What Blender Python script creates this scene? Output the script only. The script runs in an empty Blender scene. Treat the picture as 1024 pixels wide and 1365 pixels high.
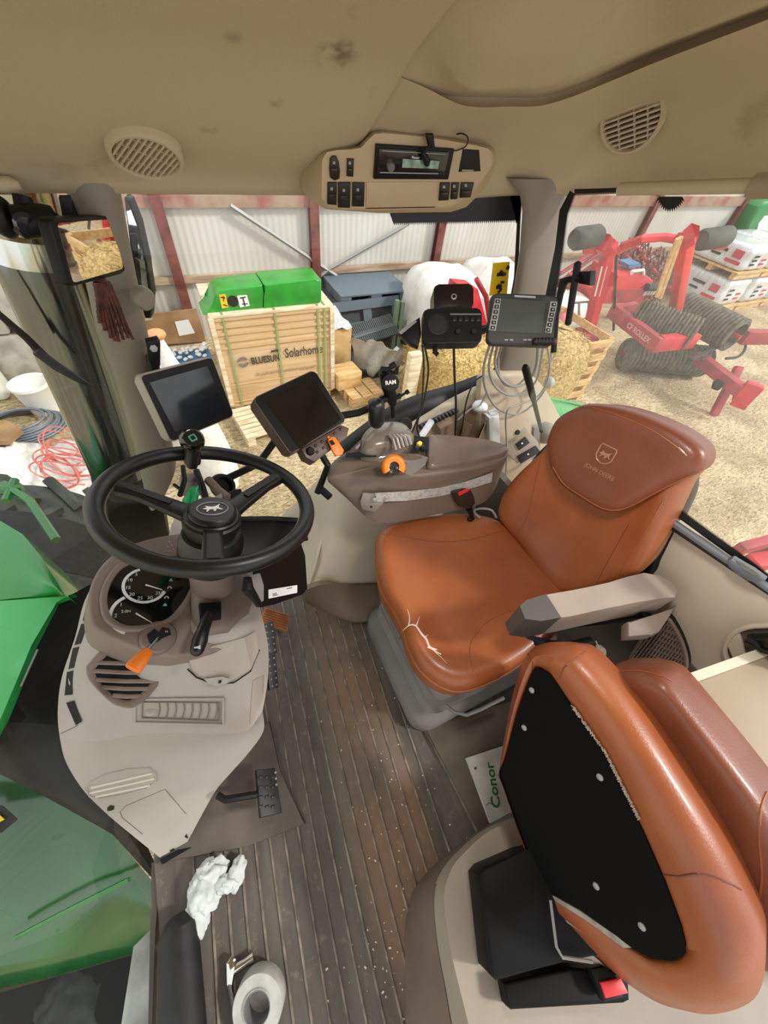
# Tractor cab interior seen from the left door, parked inside a barn.
import bpy, bmesh, math, random
import numpy as np
from mathutils import Vector, Matrix
random.seed(7)
rnd = random.Random(11)
SC = bpy.context.scene
COL = SC.collection

# ------------------------------------------------------------------ camera solve
FP = 500.0                      # focal length in pixels of a 1024x1365 frame
CC = np.array([512.0, 682.5])
_n = np.array([450.0 - CC[0], 1090.0 - CC[1], FP]); _n /= np.linalg.norm(_n)   # straight down, in camera axes
_z = np.array([0, 0, 1.0])
_F = _z - (_z @ _n) * _n; _F /= np.linalg.norm(_F)
_R = np.cross(_n, _F)
_a = math.radians(58)
AX = math.cos(_a) * _F + math.sin(_a) * _R        # world X: towards the tractor's rear
AY = math.sin(_a) * _F - math.cos(_a) * _R        # world Y: towards the tractor's right side
MW = np.array([AX, AY, -_n])
EYE = np.array([0, 0, 1.5])                       # cab floor is z = 0
GZ = -1.6                                         # barn ground

def ray(px, py):
    v = np.array([px - CC[0], py - CC[1], FP]); v = MW @ v
    return v / np.linalg.norm(v)
def Pz(px, py, z): r = ray(px, py); return EYE + r * (z - EYE[2]) / r[2]
def Py(px, py, y): r = ray(px, py); return EYE + r * y / r[1]
def Px(px, py, x): r = ray(px, py); return EYE + r * x / r[0]
def Pd(px, py, d): return EYE + ray(px, py) * d
def Pp(px, py, p, n):
    r = ray(px, py); p = np.array(p, float); n = np.array(n, float)
    return EYE + r * ((p - EYE) @ n) / (r @ n)
def proj(p):
    v = MW.T @ (np.array(p, float) - EYE); return CC + FP * v[:2] / v[2]

def nrm(v): v = np.array(v, float); return v / np.linalg.norm(v)
def rotz(a): c, s = math.cos(a), math.sin(a); return np.array([[c, -s, 0], [s, c, 0], [0, 0, 1.0]])
def frame(w, up=(0, 0, 1)):
    """columns u (right), v (up), w (towards viewer)"""
    w = nrm(w); u = nrm(np.cross(up, w)); v = np.cross(w, u)
    return np.column_stack([u, v, w])
def rodr(r):
    t = np.linalg.norm(r)
    if t < 1e-9: return np.eye(3)
    k = r / t; K = np.array([[0, -k[2], k[1]], [k[2], 0, -k[0]], [-k[1], k[0], 0]])
    return np.eye(3) + math.sin(t) * K + (1 - math.cos(t)) * K @ K
def quadpose(q, w, h, d0=1.2, R0=None):
    """pose (R, centre) of a w x h rectangle whose corners TL TR BR BL are seen at the pixels q"""
    L = np.array([[-w/2, h/2, 0], [w/2, h/2, 0], [w/2, -h/2, 0], [-w/2, -h/2, 0]])
    q = np.array(q, float); c = q.mean(0)
    if R0 is None: R0 = frame(-ray(*c))
    x = np.concatenate([[0, 0, 0], Pd(c[0], c[1], d0)])
    def res(x):
        R = rodr(x[:3]) @ R0
        return np.concatenate([proj(R @ l + x[3:]) for l in L]) - q.ravel()
    lam = 1e-3; r = res(x); 
    for it in range(120):
        J = np.zeros((8, 6))
        for k in range(6):
            dx = np.zeros(6); dx[k] = 1e-5; J[:, k] = (res(x + dx) - r) / 1e-5
        A = J.T @ J; st = np.linalg.solve(A + lam * np.diag(np.diag(A) + 1e-9), -J.T @ r)
        r2 = res(x + st)
        if r2 @ r2 < r @ r: x = x + st; r = r2; lam = max(lam / 3, 1e-9)
        else: lam *= 4
    return rodr(x[:3]) @ R0, x[3:], float(np.sqrt(r @ r / 8))

# ------------------------------------------------------------------ materials
def lin(c):
    if isinstance(c, str):
        c = c.lstrip('#'); c = [int(c[i:i+2], 16) / 255 for i in (0, 2, 4)]
    return [(x / 12.92 if x <= .04045 else ((x + .055) / 1.055) ** 2.4) for x in c]
MATS = {}
def mat(name, c, rough=.5, metal=0.0, c2=None, nscale=8.0, namt=.5, bump=0.0, bscale=200.0, spec=.5, coat=0.0, emit=0.0, stretch=None, ndetail=4, lo=.4, hi=.65, bdist=.002):
    if name in MATS: return MATS[name]
    m = bpy.data.materials.new(name); m.use_nodes = True; MATS[name] = m
    nt = m.node_tree; b = nt.nodes['Principled BSDF']
    col = lin(c) + [1]
    b.inputs['Base Color'].default_value = col; b.inputs['Roughness'].default_value = rough
    b.inputs['Metallic'].default_value = metal; b.inputs['Specular IOR Level'].default_value = spec
    if coat: b.inputs['Coat Weight'].default_value = coat; b.inputs['Coat Roughness'].default_value = .12
    if emit: b.inputs['Emission Color'].default_value = col; b.inputs['Emission Strength'].default_value = emit
    tc = nt.nodes.new('ShaderNodeTexCoord'); src = tc.outputs['Object']
    if stretch:
        mp = nt.nodes.new('ShaderNodeMapping'); mp.inputs['Scale'].default_value = stretch
        nt.links.new(src, mp.inputs['Vector']); src = mp.outputs['Vector']
    if c2 is not None:
        n = nt.nodes.new('ShaderNodeTexNoise'); n.inputs['Scale'].default_value = nscale; n.inputs['Detail'].default_value = ndetail
        nt.links.new(src, n.inputs['Vector'])
        r = nt.nodes.new('ShaderNodeMapRange'); r.inputs['From Min'].default_value = lo; r.inputs['From Max'].default_value = hi
        r.inputs['To Max'].default_value = namt * 2 if namt < .5 else 1.0
        nt.links.new(n.outputs['Fac'], r.inputs['Value'])
        mx = nt.nodes.new('ShaderNodeMix'); mx.data_type = 'RGBA'
        mx.inputs[6].default_value = col; mx.inputs[7].default_value = lin(c2) + [1]
        nt.links.new(r.outputs['Result'], mx.inputs[0]); nt.links.new(mx.outputs[2], b.inputs['Base Color'])
    if bump:
        n2 = nt.nodes.new('ShaderNodeTexNoise'); n2.inputs['Scale'].default_value = bscale; n2.inputs['Detail'].default_value = 3
        nt.links.new(src, n2.inputs['Vector'])
        bp = nt.nodes.new('ShaderNodeBump'); bp.inputs['Strength'].default_value = bump; bp.inputs['Distance'].default_value = bdist
        nt.links.new(n2.outputs['Fac'], bp.inputs['Height']); nt.links.new(bp.outputs['Normal'], b.inputs['Normal'])
    return m
def glass(name, tint=(1, 1, 1), refl=.06, haze=0.0, hazec='d8d6cc'):
    if name in MATS: return MATS[name]
    m = bpy.data.materials.new(name); m.use_nodes = True; MATS[name] = m; nt = m.node_tree
    nt.nodes.clear(); out = nt.nodes.new('ShaderNodeOutputMaterial')
    t = nt.nodes.new('ShaderNodeBsdfTransparent'); t.inputs[0].default_value = (*tint, 1)
    g = nt.nodes.new('ShaderNodeBsdfGlossy'); g.inputs['Roughness'].default_value = .01
    lw = nt.nodes.new('ShaderNodeLayerWeight'); lw.inputs[0].default_value = .25
    mr = nt.nodes.new('ShaderNodeMapRange'); mr.inputs['To Min'].default_value = refl; mr.inputs['To Max'].default_value = .55
    nt.links.new(lw.outputs['Facing'], mr.inputs['Value'])
    pw = nt.nodes.new('ShaderNodeMath'); pw.operation = 'POWER'; pw.inputs[1].default_value = 3.0
    nt.links.new(lw.outputs['Facing'], pw.inputs[0]); nt.links.new(pw.outputs[0], mr.inputs['Value'])
    mx = nt.nodes.new('ShaderNodeMixShader'); nt.links.new(mr.outputs[0], mx.inputs[0])
    nt.links.new(t.outputs[0], mx.inputs[1]); nt.links.new(g.outputs[0], mx.inputs[2]); last = mx
    if haze:
        d = nt.nodes.new('ShaderNodeBsdfTranslucent'); d.inputs[0].default_value = lin(hazec) + [1]
        m2 = nt.nodes.new('ShaderNodeMixShader'); m2.inputs[0].default_value = haze
        nt.links.new(mx.outputs[0], m2.inputs[1]); nt.links.new(d.outputs[0], m2.inputs[2]); last = m2
    nt.links.new(last.outputs[0], out.inputs[0])
    return m

# ------------------------------------------------------------------ mesh building
class MB:
    def __init__(s): s.v = []; s.f = []
    def add(s, v, f):
        k = len(s.v); s.v += [tuple(map(float, p)) for p in v]; s.f += [tuple(i + k for i in q) for q in f]; return s
    def bm(s, bm, T=None, o=(0, 0, 0)):
        bm.verts.index_update(); T = np.eye(3) if T is None else T
        vs = [T @ np.array(v.co) + np.array(o) for v in bm.verts]
        s.add(vs, [[v.index for v in f.verts] for f in bm.faces]); bm.free(); return s
    def box(s, c, d, T=None, r=0.0, seg=2):
        b = bmesh.new(); bmesh.ops.create_cube(b, size=1.0)
        for v in b.verts: v.co = Vector((v.co.x * d[0], v.co.y * d[1], v.co.z * d[2]))
        if r > 0: bmesh.ops.bevel(b, geom=b.edges[:], offset=min(r, min(d) * .49), segments=seg, profile=.5, affect='EDGES')
        return s.bm(b, T, c)
    def prism(s, poly, vec, r=0.0, seg=2):
        poly = [np.array(p, float) for p in poly]; vec = np.array(vec, float); n = len(poly)
        if r <= 0:
            v = poly + [p + vec for p in poly]
            f = [tuple(range(n))[::-1], tuple(range(n, 2 * n))] + [(i, (i + 1) % n, n + (i + 1) % n, n + i) for i in range(n)]
            return s.add(v, f)
        b = bmesh.new(); A = [b.verts.new(p) for p in poly]; B = [b.verts.new(p + vec) for p in poly]
        b.faces.new(A[::-1]); b.faces.new(B)
        for i in range(n): b.faces.new((A[i], A[(i + 1) % n], B[(i + 1) % n], B[i]))
        ed = [e for e in b.edges if (e.verts[0] in A) == (e.verts[1] in A)]
        bmesh.ops.bevel(b, geom=ed, offset=r, segments=seg, profile=.5, affect='EDGES', clamp_overlap=True)
        return s.bm(b)
    def tube(s, pts, r, n=8, cap=True, flat=1.0, closed=False):
        pts = [np.array(p, float) for p in pts]; m = len(pts)
        rs = r if hasattr(r, '__len__') else [r] * m
        rings = []; up = None
        for i, p in enumerate(pts):
            if closed: t = pts[(i + 1) % m] - pts[i - 1]
            else: t = pts[min(i + 1, m - 1)] - pts[max(i - 1, 0)]
            t = t / (np.linalg.norm(t) + 1e-12)
            if up is None:
                a = np.array([0, 0, 1.0]) if abs(t[2]) < .9 else np.array([1.0, 0, 0])
                up = nrm(np.cross(np.cross(t, a), t))
            up = nrm(up - (up @ t) * t); sd = np.cross(t, up)
            rings.append([p + rs[i] * (math.cos(2 * math.pi * k / n) * sd + flat * math.sin(2 * math.pi * k / n) * up) for k in range(n)])
        return s.loft(rings, cap=cap and not closed, wrap=closed)
    def loft(s, rings, cap=True, wrap=False, open_ring=False):
        n = len(rings[0]); m = len(rings); v = [p for r in rings for p in r]; f = []
        for i in range(m if wrap else m - 1):
            a = i * n; b = ((i + 1) % m) * n
            for k in range(n - 1 if open_ring else n): f.append((a + k, a + (k + 1) % n, b + (k + 1) % n, b + k))
        if cap: f += [tuple(range(n))[::-1], tuple(range((m - 1) * n, m * n))]
        return s.add(v, f)
    def grid(s, rows, thick=None):
        n = len(rows[0]); m = len(rows); v = [p for r in rows for p in r]
        f = [(i * n + k, i * n + k + 1, (i + 1) * n + k + 1, (i + 1) * n + k) for i in range(m - 1) for k in range(n - 1)]
        if thick is not None:
            t = np.array(thick, float); o = n * m; v = v + [np.array(p) + t for p in v]
            f2 = [tuple(i + o for i in q[::-1]) for q in f]
            bd = [k for k in range(n)] + [i * n + n - 1 for i in range(1, m)] + [(m - 1) * n + k for k in range(n - 2, -1, -1)] + [i * n for i in range(m - 2, 0, -1)]
            f = f + f2 + [(bd[i], bd[i - 1], bd[i - 1] + o, bd[i] + o) for i in range(len(bd))]
        return s.add(v, f)
    def lathe(s, prof, o, T=None, n=24, a0=0.0, a1=2 * math.pi):
        """prof: (radius, height) along the third column of T"""
        T = np.eye(3) if T is None else T; o = np.array(o, float); full = abs(a1 - a0 - 2 * math.pi) < 1e-6
        k = n if full else n + 1
        rings = [[o + T @ np.array([r * math.cos(a0 + (a1 - a0) * i / n), r * math.sin(a0 + (a1 - a0) * i / n), h]) for i in range(k)] for r, h in prof]
        return s.loft(rings, cap=full and prof[0][0] > 1e-6, open_ring=not full)
    def ball(s, c, r, T=None, n=16, m=10, e=1.0):
        T = np.eye(3) if T is None else T; r = r if hasattr(r, '__len__') else (r, r, r); c = np.array(c, float)
        def sp(x): return math.copysign(abs(x) ** e, x)
        rings = []
        for j in range(m + 1):
            th = -math.pi / 2 + math.pi * j / m; th = max(min(th, 1.5699), -1.5699)
            rings.append([c + T @ np.array([r[0] * sp(math.cos(th)) * sp(math.cos(2 * math.pi * k / n)), r[1] * sp(math.cos(th)) * sp(math.sin(2 * math.pi * k / n)), r[2] * sp(math.sin(th))]) for k in range(n)])
        return s.loft(rings)
    def text(s, t, size, o, T, depth=.0006, sx=1.0, align='CENTER', bold=0.0):
        cu = bpy.data.curves.new('t', 'FONT'); cu.body = t; cu.size = size; cu.extrude = depth; cu.align_x = align; cu.align_y = 'CENTER'; cu.offset = bold; cu.resolution_u = 3
        ob = bpy.data.objects.new('t', cu); COL.objects.link(ob)
        dg = bpy.context.evaluated_depsgraph_get(); me = bpy.data.meshes.new_from_object(ob.evaluated_get(dg))
        vs = [T @ np.array([v.co.x * sx, v.co.y, v.co.z]) + np.array(o) for v in me.vertices]
        s.add(vs, [tuple(p.vertices) for p in me.polygons])
        bpy.data.objects.remove(ob); bpy.data.curves.remove(cu); bpy.data.meshes.remove(me); return s
    def build(s, name, m, parent=None, smooth=38, recalc=True, bevel=0.0, sub=0):
        me = bpy.data.meshes.new(name)
        V = np.array(s.v)
        if parent is not None: o = np.array(WO[parent.name])
        else:
            lo, hi = V.min(0), V.max(0); o = np.array([(lo[0] + hi[0]) / 2, (lo[1] + hi[1]) / 2, lo[2]])
        me.from_pydata([tuple(p - o) for p in V], [], s.f)
        b = bmesh.new(); b.from_mesh(me)
        if recalc: bmesh.ops.recalc_face_normals(b, faces=b.faces[:])
        b.to_mesh(me); b.free()
        me.polygons.foreach_set('use_smooth', [smooth > 0] * len(me.polygons))
        if smooth > 0: me.set_sharp_from_angle(angle=math.radians(smooth))
        me.materials.append(m); ob = bpy.data.objects.new(name, me); COL.objects.link(ob)
        if parent is not None: ob.parent = parent
        else: ob.location = o
        WO[ob.name] = tuple(o)
        if bevel: 
            md = ob.modifiers.new('b', 'BEVEL'); md.width = bevel; md.segments = 2; md.limit_method = 'ANGLE'
        if sub:
            md = ob.modifiers.new('s', 'SUBSURF'); md.levels = sub; md.render_levels = sub
        return ob
WO = {}
def tag(o, label, cat, group=None):
    o['label'] = label; o['category'] = cat
    if group: o['group'] = group
    return o
def thing(name, loc, label, cat, group=None):
    o = bpy.data.objects.new(name, None); o.empty_display_size = .05; COL.objects.link(o); o.location = tuple(map(float, loc)); WO[o.name] = tuple(map(float, loc))
    return tag(o, label, cat, group)
def struct(o): o['kind'] = 'structure'; return o
def stuff(o): o['kind'] = 'stuff'; return o
def lerp(a, b, t): return np.array(a, float) * (1 - t) + np.array(b, float) * t
def spline(P, n=8, closed=False):
    P = [np.array(p, float) for p in P]; out = []; m = len(P)
    for i in range(m if closed else m - 1):
        g = (lambda k: P[k % m]) if closed else (lambda k: P[max(0, min(m - 1, k))])
        p0, p1, p2, p3 = g(i - 1), g(i), g(i + 1), g(i + 2)
        for k in range(n):
            t = k / n; out.append(.5 * ((2 * p1) + (-p0 + p2) * t + (2 * p0 - 5 * p1 + 4 * p2 - p3) * t * t + (-p0 + 3 * p1 - 3 * p2 + p3) * t ** 3))
    if not closed: out.append(P[-1])
    return out
def interp(x, xs, ys):
    if x <= xs[0]: return ys[0]
    for i in range(len(xs) - 1):
        if x <= xs[i + 1]: t = (x - xs[i]) / (xs[i + 1] - xs[i]); return ys[i] * (1 - t) + ys[i + 1] * t
    return ys[-1]
def rrect(w, h, r, n=5):
    out = []
    for cx, cy, a in ((w/2-r, h/2-r, 0), (-w/2+r, h/2-r, 90), (-w/2+r, -h/2+r, 180), (w/2-r, -h/2+r, 270)):
        for k in range(n + 1):
            t = math.radians(a + 90 * k / n); out.append((cx + r * math.cos(t), cy + r * math.sin(t)))
    return out
def slab(mb, o, T, w, h, d, r=.004, z0=0.0, bev=0.0, cx=0.0, cy=0.0, n=5):
    """rounded rectangle plate in local frame, back at z0, front at z0+d"""
    poly = [np.array(o) + T @ np.array([x + cx, y + cy, z0]) for x, y in rrect(w, h, r, n)]
    return mb.prism(poly, T[:, 2] * d, r=bev)

cam = bpy.data.cameras.new('camera'); co = bpy.data.objects.new('camera', cam); COL.objects.link(co)
cam.sensor_fit = 'VERTICAL'; cam.sensor_height = 36.0; cam.lens = FP / 1365 * 36.0; cam.clip_start = .02
co.matrix_world = Matrix([[*(MW @ np.array([1, 0, 0]))[[0]], (MW @ np.array([0, -1, 0]))[0], (MW @ np.array([0, 0, -1]))[0], EYE[0]],
                          [(MW @ np.array([1, 0, 0]))[1], (MW @ np.array([0, -1, 0]))[1], (MW @ np.array([0, 0, -1]))[1], EYE[1]],
                          [(MW @ np.array([1, 0, 0]))[2], (MW @ np.array([0, -1, 0]))[2], (MW @ np.array([0, 0, -1]))[2], EYE[2]], [0, 0, 0, 1]])
SC.camera = co
SC.view_settings.view_transform = 'Standard'; SC.view_settings.look = 'None'; SC.view_settings.gamma = 1.0
SC.view_settings.use_curve_mapping = False; SC.view_settings.exposure = 0.0
# ================================================================== MATERIALS
M_wall = mat('corrugated_sheet', 'd3d1c9', .6, c2='c8c5bb', nscale=1.2, stretch=(1, 1, .25))
M_rust = mat('red_oxide_steel', '84463c', .7, c2='5d2a26', nscale=6)
M_rail = mat('timber_rail', 'bda58c', .8, c2='94755e', nscale=5, stretch=(.4, 3, 3))
M_galv = mat('galvanised', '9a9a98', .5, .3)
M_cb = mat('cardboard_wood', 'd9bb93', .75, c2='c7a57c', nscale=3, stretch=(.5, 4, 9))
M_pine = mat('pine', 'e0bf8a', .75, c2='c79c62', nscale=4, stretch=(1.2, 6, 6))
M_pale = mat('pale_pine', 'e9dcc0', .8, c2='cdb792', nscale=5, stretch=(1, 6, 6))
M_ply = mat('plywood', 'd8b884', .75, c2='c29c66', nscale=6)
M_brownboard = mat('brown_board', 'a8855e', .8, c2='8d6b4a', nscale=4)
M_paper = mat('paper', 'ececea', .7)
M_print = mat('print_ink', '4d463f', .8)
M_strap = mat('green_strap', '8fa46a', .5)
M_green = mat('machine_green', '1f9a2c', .3, c2='1a8526', nscale=5, coat=.3)
M_greend = mat('deep_green', '11702a', .28, coat=.4)
M_greenp = mat('bright_green_paint', '2aa64a', .3, c2='2f9f4e', nscale=3, coat=.3)
M_yel = mat('yellow_decal', 'f0c419', .5)
M_black = mat('black_plastic', '0c0c0c', .5, bump=.1, bscale=300, spec=.3)
M_blackr = mat('black_rubber', '17171a', .6, c2='232326', nscale=20)
M_ink = mat('black_ink', '0c0c0c', .7)
M_white = mat('white_plastic', 'ecebe6', .5)
M_bag = mat('white_woven_bag', 'f0efeb', .6, c2='dddad2', nscale=4, bump=.5, bscale=9, bdist=.04)
M_film = mat('pallet_film', 'e4e7ea', .25, c2='c5c9ce', nscale=5, stretch=(6, 6, .5), coat=.4)
M_red = mat('machine_red', 'd8293a', .45, c2='b92434', nscale=5)
M_redd = mat('faded_red', 'b23a45', .6, c2='92303a', nscale=7)
M_iron = mat('cast_iron', '77705f', .75, c2='50493f', nscale=14, metal=.2)
M_tarp = mat('grey_tarp', 'd3d6d7', .35, c2='b4b8ba', nscale=4, bump=.6, bscale=9, bdist=.04)
M_plpal = mat('grey_plastic', '5d6a72', .6, c2='4a545b', nscale=5)
M_plpald = mat('dark_grey_plastic', '33383c', .6)
M_blue = mat('blue_plastic', '4c7fa8', .5)
M_pinkw = mat('pink_twine', 'd97a72', .7)
M_conc = mat('concrete', 'b5afa4', .85, c2='8f897e', nscale=5)
M_chrome = mat('stainless', 'd6d6d2', .12, 1.0)
M_tyre = mat('tyre_rubber', '3f423e', .75, c2='555750', nscale=9)

def straw_mat():
    m = bpy.data.materials.new('straw_litter'); m.use_nodes = True; nt = m.node_tree; b = nt.nodes['Principled BSDF']; b.inputs['Roughness'].default_value = .9
    tc = nt.nodes.new('ShaderNodeTexCoord')
    n1 = nt.nodes.new('ShaderNodeTexNoise'); n1.inputs['Scale'].default_value = 1.1; n1.inputs['Detail'].default_value = 5
    mp = nt.nodes.new('ShaderNodeMapping'); mp.inputs['Scale'].default_value = (9, 26, 9); mp.inputs['Rotation'].default_value = (0, 0, .5)
    n2 = nt.nodes.new('ShaderNodeTexNoise'); n2.inputs['Scale'].default_value = 1.6; n2.inputs['Detail'].default_value = 6; n2.inputs['Distortion'].default_value = 1.6
    nt.links.new(tc.outputs['Object'], n1.inputs[0]); nt.links.new(tc.outputs['Object'], mp.inputs[0]); nt.links.new(mp.outputs[0], n2.inputs[0])
    r1 = nt.nodes.new('ShaderNodeValToRGB'); e = r1.color_ramp.elements
    e[0].position = .33; e[0].color = lin('8f7a5c') + [1]; e[1].position = .66; e[1].color = lin('eadcbc') + [1]
    k = e.new(.5); k.color = lin('d2bc92') + [1]
    nt.links.new(n2.outputs['Fac'], r1.inputs[0])
    r2 = nt.nodes.new('ShaderNodeValToRGB'); e = r2.color_ramp.elements
    e[0].position = .38; e[0].color = lin('a5957f') + [1]; e[1].position = .6; e[1].color = lin('ffffff') + [1]
    nt.links.new(n1.outputs['Fac'], r2.inputs[0])
    mx = nt.nodes.new('ShaderNodeMix'); mx.data_type = 'RGBA'; mx.blend_type = 'MULTIPLY'; mx.inputs[0].default_value = .55
    nt.links.new(r1.outputs[0], mx.inputs[6]); nt.links.new(r2.outputs[0], mx.inputs[7]); nt.links.new(mx.outputs[2], b.inputs['Base Color'])
    bp = nt.nodes.new('ShaderNodeBump'); bp.inputs['Strength'].default_value = .8; bp.inputs['Distance'].default_value = .03
    nt.links.new(n2.outputs['Fac'], bp.inputs['Height']); nt.links.new(bp.outputs[0], b.inputs['Normal'])
    return m
M_ground = straw_mat()
M_straw = mat('straw', 'd9bd7c', .85, c2='a98a4c', nscale=30, stretch=(1, 1, 1), bump=.9, bscale=40, bdist=.03)

# ================================================================== BARN SHELL
WY = 6.35
mb = MB(); cols = []
xs = np.arange(-6, 21, .0225)
mb.grid([[(x, WY + .05 + .0045 * math.sin(x * 2 * math.pi / .09), z) for x in xs] for z in (GZ, 1.6)])
struct(mb.build('barn_wall', M_wall, smooth=60))
mb = MB(); mb.grid([[(x, y, GZ) for x in (-14, 0, 24)] for y in (-8, 0, 9)]); struct(mb.build('barn_ground', M_ground))
for (x, y0) in ((208, 269), (419, 272), (590.6, 299), (875.9, 274.7), (999, 265)):
    p = Py(x, y0, WY - .06); mb = MB()
    mb.box((p[0], WY - .06, -.15), (.13, .016, 2.9)); mb.box((p[0], WY - .01, -.15), (.016, .1, 2.9)); mb.box((p[0], WY + .03, -.15), (.13, .014, 2.9))
    struct(mb.build('barn_column', M_rust))
for z, h in ((-.76, .085), (.12, .16)):
    mb = MB(); mb.box((7, WY + .005, z), (26, .05, h)); struct(mb.build('barn_rail', M_rail if z < 0 else mat('top_rail', 'a8907c', .8, c2='9a5f55', nscale=4)))
for a, b in (((307, 274), (497, 400)), ((545, 298), (440, 358)), ((440, 358), (415, 378))):
    p, q = Py(*a, WY - .03), Py(*b, WY - .03); mb = MB(); mb.tube([p, q], .028, 4); struct(mb.build('barn_brace', M_galv))

# ================================================================== THINGS IN THE BARN
# --- strapped crate
cy = 4.3
TL, TR, BL, BR = [Py(*p, cy) for p in ((276, 424), (437, 411), (316, 541), (448, 514))]
x0, x1 = (TL[0] + BL[0]) / 2 - .01, (TR[0] + BR[0]) / 2; zt, zb = (TL[2] + TR[2]) / 2, -1.46
cw = x1 - x0
t = thing('strapped_crate', ((x0 + x1) / 2, cy + .4, GZ), 'tall cardboard crate wrapped in film and green straps, printed with a solar logo', 'crate')
mb = MB(); mb.box(((x0 + x1) / 2, cy + .41, (zt + zb) / 2), (cw, .8, zt - zb), r=.012); body = mb.build('carton', M_cb, t)
mb = MB()
for k in (0, 3, 9, 10, 11, 12, 13):
    z = zb + .04 + (zt - zb - .06) * k / 13
    mb.box(((x0 + x1) / 2, cy + .004, z), (cw + .006, .016, .012 if k < 9 else .03))
mb.build('batten', mat('batten_wood', 'cfae82', .8), body)
mb = MB(); mb.box(((x0 + x1) / 2, cy + .41, zt + .015), (cw + .03, .84, .035), r=.008)
for xx in (x0, x1): mb.box((xx, cy, (zt + zb) / 2), (.05, .04, zt - zb))
mb.build('corner_board', M_pale, t)
for fx in (.09, .5, .87, .93):
    mb = MB(); xx = x0 + cw * fx; mb.box((xx, cy - .008, (zt + zb) / 2), (.022, .006, zt - zb)); mb.box((xx, cy + .41, zt + .036), (.022, .84, .004)); mb.build('strap', M_strap, t)
TF = np.column_stack([(1, 0, 0), (0, 0, 1), (0, -1, 0)])
mb = MB(); pc = Py(345, 479, cy); pz = pc[2]
mb.text('BLUESUN', .115, (x0 + cw * .37, cy - .006, pz - .012), TF, sx=.7, bold=.004)
mb.build('printed_brand', M_print, body)
mb = MB(); mb.text('Solarhome', .16, (x0 + cw * .725, cy - .006, pz + .025), TF, sx=.68, bold=.002); mb.build('printed_word', M_print, body)
mb = MB(); c = np.array((x0 + cw * .175, cy - .006, pz - .005))
for s in (1, -1):
    pts = [c + np.array((.062 * math.cos(a), 0, .062 * math.sin(a))) for a in np.linspace(.3, math.pi * .95, 10)] + [c + np.array((.03 * math.cos(a), 0, .012 + .02 * math.sin(a))) for a in np.linspace(math.pi, .3, 8)]
    pts = [c + s * (p - c) for p in pts]; mb.prism(pts, (0, -.002, 0))
mb.build('printed_emblem', mat('print_grey', '7d7468', .8), body)
M_faint = mat('print_faint', 'a98d6c', .8); rr = random.Random(12); xx = x0 + cw * .27
while xx < x0 + cw * .8:      # worn, unreadable small print
    wd = rr.uniform(.02, .06); mb = MB(); mb.box((xx + wd / 2, cy - .004, pz - .19 + rr.uniform(-.003, .003)), (wd, .004, .022)); mb.build('worn_print', M_faint, body); xx += wd + rr.uniform(.012, .03)
mb = MB(); mb.box((x0 + cw * .47, cy - .004, pz + .078), (.11, .004, .024)); mb.build('worn_print', M_print, body)
mb = MB()
for xx in (x0 + .08, (x0 + x1) / 2, x1 - .08): mb.box((xx, cy + .41, GZ + .06), (.1, .8, .1))
mb.box(((x0 + x1) / 2, cy + .41, -1.475), (cw, .82, .03)); mb.build('pallet_base', M_pine, t)

# --- green panels lying on the crate
def panel(name, pts, y, dy, label, **k):
    q = [Py(*p, y) for p in pts]; mb = MB(); mb.prism(q, (0, dy, 0), r=.02, seg=3)
    return mb.build(name, M_green, None)
yy = cy + .06
zlo = zt + .034
o = panel('machine_panel', [(271, 421), (283, 411), (287, 393), (293, 387), (350, 379.5), (354, 396), (352, 412), (352, 415)], yy, .34, '')
tag(o, 'green machine side panel with round black plug and two stickers, lying on the crate', 'panel')
for nm, pts, m in (('yellow_sticker', [(292, 393), (300.5, 392), (304.5, 409.5), (296, 411)], M_yel), ('white_sticker', [(316, 394), (329, 393), (333, 407.5), (320, 409.5)], M_paper)):
    mb = MB(); mb.prism([Py(*p, yy - .002) for p in pts], (0, -.003, 0)); s = mb.build(nm, m, o)
    mb = MB(); cc = np.mean([Py(*p, yy - .007) for p in pts], 0)
    if nm == 'yellow_sticker':
        mb.tube([cc + (-.02, 0, .04), cc + (.02, 0, .03)], .006, 5); mb.tube([cc + (-.01, 0, -.03), cc + (.025, 0, -.05)], .006, 5); mb.tube([cc + (.01, 0, .05), cc + (.0, 0, 0)], .005, 5)
    else:
        mb.tube([cc + (-.03, 0, .03), cc + (.03, 0, .035)], .006, 5); mb.tube([cc + (0, 0, .03), cc + (.008, 0, -.05)], .007, 5); mb.tube([cc + (-.02, 0, -.03), cc + (.04, 0, -.03)], .005, 5)
    mb.build('pictogram', M_ink, s)
mb = MB(); mb.lathe([(.001, .01), (.03, .012), (.052, .01), (.056, 0)], Py(310.5, 401.5, yy), np.column_stack([(1, 0, 0), (0, 0, 1), (0, -1, 0)]), 20); mb.build('plug', M_black, o)
o = panel('machine_panel', [(352, 412), (354.5, 396), (351.5, 379), (421, 373), (429, 373.5), (429, 400), (425, 407), (352, 415)], yy - .01, .36, '')
tag(o, 'plain green machine panel butted against the stickered one, right end of the crate', 'panel')

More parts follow.
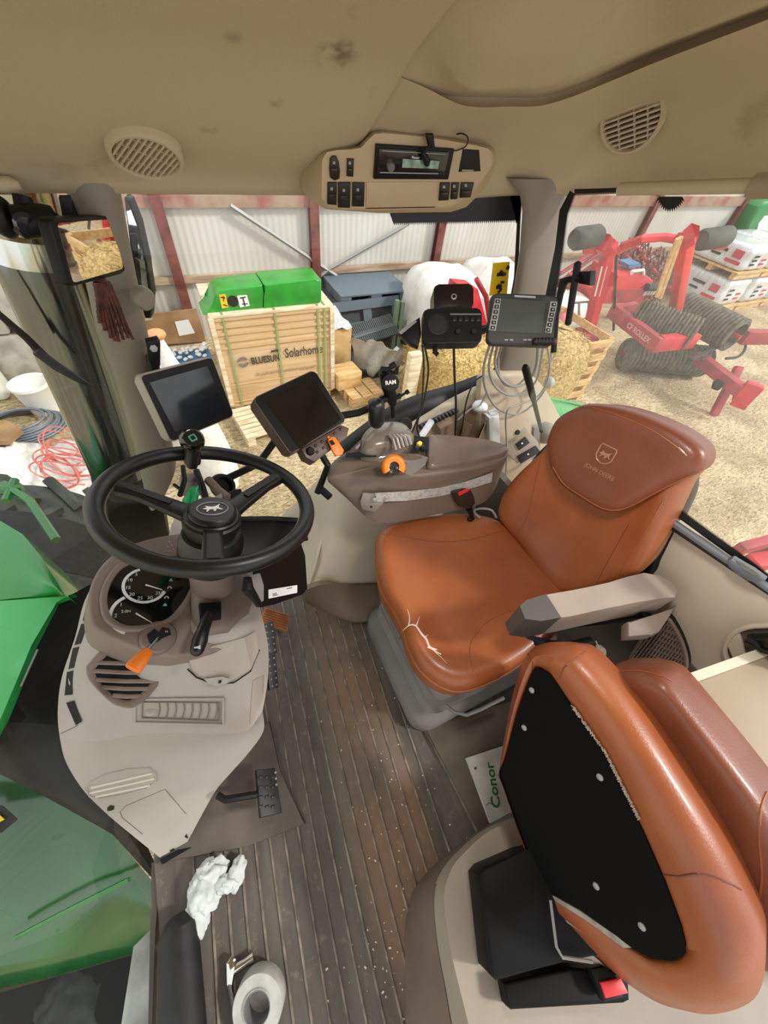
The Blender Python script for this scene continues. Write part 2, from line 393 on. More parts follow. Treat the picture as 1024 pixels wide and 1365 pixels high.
# --- plywood box behind right
def boxthing(name, label, cat, p0, p1, ztop, d, m, y):
    pass
q = [Py(*p, 4.75) for p in ((439, 432), (466, 438), (470, 494), (443, 496))]
t = thing('plywood_box', ((q[0][0] + q[1][0]) / 2, 5.0, GZ), 'plain plywood box on a pallet beside the strapped crate', 'box')
xa, xb = q[3][0] - .15, (q[1][0] + q[2][0]) / 2; zz = q[1][2]
mb = MB(); mb.box(((xa + xb) / 2, 5.05, (zz - 1.48) / 2), (xb - xa, .6, zz + 1.48), r=.006); mb.build('carcass', M_ply, t)
mb = MB(); [mb.box((xx, 5.05, -1.545), (.1, .6, .11)) for xx in (xa + .06, (xa + xb) / 2, xb - .06)]; mb.build('foot', M_pine, t)
mb = MB(); mb.grid([[(xa + (xb - xa) * i / 6 - .01, 4.72 + .65 * j / 5, zz + .02 + .025 * math.sin(i * 2.1 + j * 1.7)) for i in range(7)] for j in range(6)], thick=(0, 0, .01)); mb.build('lid_film', M_film, t)

# --- pallets
def pallet(c, w, d, rot, label, m, slats=7, group=None, z=GZ):
    R = rotz(rot); c = np.array(c, float)
    t = thing('wooden_pallet', (c[0], c[1], z), label, 'pallet', group)
    for j in (-1, 0, 1):
        mb = MB(); mb.box(c + R @ np.array((0, j * (d / 2 - .05), .06)), (w, .09, .09), R); mb.box(c + R @ np.array((0, j * (d / 2 - .05), .01)), (w, .1, .02), R); mb.build('runner', m, t)
    for i in range(slats):
        mb = MB(); mb.box(c + R @ np.array(((-.5 + (i + .5) / slats) * w, 0, .118)), (w / slats - .022, d, .022), R); mb.build('slat', m, t)
    return t
pallet((.62, 3.98, GZ), .62, .78, math.pi / 2 + .12, 'pale slatted pallet on the straw in front of the strapped crate', M_pale, 7)
pallet((1.95, 4.2, GZ), .5, .4, .1, 'low pine crate base beside the strapped crate', M_pine, 3)
mb = MB(); c = Pz(452, 497, GZ + .3); 
mb.box((1.78, 4.38, -1.36), (.36, .3, .22), rotz(.1), r=.01); o = mb.build('timber_block', M_pine); tag(o, 'square pine block at the foot of the plywood box', 'timber')

# --- brown board with notice by the first column
q = [Py(*p, 6.2) for p in ((160, 424), (262, 412), (275, 455), (165, 463))]
mb = MB(); mb.prism(q, (0, .03, 0)); o = mb.build('leaning_board', M_brownboard); tag(o, 'brown chipboard sheet with a paper notice, leaning on the barn wall', 'board')
q = [Py(*p, 6.19) for p in ((233, 429), (251, 426), (260, 444), (239, 448))]; mb = MB(); mb.prism(q, (0, .004, 0)); mb.build('notice', M_paper, o)
# blue tray with white net
t = thing('blue_tray', Pz(252, 474, GZ), 'blue plastic tray heaped with white netting left of the crate', 'tray')
c = Pz(250, 476, GZ + .12)
mb = MB(); mb.box(c + (0, 0, -.02), (.62, .4, .06), r=.02); mb.build('rim', M_blue, t)
mb = MB(); mb.box(c + (0, 0, -.07), (.5, .34, .1), r=.02); mb.build('tub', M_plpald, t)
mb = MB()
for k in range(40):
    p = c + np.array((rnd.uniform(-.27, .27), rnd.uniform(-.16, .16), .04 + rnd.uniform(0, .05))); mb.ball(p, (.04, .03, .02), rotz(rnd.uniform(0, 3)), 7, 5)
stuff(mb.build('netting', M_white, t))
# white sack with orange top behind the pillar
t = thing('white_sack', Py(215, 500, 3.2), 'white sack with an orange tied top, behind the right-hand cab pillar', 'sack')
p = Py(208, 446, 3.2); zb_ = -1.6; 
mb = MB(); rings = []
for f_, r_ in ((0, .03), (.12, .06), (.3, .12), (.55, .17), (.8, .2), (1.0, .2)):
    z = p[2] - .02 + (zb_ - p[2]) * f_; rings.append([(p[0] + .1 * f_ + r_ * (1 + .12 * math.sin(5 * a)) * math.cos(a), 3.2 + r_ * math.sin(a), z) for a in np.linspace(0, 2 * math.pi, 20, endpoint=False)])
mb.loft(rings); mb.build('bag', M_bag, t)
mb = MB(); mb.ball(p + (-.0, 0, .0), (.07, .06, .04), None, 12, 8); mb.build('tied_top', mat('orange_film', 'd79a68', .5), t)
# white drum behind the left monitor
c = Pz(268, 610, GZ); t = thing('white_drum', c, 'white plastic drum standing on the straw behind the grey-framed monitor', 'drum')
mb = MB(); mb.lathe([(.001, 0), (.27, 0), (.29, .03), (.29, .3), (.3, .31), (.3, .33), (.29, .34), (.29, .62), (.27, .66), (.001, .67)], c + (-.05, .25, 0), None, 28); mb.build('drum_body', M_white, t)
mb = MB(); mb.lathe([(.001, .69), (.05, .69), (.05, .66)], c + (-.05, .35, 0), None, 12); mb.build('bung', M_white, t)

# --- plastic pallet stack, track belt, tarp, frame
X2, Y2 = Py(447, 440, 5.7)[0], 5.7
for k in range(5):
    z = GZ + .02 + k * .15 + (0.0 if k < 4 else .02)
    t = thing('plastic_pallet', ((X2 + .62), 5.95, z), 'grey-blue plastic pallet, %s of the stack by the barn wall' % ['bottom one', 'second from the bottom', 'middle one', 'second from the top', 'topmost'][k], 'pallet', 'plastic pallets stacked by the barn wall')
    w = 1.18
    mb = MB(); mb.box((X2 + .62, 5.95, z + .125), (w, .8, .03), r=.006); mb.build('deck', M_plpal if k < 4 else mat('blue_grey_plastic', '6a7882', .6), t)
    for i in (-1, 0, 1):
        mb = MB(); mb.box((X2 + .62 + i * (w / 2 - .09), 5.95, z + .055), (.18, .8, .11), r=.01); mb.build('foot', M_plpal, t)
# leaning pallet face on top
t = thing('plastic_pallet', (X2 + .6, 5.6, GZ + .75), 'dark plastic pallet leaning upright on its edge against the pallet stack', 'pallet')
R = frame((.05, -.9, .35)); c = Py(487, 424, 5.55); w, h = 1.12, .5
mb = MB()
slab(mb, c, R, w, .13, .12, .01, cy=.2); slab(mb, c, R, w, .1, .12, .01, cy=-.08); slab(mb, c, R, .12, h, .1, .01, cx=-.5); slab(mb, c, R, .12, h, .1, .01, cx=.5); slab(mb, c, R, .14, h, .1, .01)
mb.build('deck', mat('slate_plastic', '55636c', .6), t)
mb = MB(); slab(mb, c, R, w - .02, .5, .05, .01); mb.build('web', M_plpald, t)
c = Py(498, 441, 5.35); R = rotz(.1)
mb = MB()
p0, p1 = Py(470, 449, 5.2), Py(525, 432, 5.3)
for k in range(24):
    p = lerp(p0, p1, k / 23); mb.box(p, (.02, .34, .05), frame((0.1, -.5, .8)), r=.004)
mb.tube([p0, p1], .06, 8, flat=.5)
o = mb.build('rubber_track', mat('track_rubber', '585d5f', .6), None); tag(o, 'ribbed grey rubber belt lying in front of the pallet stack', 'belt')
# tarp over a pallet
t = thing('tarpaulin', Pz(500, 500, GZ), 'crumpled grey plastic sheet thrown over a low dark pallet', 'tarpaulin')
mb = MB(); rows = []
A = [Pz(467, 455, -.95), Pz(492, 452, -.9), Pz(520, 462, -1.0), Pz(546, 474, -1.15)]
B = [Pz(474, 492, -1.5), Pz(492, 498, -1.48), Pz(522, 492, -1.4), Pz(545, 482, -1.35)]
for j in range(9):
    row = []
    for i in range(19):
        f_ = i / 18 * 3; k = min(2, int(f_)); a = lerp(A[k], A[k + 1], f_ - k); b = lerp(B[k], B[k + 1], f_ - k)
        s = j / 8; p = lerp(a, b, s); p[2] += .08 * math.sin(s * 3.1) + .035 * math.sin(i * .9 + j * .6) + .015 * math.sin(i * 2.1 - j * 1.2); p[1] += .03 * math.sin(i * 1.3 + j); row.append(p)
    rows.append(row)
mb.grid(rows, thick=(0, .02, -.02)); mb.build('sheet', M_tarp, t, smooth=80)
p = Pz(500, 500, GZ)
t = thing('plastic_pallet', p, 'low black plastic pallet showing under the crumpled grey sheet', 'pallet')
mb = MB(); mb.box(p + (0, .3, .13), (.75, .75, .05), r=.01); mb.build('deck', M_plpald, t)
for i in (-1, 0, 1): mb = MB(); mb.box(p + (i * .3, .3, .05), (.12, .75, .1)); mb.build('foot', M_plpald, t)
# green metal stillage frame
t = thing('metal_stillage', (3.0, 5.4, GZ), 'faded green steel stillage frame between the pallets and the straw', 'frame')
for px, y0, y1 in ((530, 400, 470), (537, 402, 478), (553, 402, 465)):
    a, b = Py(px, y0, 5.3), Py(px, y1, 5.3); mb = MB(); mb.box((a[0], 5.3, (a[2] - 1.6) / 2), (.06, .06, a[2] + 1.6)); mb.build('post', mat('faded_green', '7d9579', .7), t)
a, b = Py(530, 430, 5.3), Py(553, 428, 5.3); mb = MB(); mb.box(((a[0] + b[0]) / 2, 5.3, a[2]), (b[0] - a[0], .05, .05)); mb.box(((a[0] + b[0]) / 2, 5.3, a[2] - .45), (b[0] - a[0], .05, .05)); mb.build('rail', MATS['faded_green'], t)
t = thing('metal_hoop', (3.3, 5.6, GZ), 'green steel hoop standing behind the radio with a red strap across it', 'hoop')
mb = MB(); c = Py(566, 420, 5.6)
mb.tube([c + np.array((.35 * math.cos(a), 0, .45 * math.sin(a))) for a in np.linspace(-.4, 3.6, 16)], .03, 8); mb.build('hoop_tube', M_greend, t)
mb = MB(); a, b = Py(580, 355, 5.55), Py(549, 410, 5.55); mb.tube([a, b], .025, 6); mb.build('red_strap', M_redd, t)

# --- white big bags and red hopper behind the radio
def bag(c, r, label, group, name='bulk_bag', m=None, seed=0):
    rr = random.Random(seed); t = thing(name, (c[0], c[1], c[2]), label, 'bag', group)
    mb = MB(); rings = []; n = 28; ph = rr.uniform(0, 6)
    for f_, s in ((0, .8), (.04, .93), (.25, 1.02), (.55, 1.03), (.8, .98), (.92, .85), (.98, .6), (1, .15)):
        ring = []
        for k in range(n):
            a = 2 * math.pi * k / n; e = .55
            x = math.copysign(abs(math.cos(a)) ** e, math.cos(a)) * r[0] * s; y = math.copysign(abs(math.sin(a)) ** e, math.sin(a)) * r[1] * s
            w = 1 + .035 * math.sin(6 * a + ph + f_ * 7)
            ring.append((c[0] + x * w, c[1] + y * w, c[2] + r[2] * f_ + .02 * math.sin(4 * a + ph)))
        rings.append(ring)
    mb.loft(rings); mb.build('sack_body', m or M_bag, t, smooth=70)
    return t
a = Py(600, 400, 4.9)
bag((a[0] + .1, 5.3, GZ), (.55, .5, 1.15), 'big white bulk bag directly behind the two-way radio', 'bulk bags', seed=1)
bag((a[0] + 1.3, 5.55, GZ), (.55, .5, 1.1), 'big white bulk bag behind the yellow sticker', 'bulk bags', seed=2)
p = Pz(760, 462, GZ); bag((p[0] - .15, p[1] + .45, GZ), (.5, .42, .75), 'slumped white bulk bag left of the roller', 'bulk bags', seed=3)
p = Py(628, 445, 4.4); t = thing('red_hopper', (p[0], 4.4, GZ), 'red metal hopper frame in front of the white bulk bags', 'hopper')
q = [Py(*s, 4.4) for s in ((617, 384), (638, 386), (652, 440), (604, 440))]; mb = MB(); mb.prism(q, (0, .35, 0), r=.01); mb.build('cone', M_red, t)
mb = MB(); mb.tube([Py(635, 372, 4.5), Py(648, 395, 4.5), Py(655, 440, 4.5)], .035, 6); mb.build('rail', M_redd, t)
for s in ((606, 440), (650, 440)): a = Py(*s, 4.42); mb = MB(); mb.box((a[0], 4.45, (a[2] - 1.6) / 2), (.06, .06, a[2] + 1.6)); mb.build('leg', M_redd, t)
p = Py(748, 430, 3.9); o = MB().ball(p, (.1, .08, .14), None, 12, 8).build('pink_sack', mat('pink_plastic', 'd96a7c', .5)); 
o = tag(o, 'small pink plastic sack tucked against the slumped white bag', 'sack')

# --- straw crates
def straw_heap(c, d, label, name='straw_heap', seed=1, n=900):
    rr = random.Random(seed); mb = MB(); c = np.array(c, float)
    NX, NY = 14, 10
    rings = []
    mb.ball(c + (0, 0, d[2] * .45), (d[0] * .56, d[1] * .56, d[2] * .56), None, 28, 14, e=.6)
    V = []
    for v in mb.v: V.append((v[0] + rr.uniform(-.02, .02), v[1] + rr.uniform(-.02, .02), max(v[2] + rr.uniform(-.02, .02), c[2])))
    mb.v = V
    for k in range(n):
        th = rr.uniform(0, 2 * math.pi); u = rr.uniform(-.2, 1)
        s = math.sqrt(max(0, 1 - u * u)); e = .6
        q = np.array((math.copysign(abs(s * math.cos(th)) ** e, math.cos(th)) * d[0] * .57, math.copysign(abs(s * math.sin(th)) ** e, math.sin(th)) * d[1] * .57, d[2] * (.45 + .57 * math.copysign(abs(u) ** e, u))))
        dr = nrm((rr.gauss(0, 1), rr.gauss(0, 1), rr.gauss(0, .7))); L = rr.uniform(.04, .13); a = c + q - dr * L / 2; b = c + q + dr * L / 2
        sd = nrm(np.cross(dr, (rr.gauss(0, 1), rr.gauss(0, 1), .3))) * .004
        mb.add([a - sd, a + sd, b + sd, b - sd], [(0, 1, 2, 3)])
    o = mb.build(name, M_straw, smooth=80, recalc=False); stuff(o); return tag(o, label, 'straw')
def slat_crate(x0, x1, y0, y1, z1, label, front=True, m=M_pine):
    t = thing('slatted_crate', ((x0 + x1) / 2, (y0 + y1) / 2, GZ), label, 'crate')
    for xx in (x0, x1):
        for yy in (y0, y1): mb = MB(); mb.box((xx, yy, (GZ + z1) / 2), (.07, .05, z1 - GZ)); mb.build('post', m, t)
    n = 5
    for k in range(n):
        z = GZ + .12 + (z1 - GZ - .17) * k / (n - 1)
        for (c, d) in ((((x0 + x1) / 2, y0 - .03, z), (x1 - x0 + .06, .02, .1)), (((x0 + x1) / 2, y1 + .03, z), (x1 - x0 + .06, .02, .1)), ((x0 - .04, (y0 + y1) / 2, z), (.02, y1 - y0, .1)), ((x1 + .04, (y0 + y1) / 2, z), (.02, y1 - y0, .1))):
            mb = MB(); mb.box(c, d); mb.build('slat', m, t)
    mb = MB(); mb.box(((x0 + x1) / 2, (y0 + y1) / 2, GZ + .06), (x1 - x0, y1 - y0, .04)); mb.build('crate_floor', m, t)
    return t
# right crate: visible slats at (765..822, 445..530)
a, b = Py(767, 452, 3.1), Py(822, 452, 3.1)
cr = slat_crate(b[0] - 1.15, b[0] - .05, 3.15, 4.1, b[2], 'slatted pine crate filled with straw, beside the roller')
straw_heap((b[0] - .88, 3.42, GZ + .1), (.85, .95, b[2] - GZ + .0), 'straw spilling over the side of the slatted pine crate beside the roller', seed=5)
# left straw with white board side
a = Py(551, 470, 3.6); c = Py(577, 470, 3.6)
q = [Pz(552, 556, GZ), Pz(576, 570, GZ)]
mb = MB(); p0, p1 = Py(551, 474, 3.5), Py(551, 555, 3.5)
mb.box((p0[0] + .06, 3.55, (p0[2] + GZ) / 2), (.16, .1, p0[2] - GZ), r=.01); o = mb.build('board', M_pale); tag(o, 'pale upright board at the left end of the straw heap behind the radio', 'board')
e0, e1 = Py(575, 520, 3.4), Py(652, 520, 3.4)
straw_heap(((e0[0] + e1[0]) / 2 + .02, 3.75, GZ), (e1[0] - e0[0] + .1, .9, .92), 'straw heap directly behind the two-way radio and its hanging wires', seed=9, n=1400)

# --- pallets of wrapped white bags at the right
def wrapped(c, d, rot, label, seed, z0=GZ, print_=True, side=False):
    R = rotz(rot); c = np.array((c[0], c[1], z0), float); rr = random.Random(seed)
    t = thing('wrapped_pallet', c, label, 'wrapped pallet', 'film wrapped pallets of white sacks')
    mb = MB(); 
    mb.box(c + (0, 0, .13), (d[0] + .06, d[1] + .06, .03), R)
    for j in (-1, 0, 1): mb.box(c + R @ np.array((0, j * (d[1] / 2 - .05), .06)), (d[0], .1, .11), R)
    mb.build('pallet_base', M_pine, t)
    mb = MB(); b = bmesh.new(); bmesh.ops.create_cube(b, size=1)
    bmesh.ops.subdivide_edges(b, edges=b.edges[:], cuts=7, use_grid_fill=True)
    for v in b.verts:
        e = np.array(v.co) * 2; k = (np.abs(e) ** 10).sum() ** .1; e = e / k
        w = 1 + .02 * math.sin(9 * v.co.z + seed) + .015 * math.sin(14 * v.co.x + 9 * v.co.y)
        v.co = Vector((e[0] * d[0] / 2 * w, e[1] * d[1] / 2 * w, e[2] * d[2] / 2))
    mb.bm(b, R, c + (0, 0, .145 + d[2] / 2)); body = mb.build('wrapped_load', M_film, t, smooth=80)
    if print_:
        for row, (m_, n_) in enumerate(((M_ink, 3), (mat('print_red', 'c4384a', .7), 2))):
            for k in range(n_):
                mb = MB(); mb.box(c + R @ np.array(((-.2 + .36 * row) * d[0], -d[1] / 2 * 1.025, .145 + d[2] * (.3 + .17 * k))), (.16, .012, .035), R); mb.build('print', m_, body)
    if side:
        sd = -1
        for fy, fz, w_, h_, m_ in ((-.32, .62, .2, .14, 'r'), (-.3, .3, .34, .06, 'r'), (.0, .62, .3, .05, 'k'), (.04, .4, .22, .04, 'k')):
            mb = MB(); mb.box(c + R @ np.array((sd * d[0] / 2 * 1.03, fy * d[1], .145 + d[2] * fz)), (.012, w_, h_), R); mb.build('print', MATS['print_red'] if m_ == 'r' else M_ink, body)
    return t
def seat_on_ground(px, py, z=GZ): return Pz(px, py, z)
p = Pz(985, 440, GZ)
# upper row stands on the lower row
g0 = Pz(978, 371, -1.0)
wz = -.86
A1 = Pz(978, 373, wz)
for k in range(3):
    for lev in range(2):
        c = A1 + np.array((.52 + 1.07 * k, .64, 0))
        nm_ = ['left stack', 'middle stack', 'right stack'][k]
        wrapped(c, (.98, 1.22, .55 if lev == 0 else .44), 0.0, 'film-wrapped pallet of white sacks beyond the roller, ' + ['bottom', 'top'][lev] + ' of the ' + nm_, 3 + k + 2 * lev, z0=GZ + lev * .72, side=(k == 0))
# green machine in the corner
t = thing('green_machine', Py(1010, 330, 7.2) * (1, 1, 0) + (0, 0, GZ), 'green machine hood with a pale window, beyond the wrapped pallets at the right edge', 'machine')
q = [Py(*s, 6.0) for s in ((988, 326), (1000, 300), (1012, 276), (1022, 268), (1060, 266), (1060, 326))]
mb = MB(); mb.prism(q, (0, .8, 0), r=.08, seg=3); mb.build('hood', mat('dusty_green', '2f8a4a', .5), t)
q = [Py(*s, 5.98) for s in ((1006, 318), (1012, 298), (1020, 288), (1060, 286), (1060, 318))]; mb = MB(); mb.prism(q, (0, .02, 0)); mb.build('window', M_white, t)
a = Py(1030, 326, 6.3); mb = MB(); mb.box((a[0], 6.4, (a[2] + GZ) / 2), (.8, .7, a[2] - GZ)); mb.build('frame', M_greend, t)
# ================================================================== ROLLER AND OTHER MACHINES
t = thing('field_roller', (7.2, 3.2, GZ), 'red field roller with ribbed cast-iron rolls, folded and parked on the straw', 'roller')
def roll(pa, pb, r, nring):
    a, b = np.array(pa, float), np.array(pb, float); L = np.linalg.norm(b - a); T = frame(b - a)
    prof = [(.02, 0), (r * .8, 0), (r * .82, .03)]
    for k in range(nring):
        z = L * (k + .5) / nring; w = L / nring
        prof += [(r * .84, z - w * .45), (r, z - w * .18), (r, z + w * .18), (r * .84, z + w * .45)]
    prof += [(r * .82, L - .02), (r * .8, L), (r * .74, L), (r * .72, L - .12), (.05, L - .12)]
    mb = MB(); mb.lathe(prof, a, T, 36)
    # lugs on the rings
    o = mb.build('roll', M_iron, t, smooth=25)
    mb = MB(); mb.tube([a - T[:, 2] * .06, b + T[:, 2] * .06], .035, 8); mb.build('axle', M_redd, o)
    return o
def on_roll(px, py, z): return Pz(px, py, z)
roll(Pz(832, 472, -1.34), Pz(938, 482, -1.34), .255, 20)
roll(Pz(846, 420, -.74), Pz(925, 448, -.74), .25, 17)
roll(Pz(908, 410, -.74), Pz(982, 448, -.74), .25, 17)
def beam(pts, w, h, name, m, par):
    mb = MB()
    for a, b in zip(pts[:-1], pts[1:]):
        T = frame(np.array(b) - np.array(a)); L = np.linalg.norm(np.array(b) - np.array(a))
        mb.box((np.array(a) + np.array(b)) / 2, (w, h, L + w * .3), T, r=.008)
    return mb.build(name, m, par)
bz = -.8
fb = beam([Pz(817, 414, bz), Pz(878, 461, bz)], .12, .2, 'frame_beam', M_redd, t)
mb = MB(); a, b = Pz(817, 414, bz), Pz(878, 461, bz); c = lerp(a, b, .66)
nn = np.cross(nrm(b - a), (0, 0, 1)); nn = nn if nn @ (EYE - c) > 0 else -nn
Tt = frame(nn); mb.text('CF ROLLEX', .105, c + nn * .066, Tt, sx=1.0, bold=.002); mb.build('frame_lettering', mat('faded_white', 'd9a9a6', .6), fb)
beam([Pz(877, 458, bz), Pz(924, 453, bz)], .14, .2, 'frame_beam', M_red, t)
beam([Pz(991, 449, bz), Pz(1040, 449, bz)], .14, .2, 'frame_beam', M_redd, t)
beam([Pz(817, 414, bz), Pz(846, 408, bz)], .1, .12, 'frame_beam', M_redd, t)
beam([Pz(930, 476, -1.12), Pz(988, 521, -1.12)], .16, .16, 'drawbar', M_redd, t)
beam([Pz(985, 490, -.98), Pz(952, 552, -1.58)], .1, .1, 'stand', M_redd, t)
mb = MB(); p = Pz(997, 524, -1.12); mb.box(p, (.16, .22, .3), rotz(.5), r=.02); mb.box(p + (.02, -.02, -.2), (.05, .2, .06), rotz(.5)); mb.build('hitch', M_red, t)
mb = MB(); p = Pz(957, 512, -1.2); mb.box(p, (.22, .12, .12), rotz(.5), r=.03); mb.build('jack_foot', M_black, t)
for pts, r in (([(921, 480), (950, 465), (975, 455), (985, 445)], .035), ([(938, 440), (946, 455), (948, 470), (935, 480)], .02), ([(990, 440), (994, 462), (985, 475), (968, 478)], .02)):
    mb = MB(); mb.tube(spline([Pz(*q, -.95 + .0 * k) for k, q in enumerate(pts)], 6), r, 6); mb.build('hose', M_blackr, t)
def post(base, top, zb, w, name='post', m=M_red):
    a = Pz(*base, zb); mb = MB(); b = Py(*top, a[1]); T = frame(b - a); mb.box((a + b) / 2, (w, w, np.linalg.norm(b - a)), T, r=.01); return mb.build(name, m, t), a, b
p1, a1, b1 = post((785, 441), (812, 332), -1.0, .14)
mb = MB(); c = lerp(a1, b1, .68); nn = nrm((EYE - c) * (1, 1, 0)); dd = nrm(b1 - a1); n2 = nrm(nn - (nn @ dd) * dd); mb.box(c + n2 * .074, (.075, .006, .42), np.column_stack([np.cross(n2, dd), n2, dd])); mb.build('label_strip', M_white, p1)
p2_, a2, b2 = post((898, 428), (916, 322), -.78, .14, m=mat('orange_red', 'dd3a30', .45, c2='c42f2c', nscale=4))
mb = MB(); mb.box(a1 + (0, 0, -.3), (.3, .3, .6)); mb.build('post_foot', M_redd, t)
for q in ([(812, 332), (806, 325), (812, 318)], [(916, 322), (915, 314), (921, 312)]):
    mb = MB(); mb.tube([Py(*s, a1[1] if q[0][0] < 850 else a2[1]) for s in q], .12, 6); mb.build('post_head', M_red, t)
for (px, py, ln, yy_) in ((782, 316, (765, 799), a1[1]), (952, 317, (934, 971), a2[1])):
    a, b = Py(ln[0], py + 3, yy_), Py(ln[1], py - 2, yy_); mb = MB(); T = frame(b - a); L = np.linalg.norm(b - a); r = .125
    mb.lathe([(.05, 0), (r * .8, 0), (r, .05), (r, L - .05), (r * .8, L), (.05, L)], a, T, 24); mb.build('transport_wheel', M_tyre, t)
for pts, r in (([(780, 334), (812, 328)], .05), ([(800, 320), (812, 314), (822, 330), (818, 440)], .02), ([(918, 325), (966, 327)], .06), ([(830, 328), (858, 318), (885, 316), (905, 320)], .05), ([(820, 335), (845, 325)], .05)):
    mb = MB(); mb.tube([Py(*s, a1[1] + .1 if s[0] < 850 else a2[1] + .1) for s in pts], r, 6); mb.build('arm', M_red if r > .03 else M_blackr, t)
for pts in ([(904, 318), (893, 345), (884, 370), (876, 395)], [(908, 316), (898, 345), (889, 372), (880, 397)]):
    mb = MB(); mb.tube([Py(*s, a2[1] - .1) for s in pts], .03, 6); mb.build('hydraulic_ram', M_pine, t)

# folded harrow with tines
t = thing('folded_harrow', (8.6, 5.6, GZ), 'folded harrow wings of rusty red tines behind the field roller', 'harrow')
mb = MB(); rr = random.Random(4)
for k in range(520):
    px = rr.uniform(806, 892); py = rr.uniform(318, 395)
    if py < 325 + .55 * max(0, px - 850) or py < 345 - .9 * (px - 806) or (px < 850 and py > 375): continue
    a = Py(px, py, 5.65 + rr.uniform(-.1, .2)); d = np.array((rr.choice((.16, -.12)), 0, rr.choice((.12, -.14)))); mb.tube([a, a + d, a + d + (0.05, 0, -.1)], .014, 4)
stuff(mb.build('tine', mat('rusty_tine', '7e3d40', .7), t))
for pts in ([(800, 336), (744, 378)], [(804, 344), (746, 384)], [(806, 352), (752, 388)], [(798, 332), (742, 368)], [(770, 352), (775, 372)], [(842, 322), (895, 390)], [(812, 345), (860, 318)], [(826, 330), (880, 392)]):
    mb = MB(); mb.tube([Py(*s, 5.62) for s in pts], .035, 6); mb.build('harrow_bar', M_redd, t)
for px in (748, 878):
    a = Py(px, 372, 5.62); mb = MB(); mb.box((a[0], 5.62, (a[2] + GZ) / 2), (.07, .07, a[2] - GZ)); mb.build('prop', M_redd, t)
# red seed hopper
yh = 4.75
t = thing('seed_hopper', Py(830, 400, yh) * (1, 1, 0) + (0, .3, GZ), 'bright red seed hopper with a white plate, between the two roller posts', 'hopper')
mb = MB(); mb.prism([Py(*s, yh) for s in ((787, 404), (788, 384), (818, 384), (824, 367), (858, 363), (872, 375), (867, 385), (820, 388), (818, 404))], (.1, .7, 0), r=.02)
mb.build('bin', M_red, t)
mb = MB(); mb.prism([Py(*s, yh - .02) for s in ((789, 405), (819, 402), (819, 387), (868, 384), (856, 402), (850, 404))], (.1, .6, 0)); mb.build('lower_bin', M_redd, t)
mb = MB(); mb.prism([Py(*s, yh - .03) for s in ((857, 394), (862, 388), (876, 387), (872, 393))], (0, .02, 0)); pl = mb.build('number_plate', M_white, t)
mb = MB(); c = Py(867, 390.5, yh - .05); mb.text('111', .16, c, TF); mb.build('plate_characters', M_ink, pl)
mb = MB(); mb.tube([Py(862, 383, yh - .05), Py(885, 382, yh - .05)], .07, 8); mb.build('roller_handle', M_blackr, t)
mb = MB(); mb.prism([Py(*s, yh + .1) for s in ((839, 353), (854, 351), (855, 355), (838, 358))], (0, .25, 0)); mb.build('blue_can', M_blue, t)
mb = MB(); mb.tube([Py(842, 366, yh - .02), Py(842, 362, yh), Py(858, 360, yh), Py(858, 366, yh - .02)], .025, 6); mb.build('lid_handle', M_white, t)
for px in (792, 850):
    a = Py(px, 402, yh + .3); mb = MB(); mb.box((a[0], yh + .3, (a[2] + GZ) / 2), (.1, .1, a[2] - GZ)); mb.build('leg', M_redd, t)
t = thing('wire_cage', Pz(770, 440, -1.3), 'small steel bar cage beside the left roller post', 'cage')
for pts in ([(762, 404), (785, 402)], [(762, 404), (762, 425)], [(785, 402), (784, 425)], [(762, 425), (784, 425)], [(772, 403), (772, 425)]):
    mb = MB(); mb.tube([Py(*s, 4.1) for s in pts], .018, 5); mb.build('bar', M_galv, t)
a = Py(762, 425, 4.1)
for px in (762, 784): a = Py(px, 425, 4.1); mb = MB(); mb.box((a[0], 4.1, (a[2] + GZ) / 2), (.04, .04, a[2] - GZ)); mb.build('leg', M_galv, t)
# made-up red bars standing in for a reflection in the rear glass
p = Pz(1012, 745, -.9); t = thing('reflected_bar', p, 'made-up red bar standing in for a reflection in the rear window, bottom right', 'implement')
beam([Pz(985, 732, -.6), Pz(1060, 712, -.6)], .07, .1, 'arm', M_redd, t); beam([Pz(1002, 750, -.7), Pz(1060, 742, -.7)], .12, .1, 'arm', M_red, t)
mb = MB(); mb.box(Pz(1022, 738, -.75), (.1, .14, .2), rotz(.4), r=.02); mb.build('bracket', M_iron, t)

# ================================================================== OUTSIDE LEFT: TRACTOR FRONT
# hood, seen through the windscreen
t = thing('tractor_hood', (-.9, .45, -.6), 'bright green tractor hood with a black rear cowl, beyond the windscreen', 'hood')
hz = .3
pts = [Pz(-60, 812, hz), Pz(0, 801, hz), Pz(98, 791, hz), Pz(73, 801, hz), Pz(42, 860, hz), Pz(0, 960, hz), Pz(-60, 1075, hz)]
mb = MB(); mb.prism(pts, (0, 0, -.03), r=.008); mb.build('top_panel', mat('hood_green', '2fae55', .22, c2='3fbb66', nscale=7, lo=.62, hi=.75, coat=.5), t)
# ridge at the far side, made up to stand in for a green reflection
rows = []
for s in np.linspace(0, 1, 9):
    row = []
    for k, q in enumerate([(-70, 660), (0, 694), (30, 712), (55, 742), (72, 770), (88, 794)]):
        far = Pz(*q, .33); near = Pz(q[0] - (6 if k else 0), lerp(q[1], 800, .999)[()] if False else 800 - (q[0] * .1), hz)
        p = lerp(far, near, s); p[2] += .03 * math.sin(s * math.pi); row.append(p)
    rows.append(row)
mb = MB(); mb.grid(rows, thick=(0, 0, -.25)); mb.build('reflection_ridge', mat('reflection_green', '1c8c3b', .25, coat=.5), t)
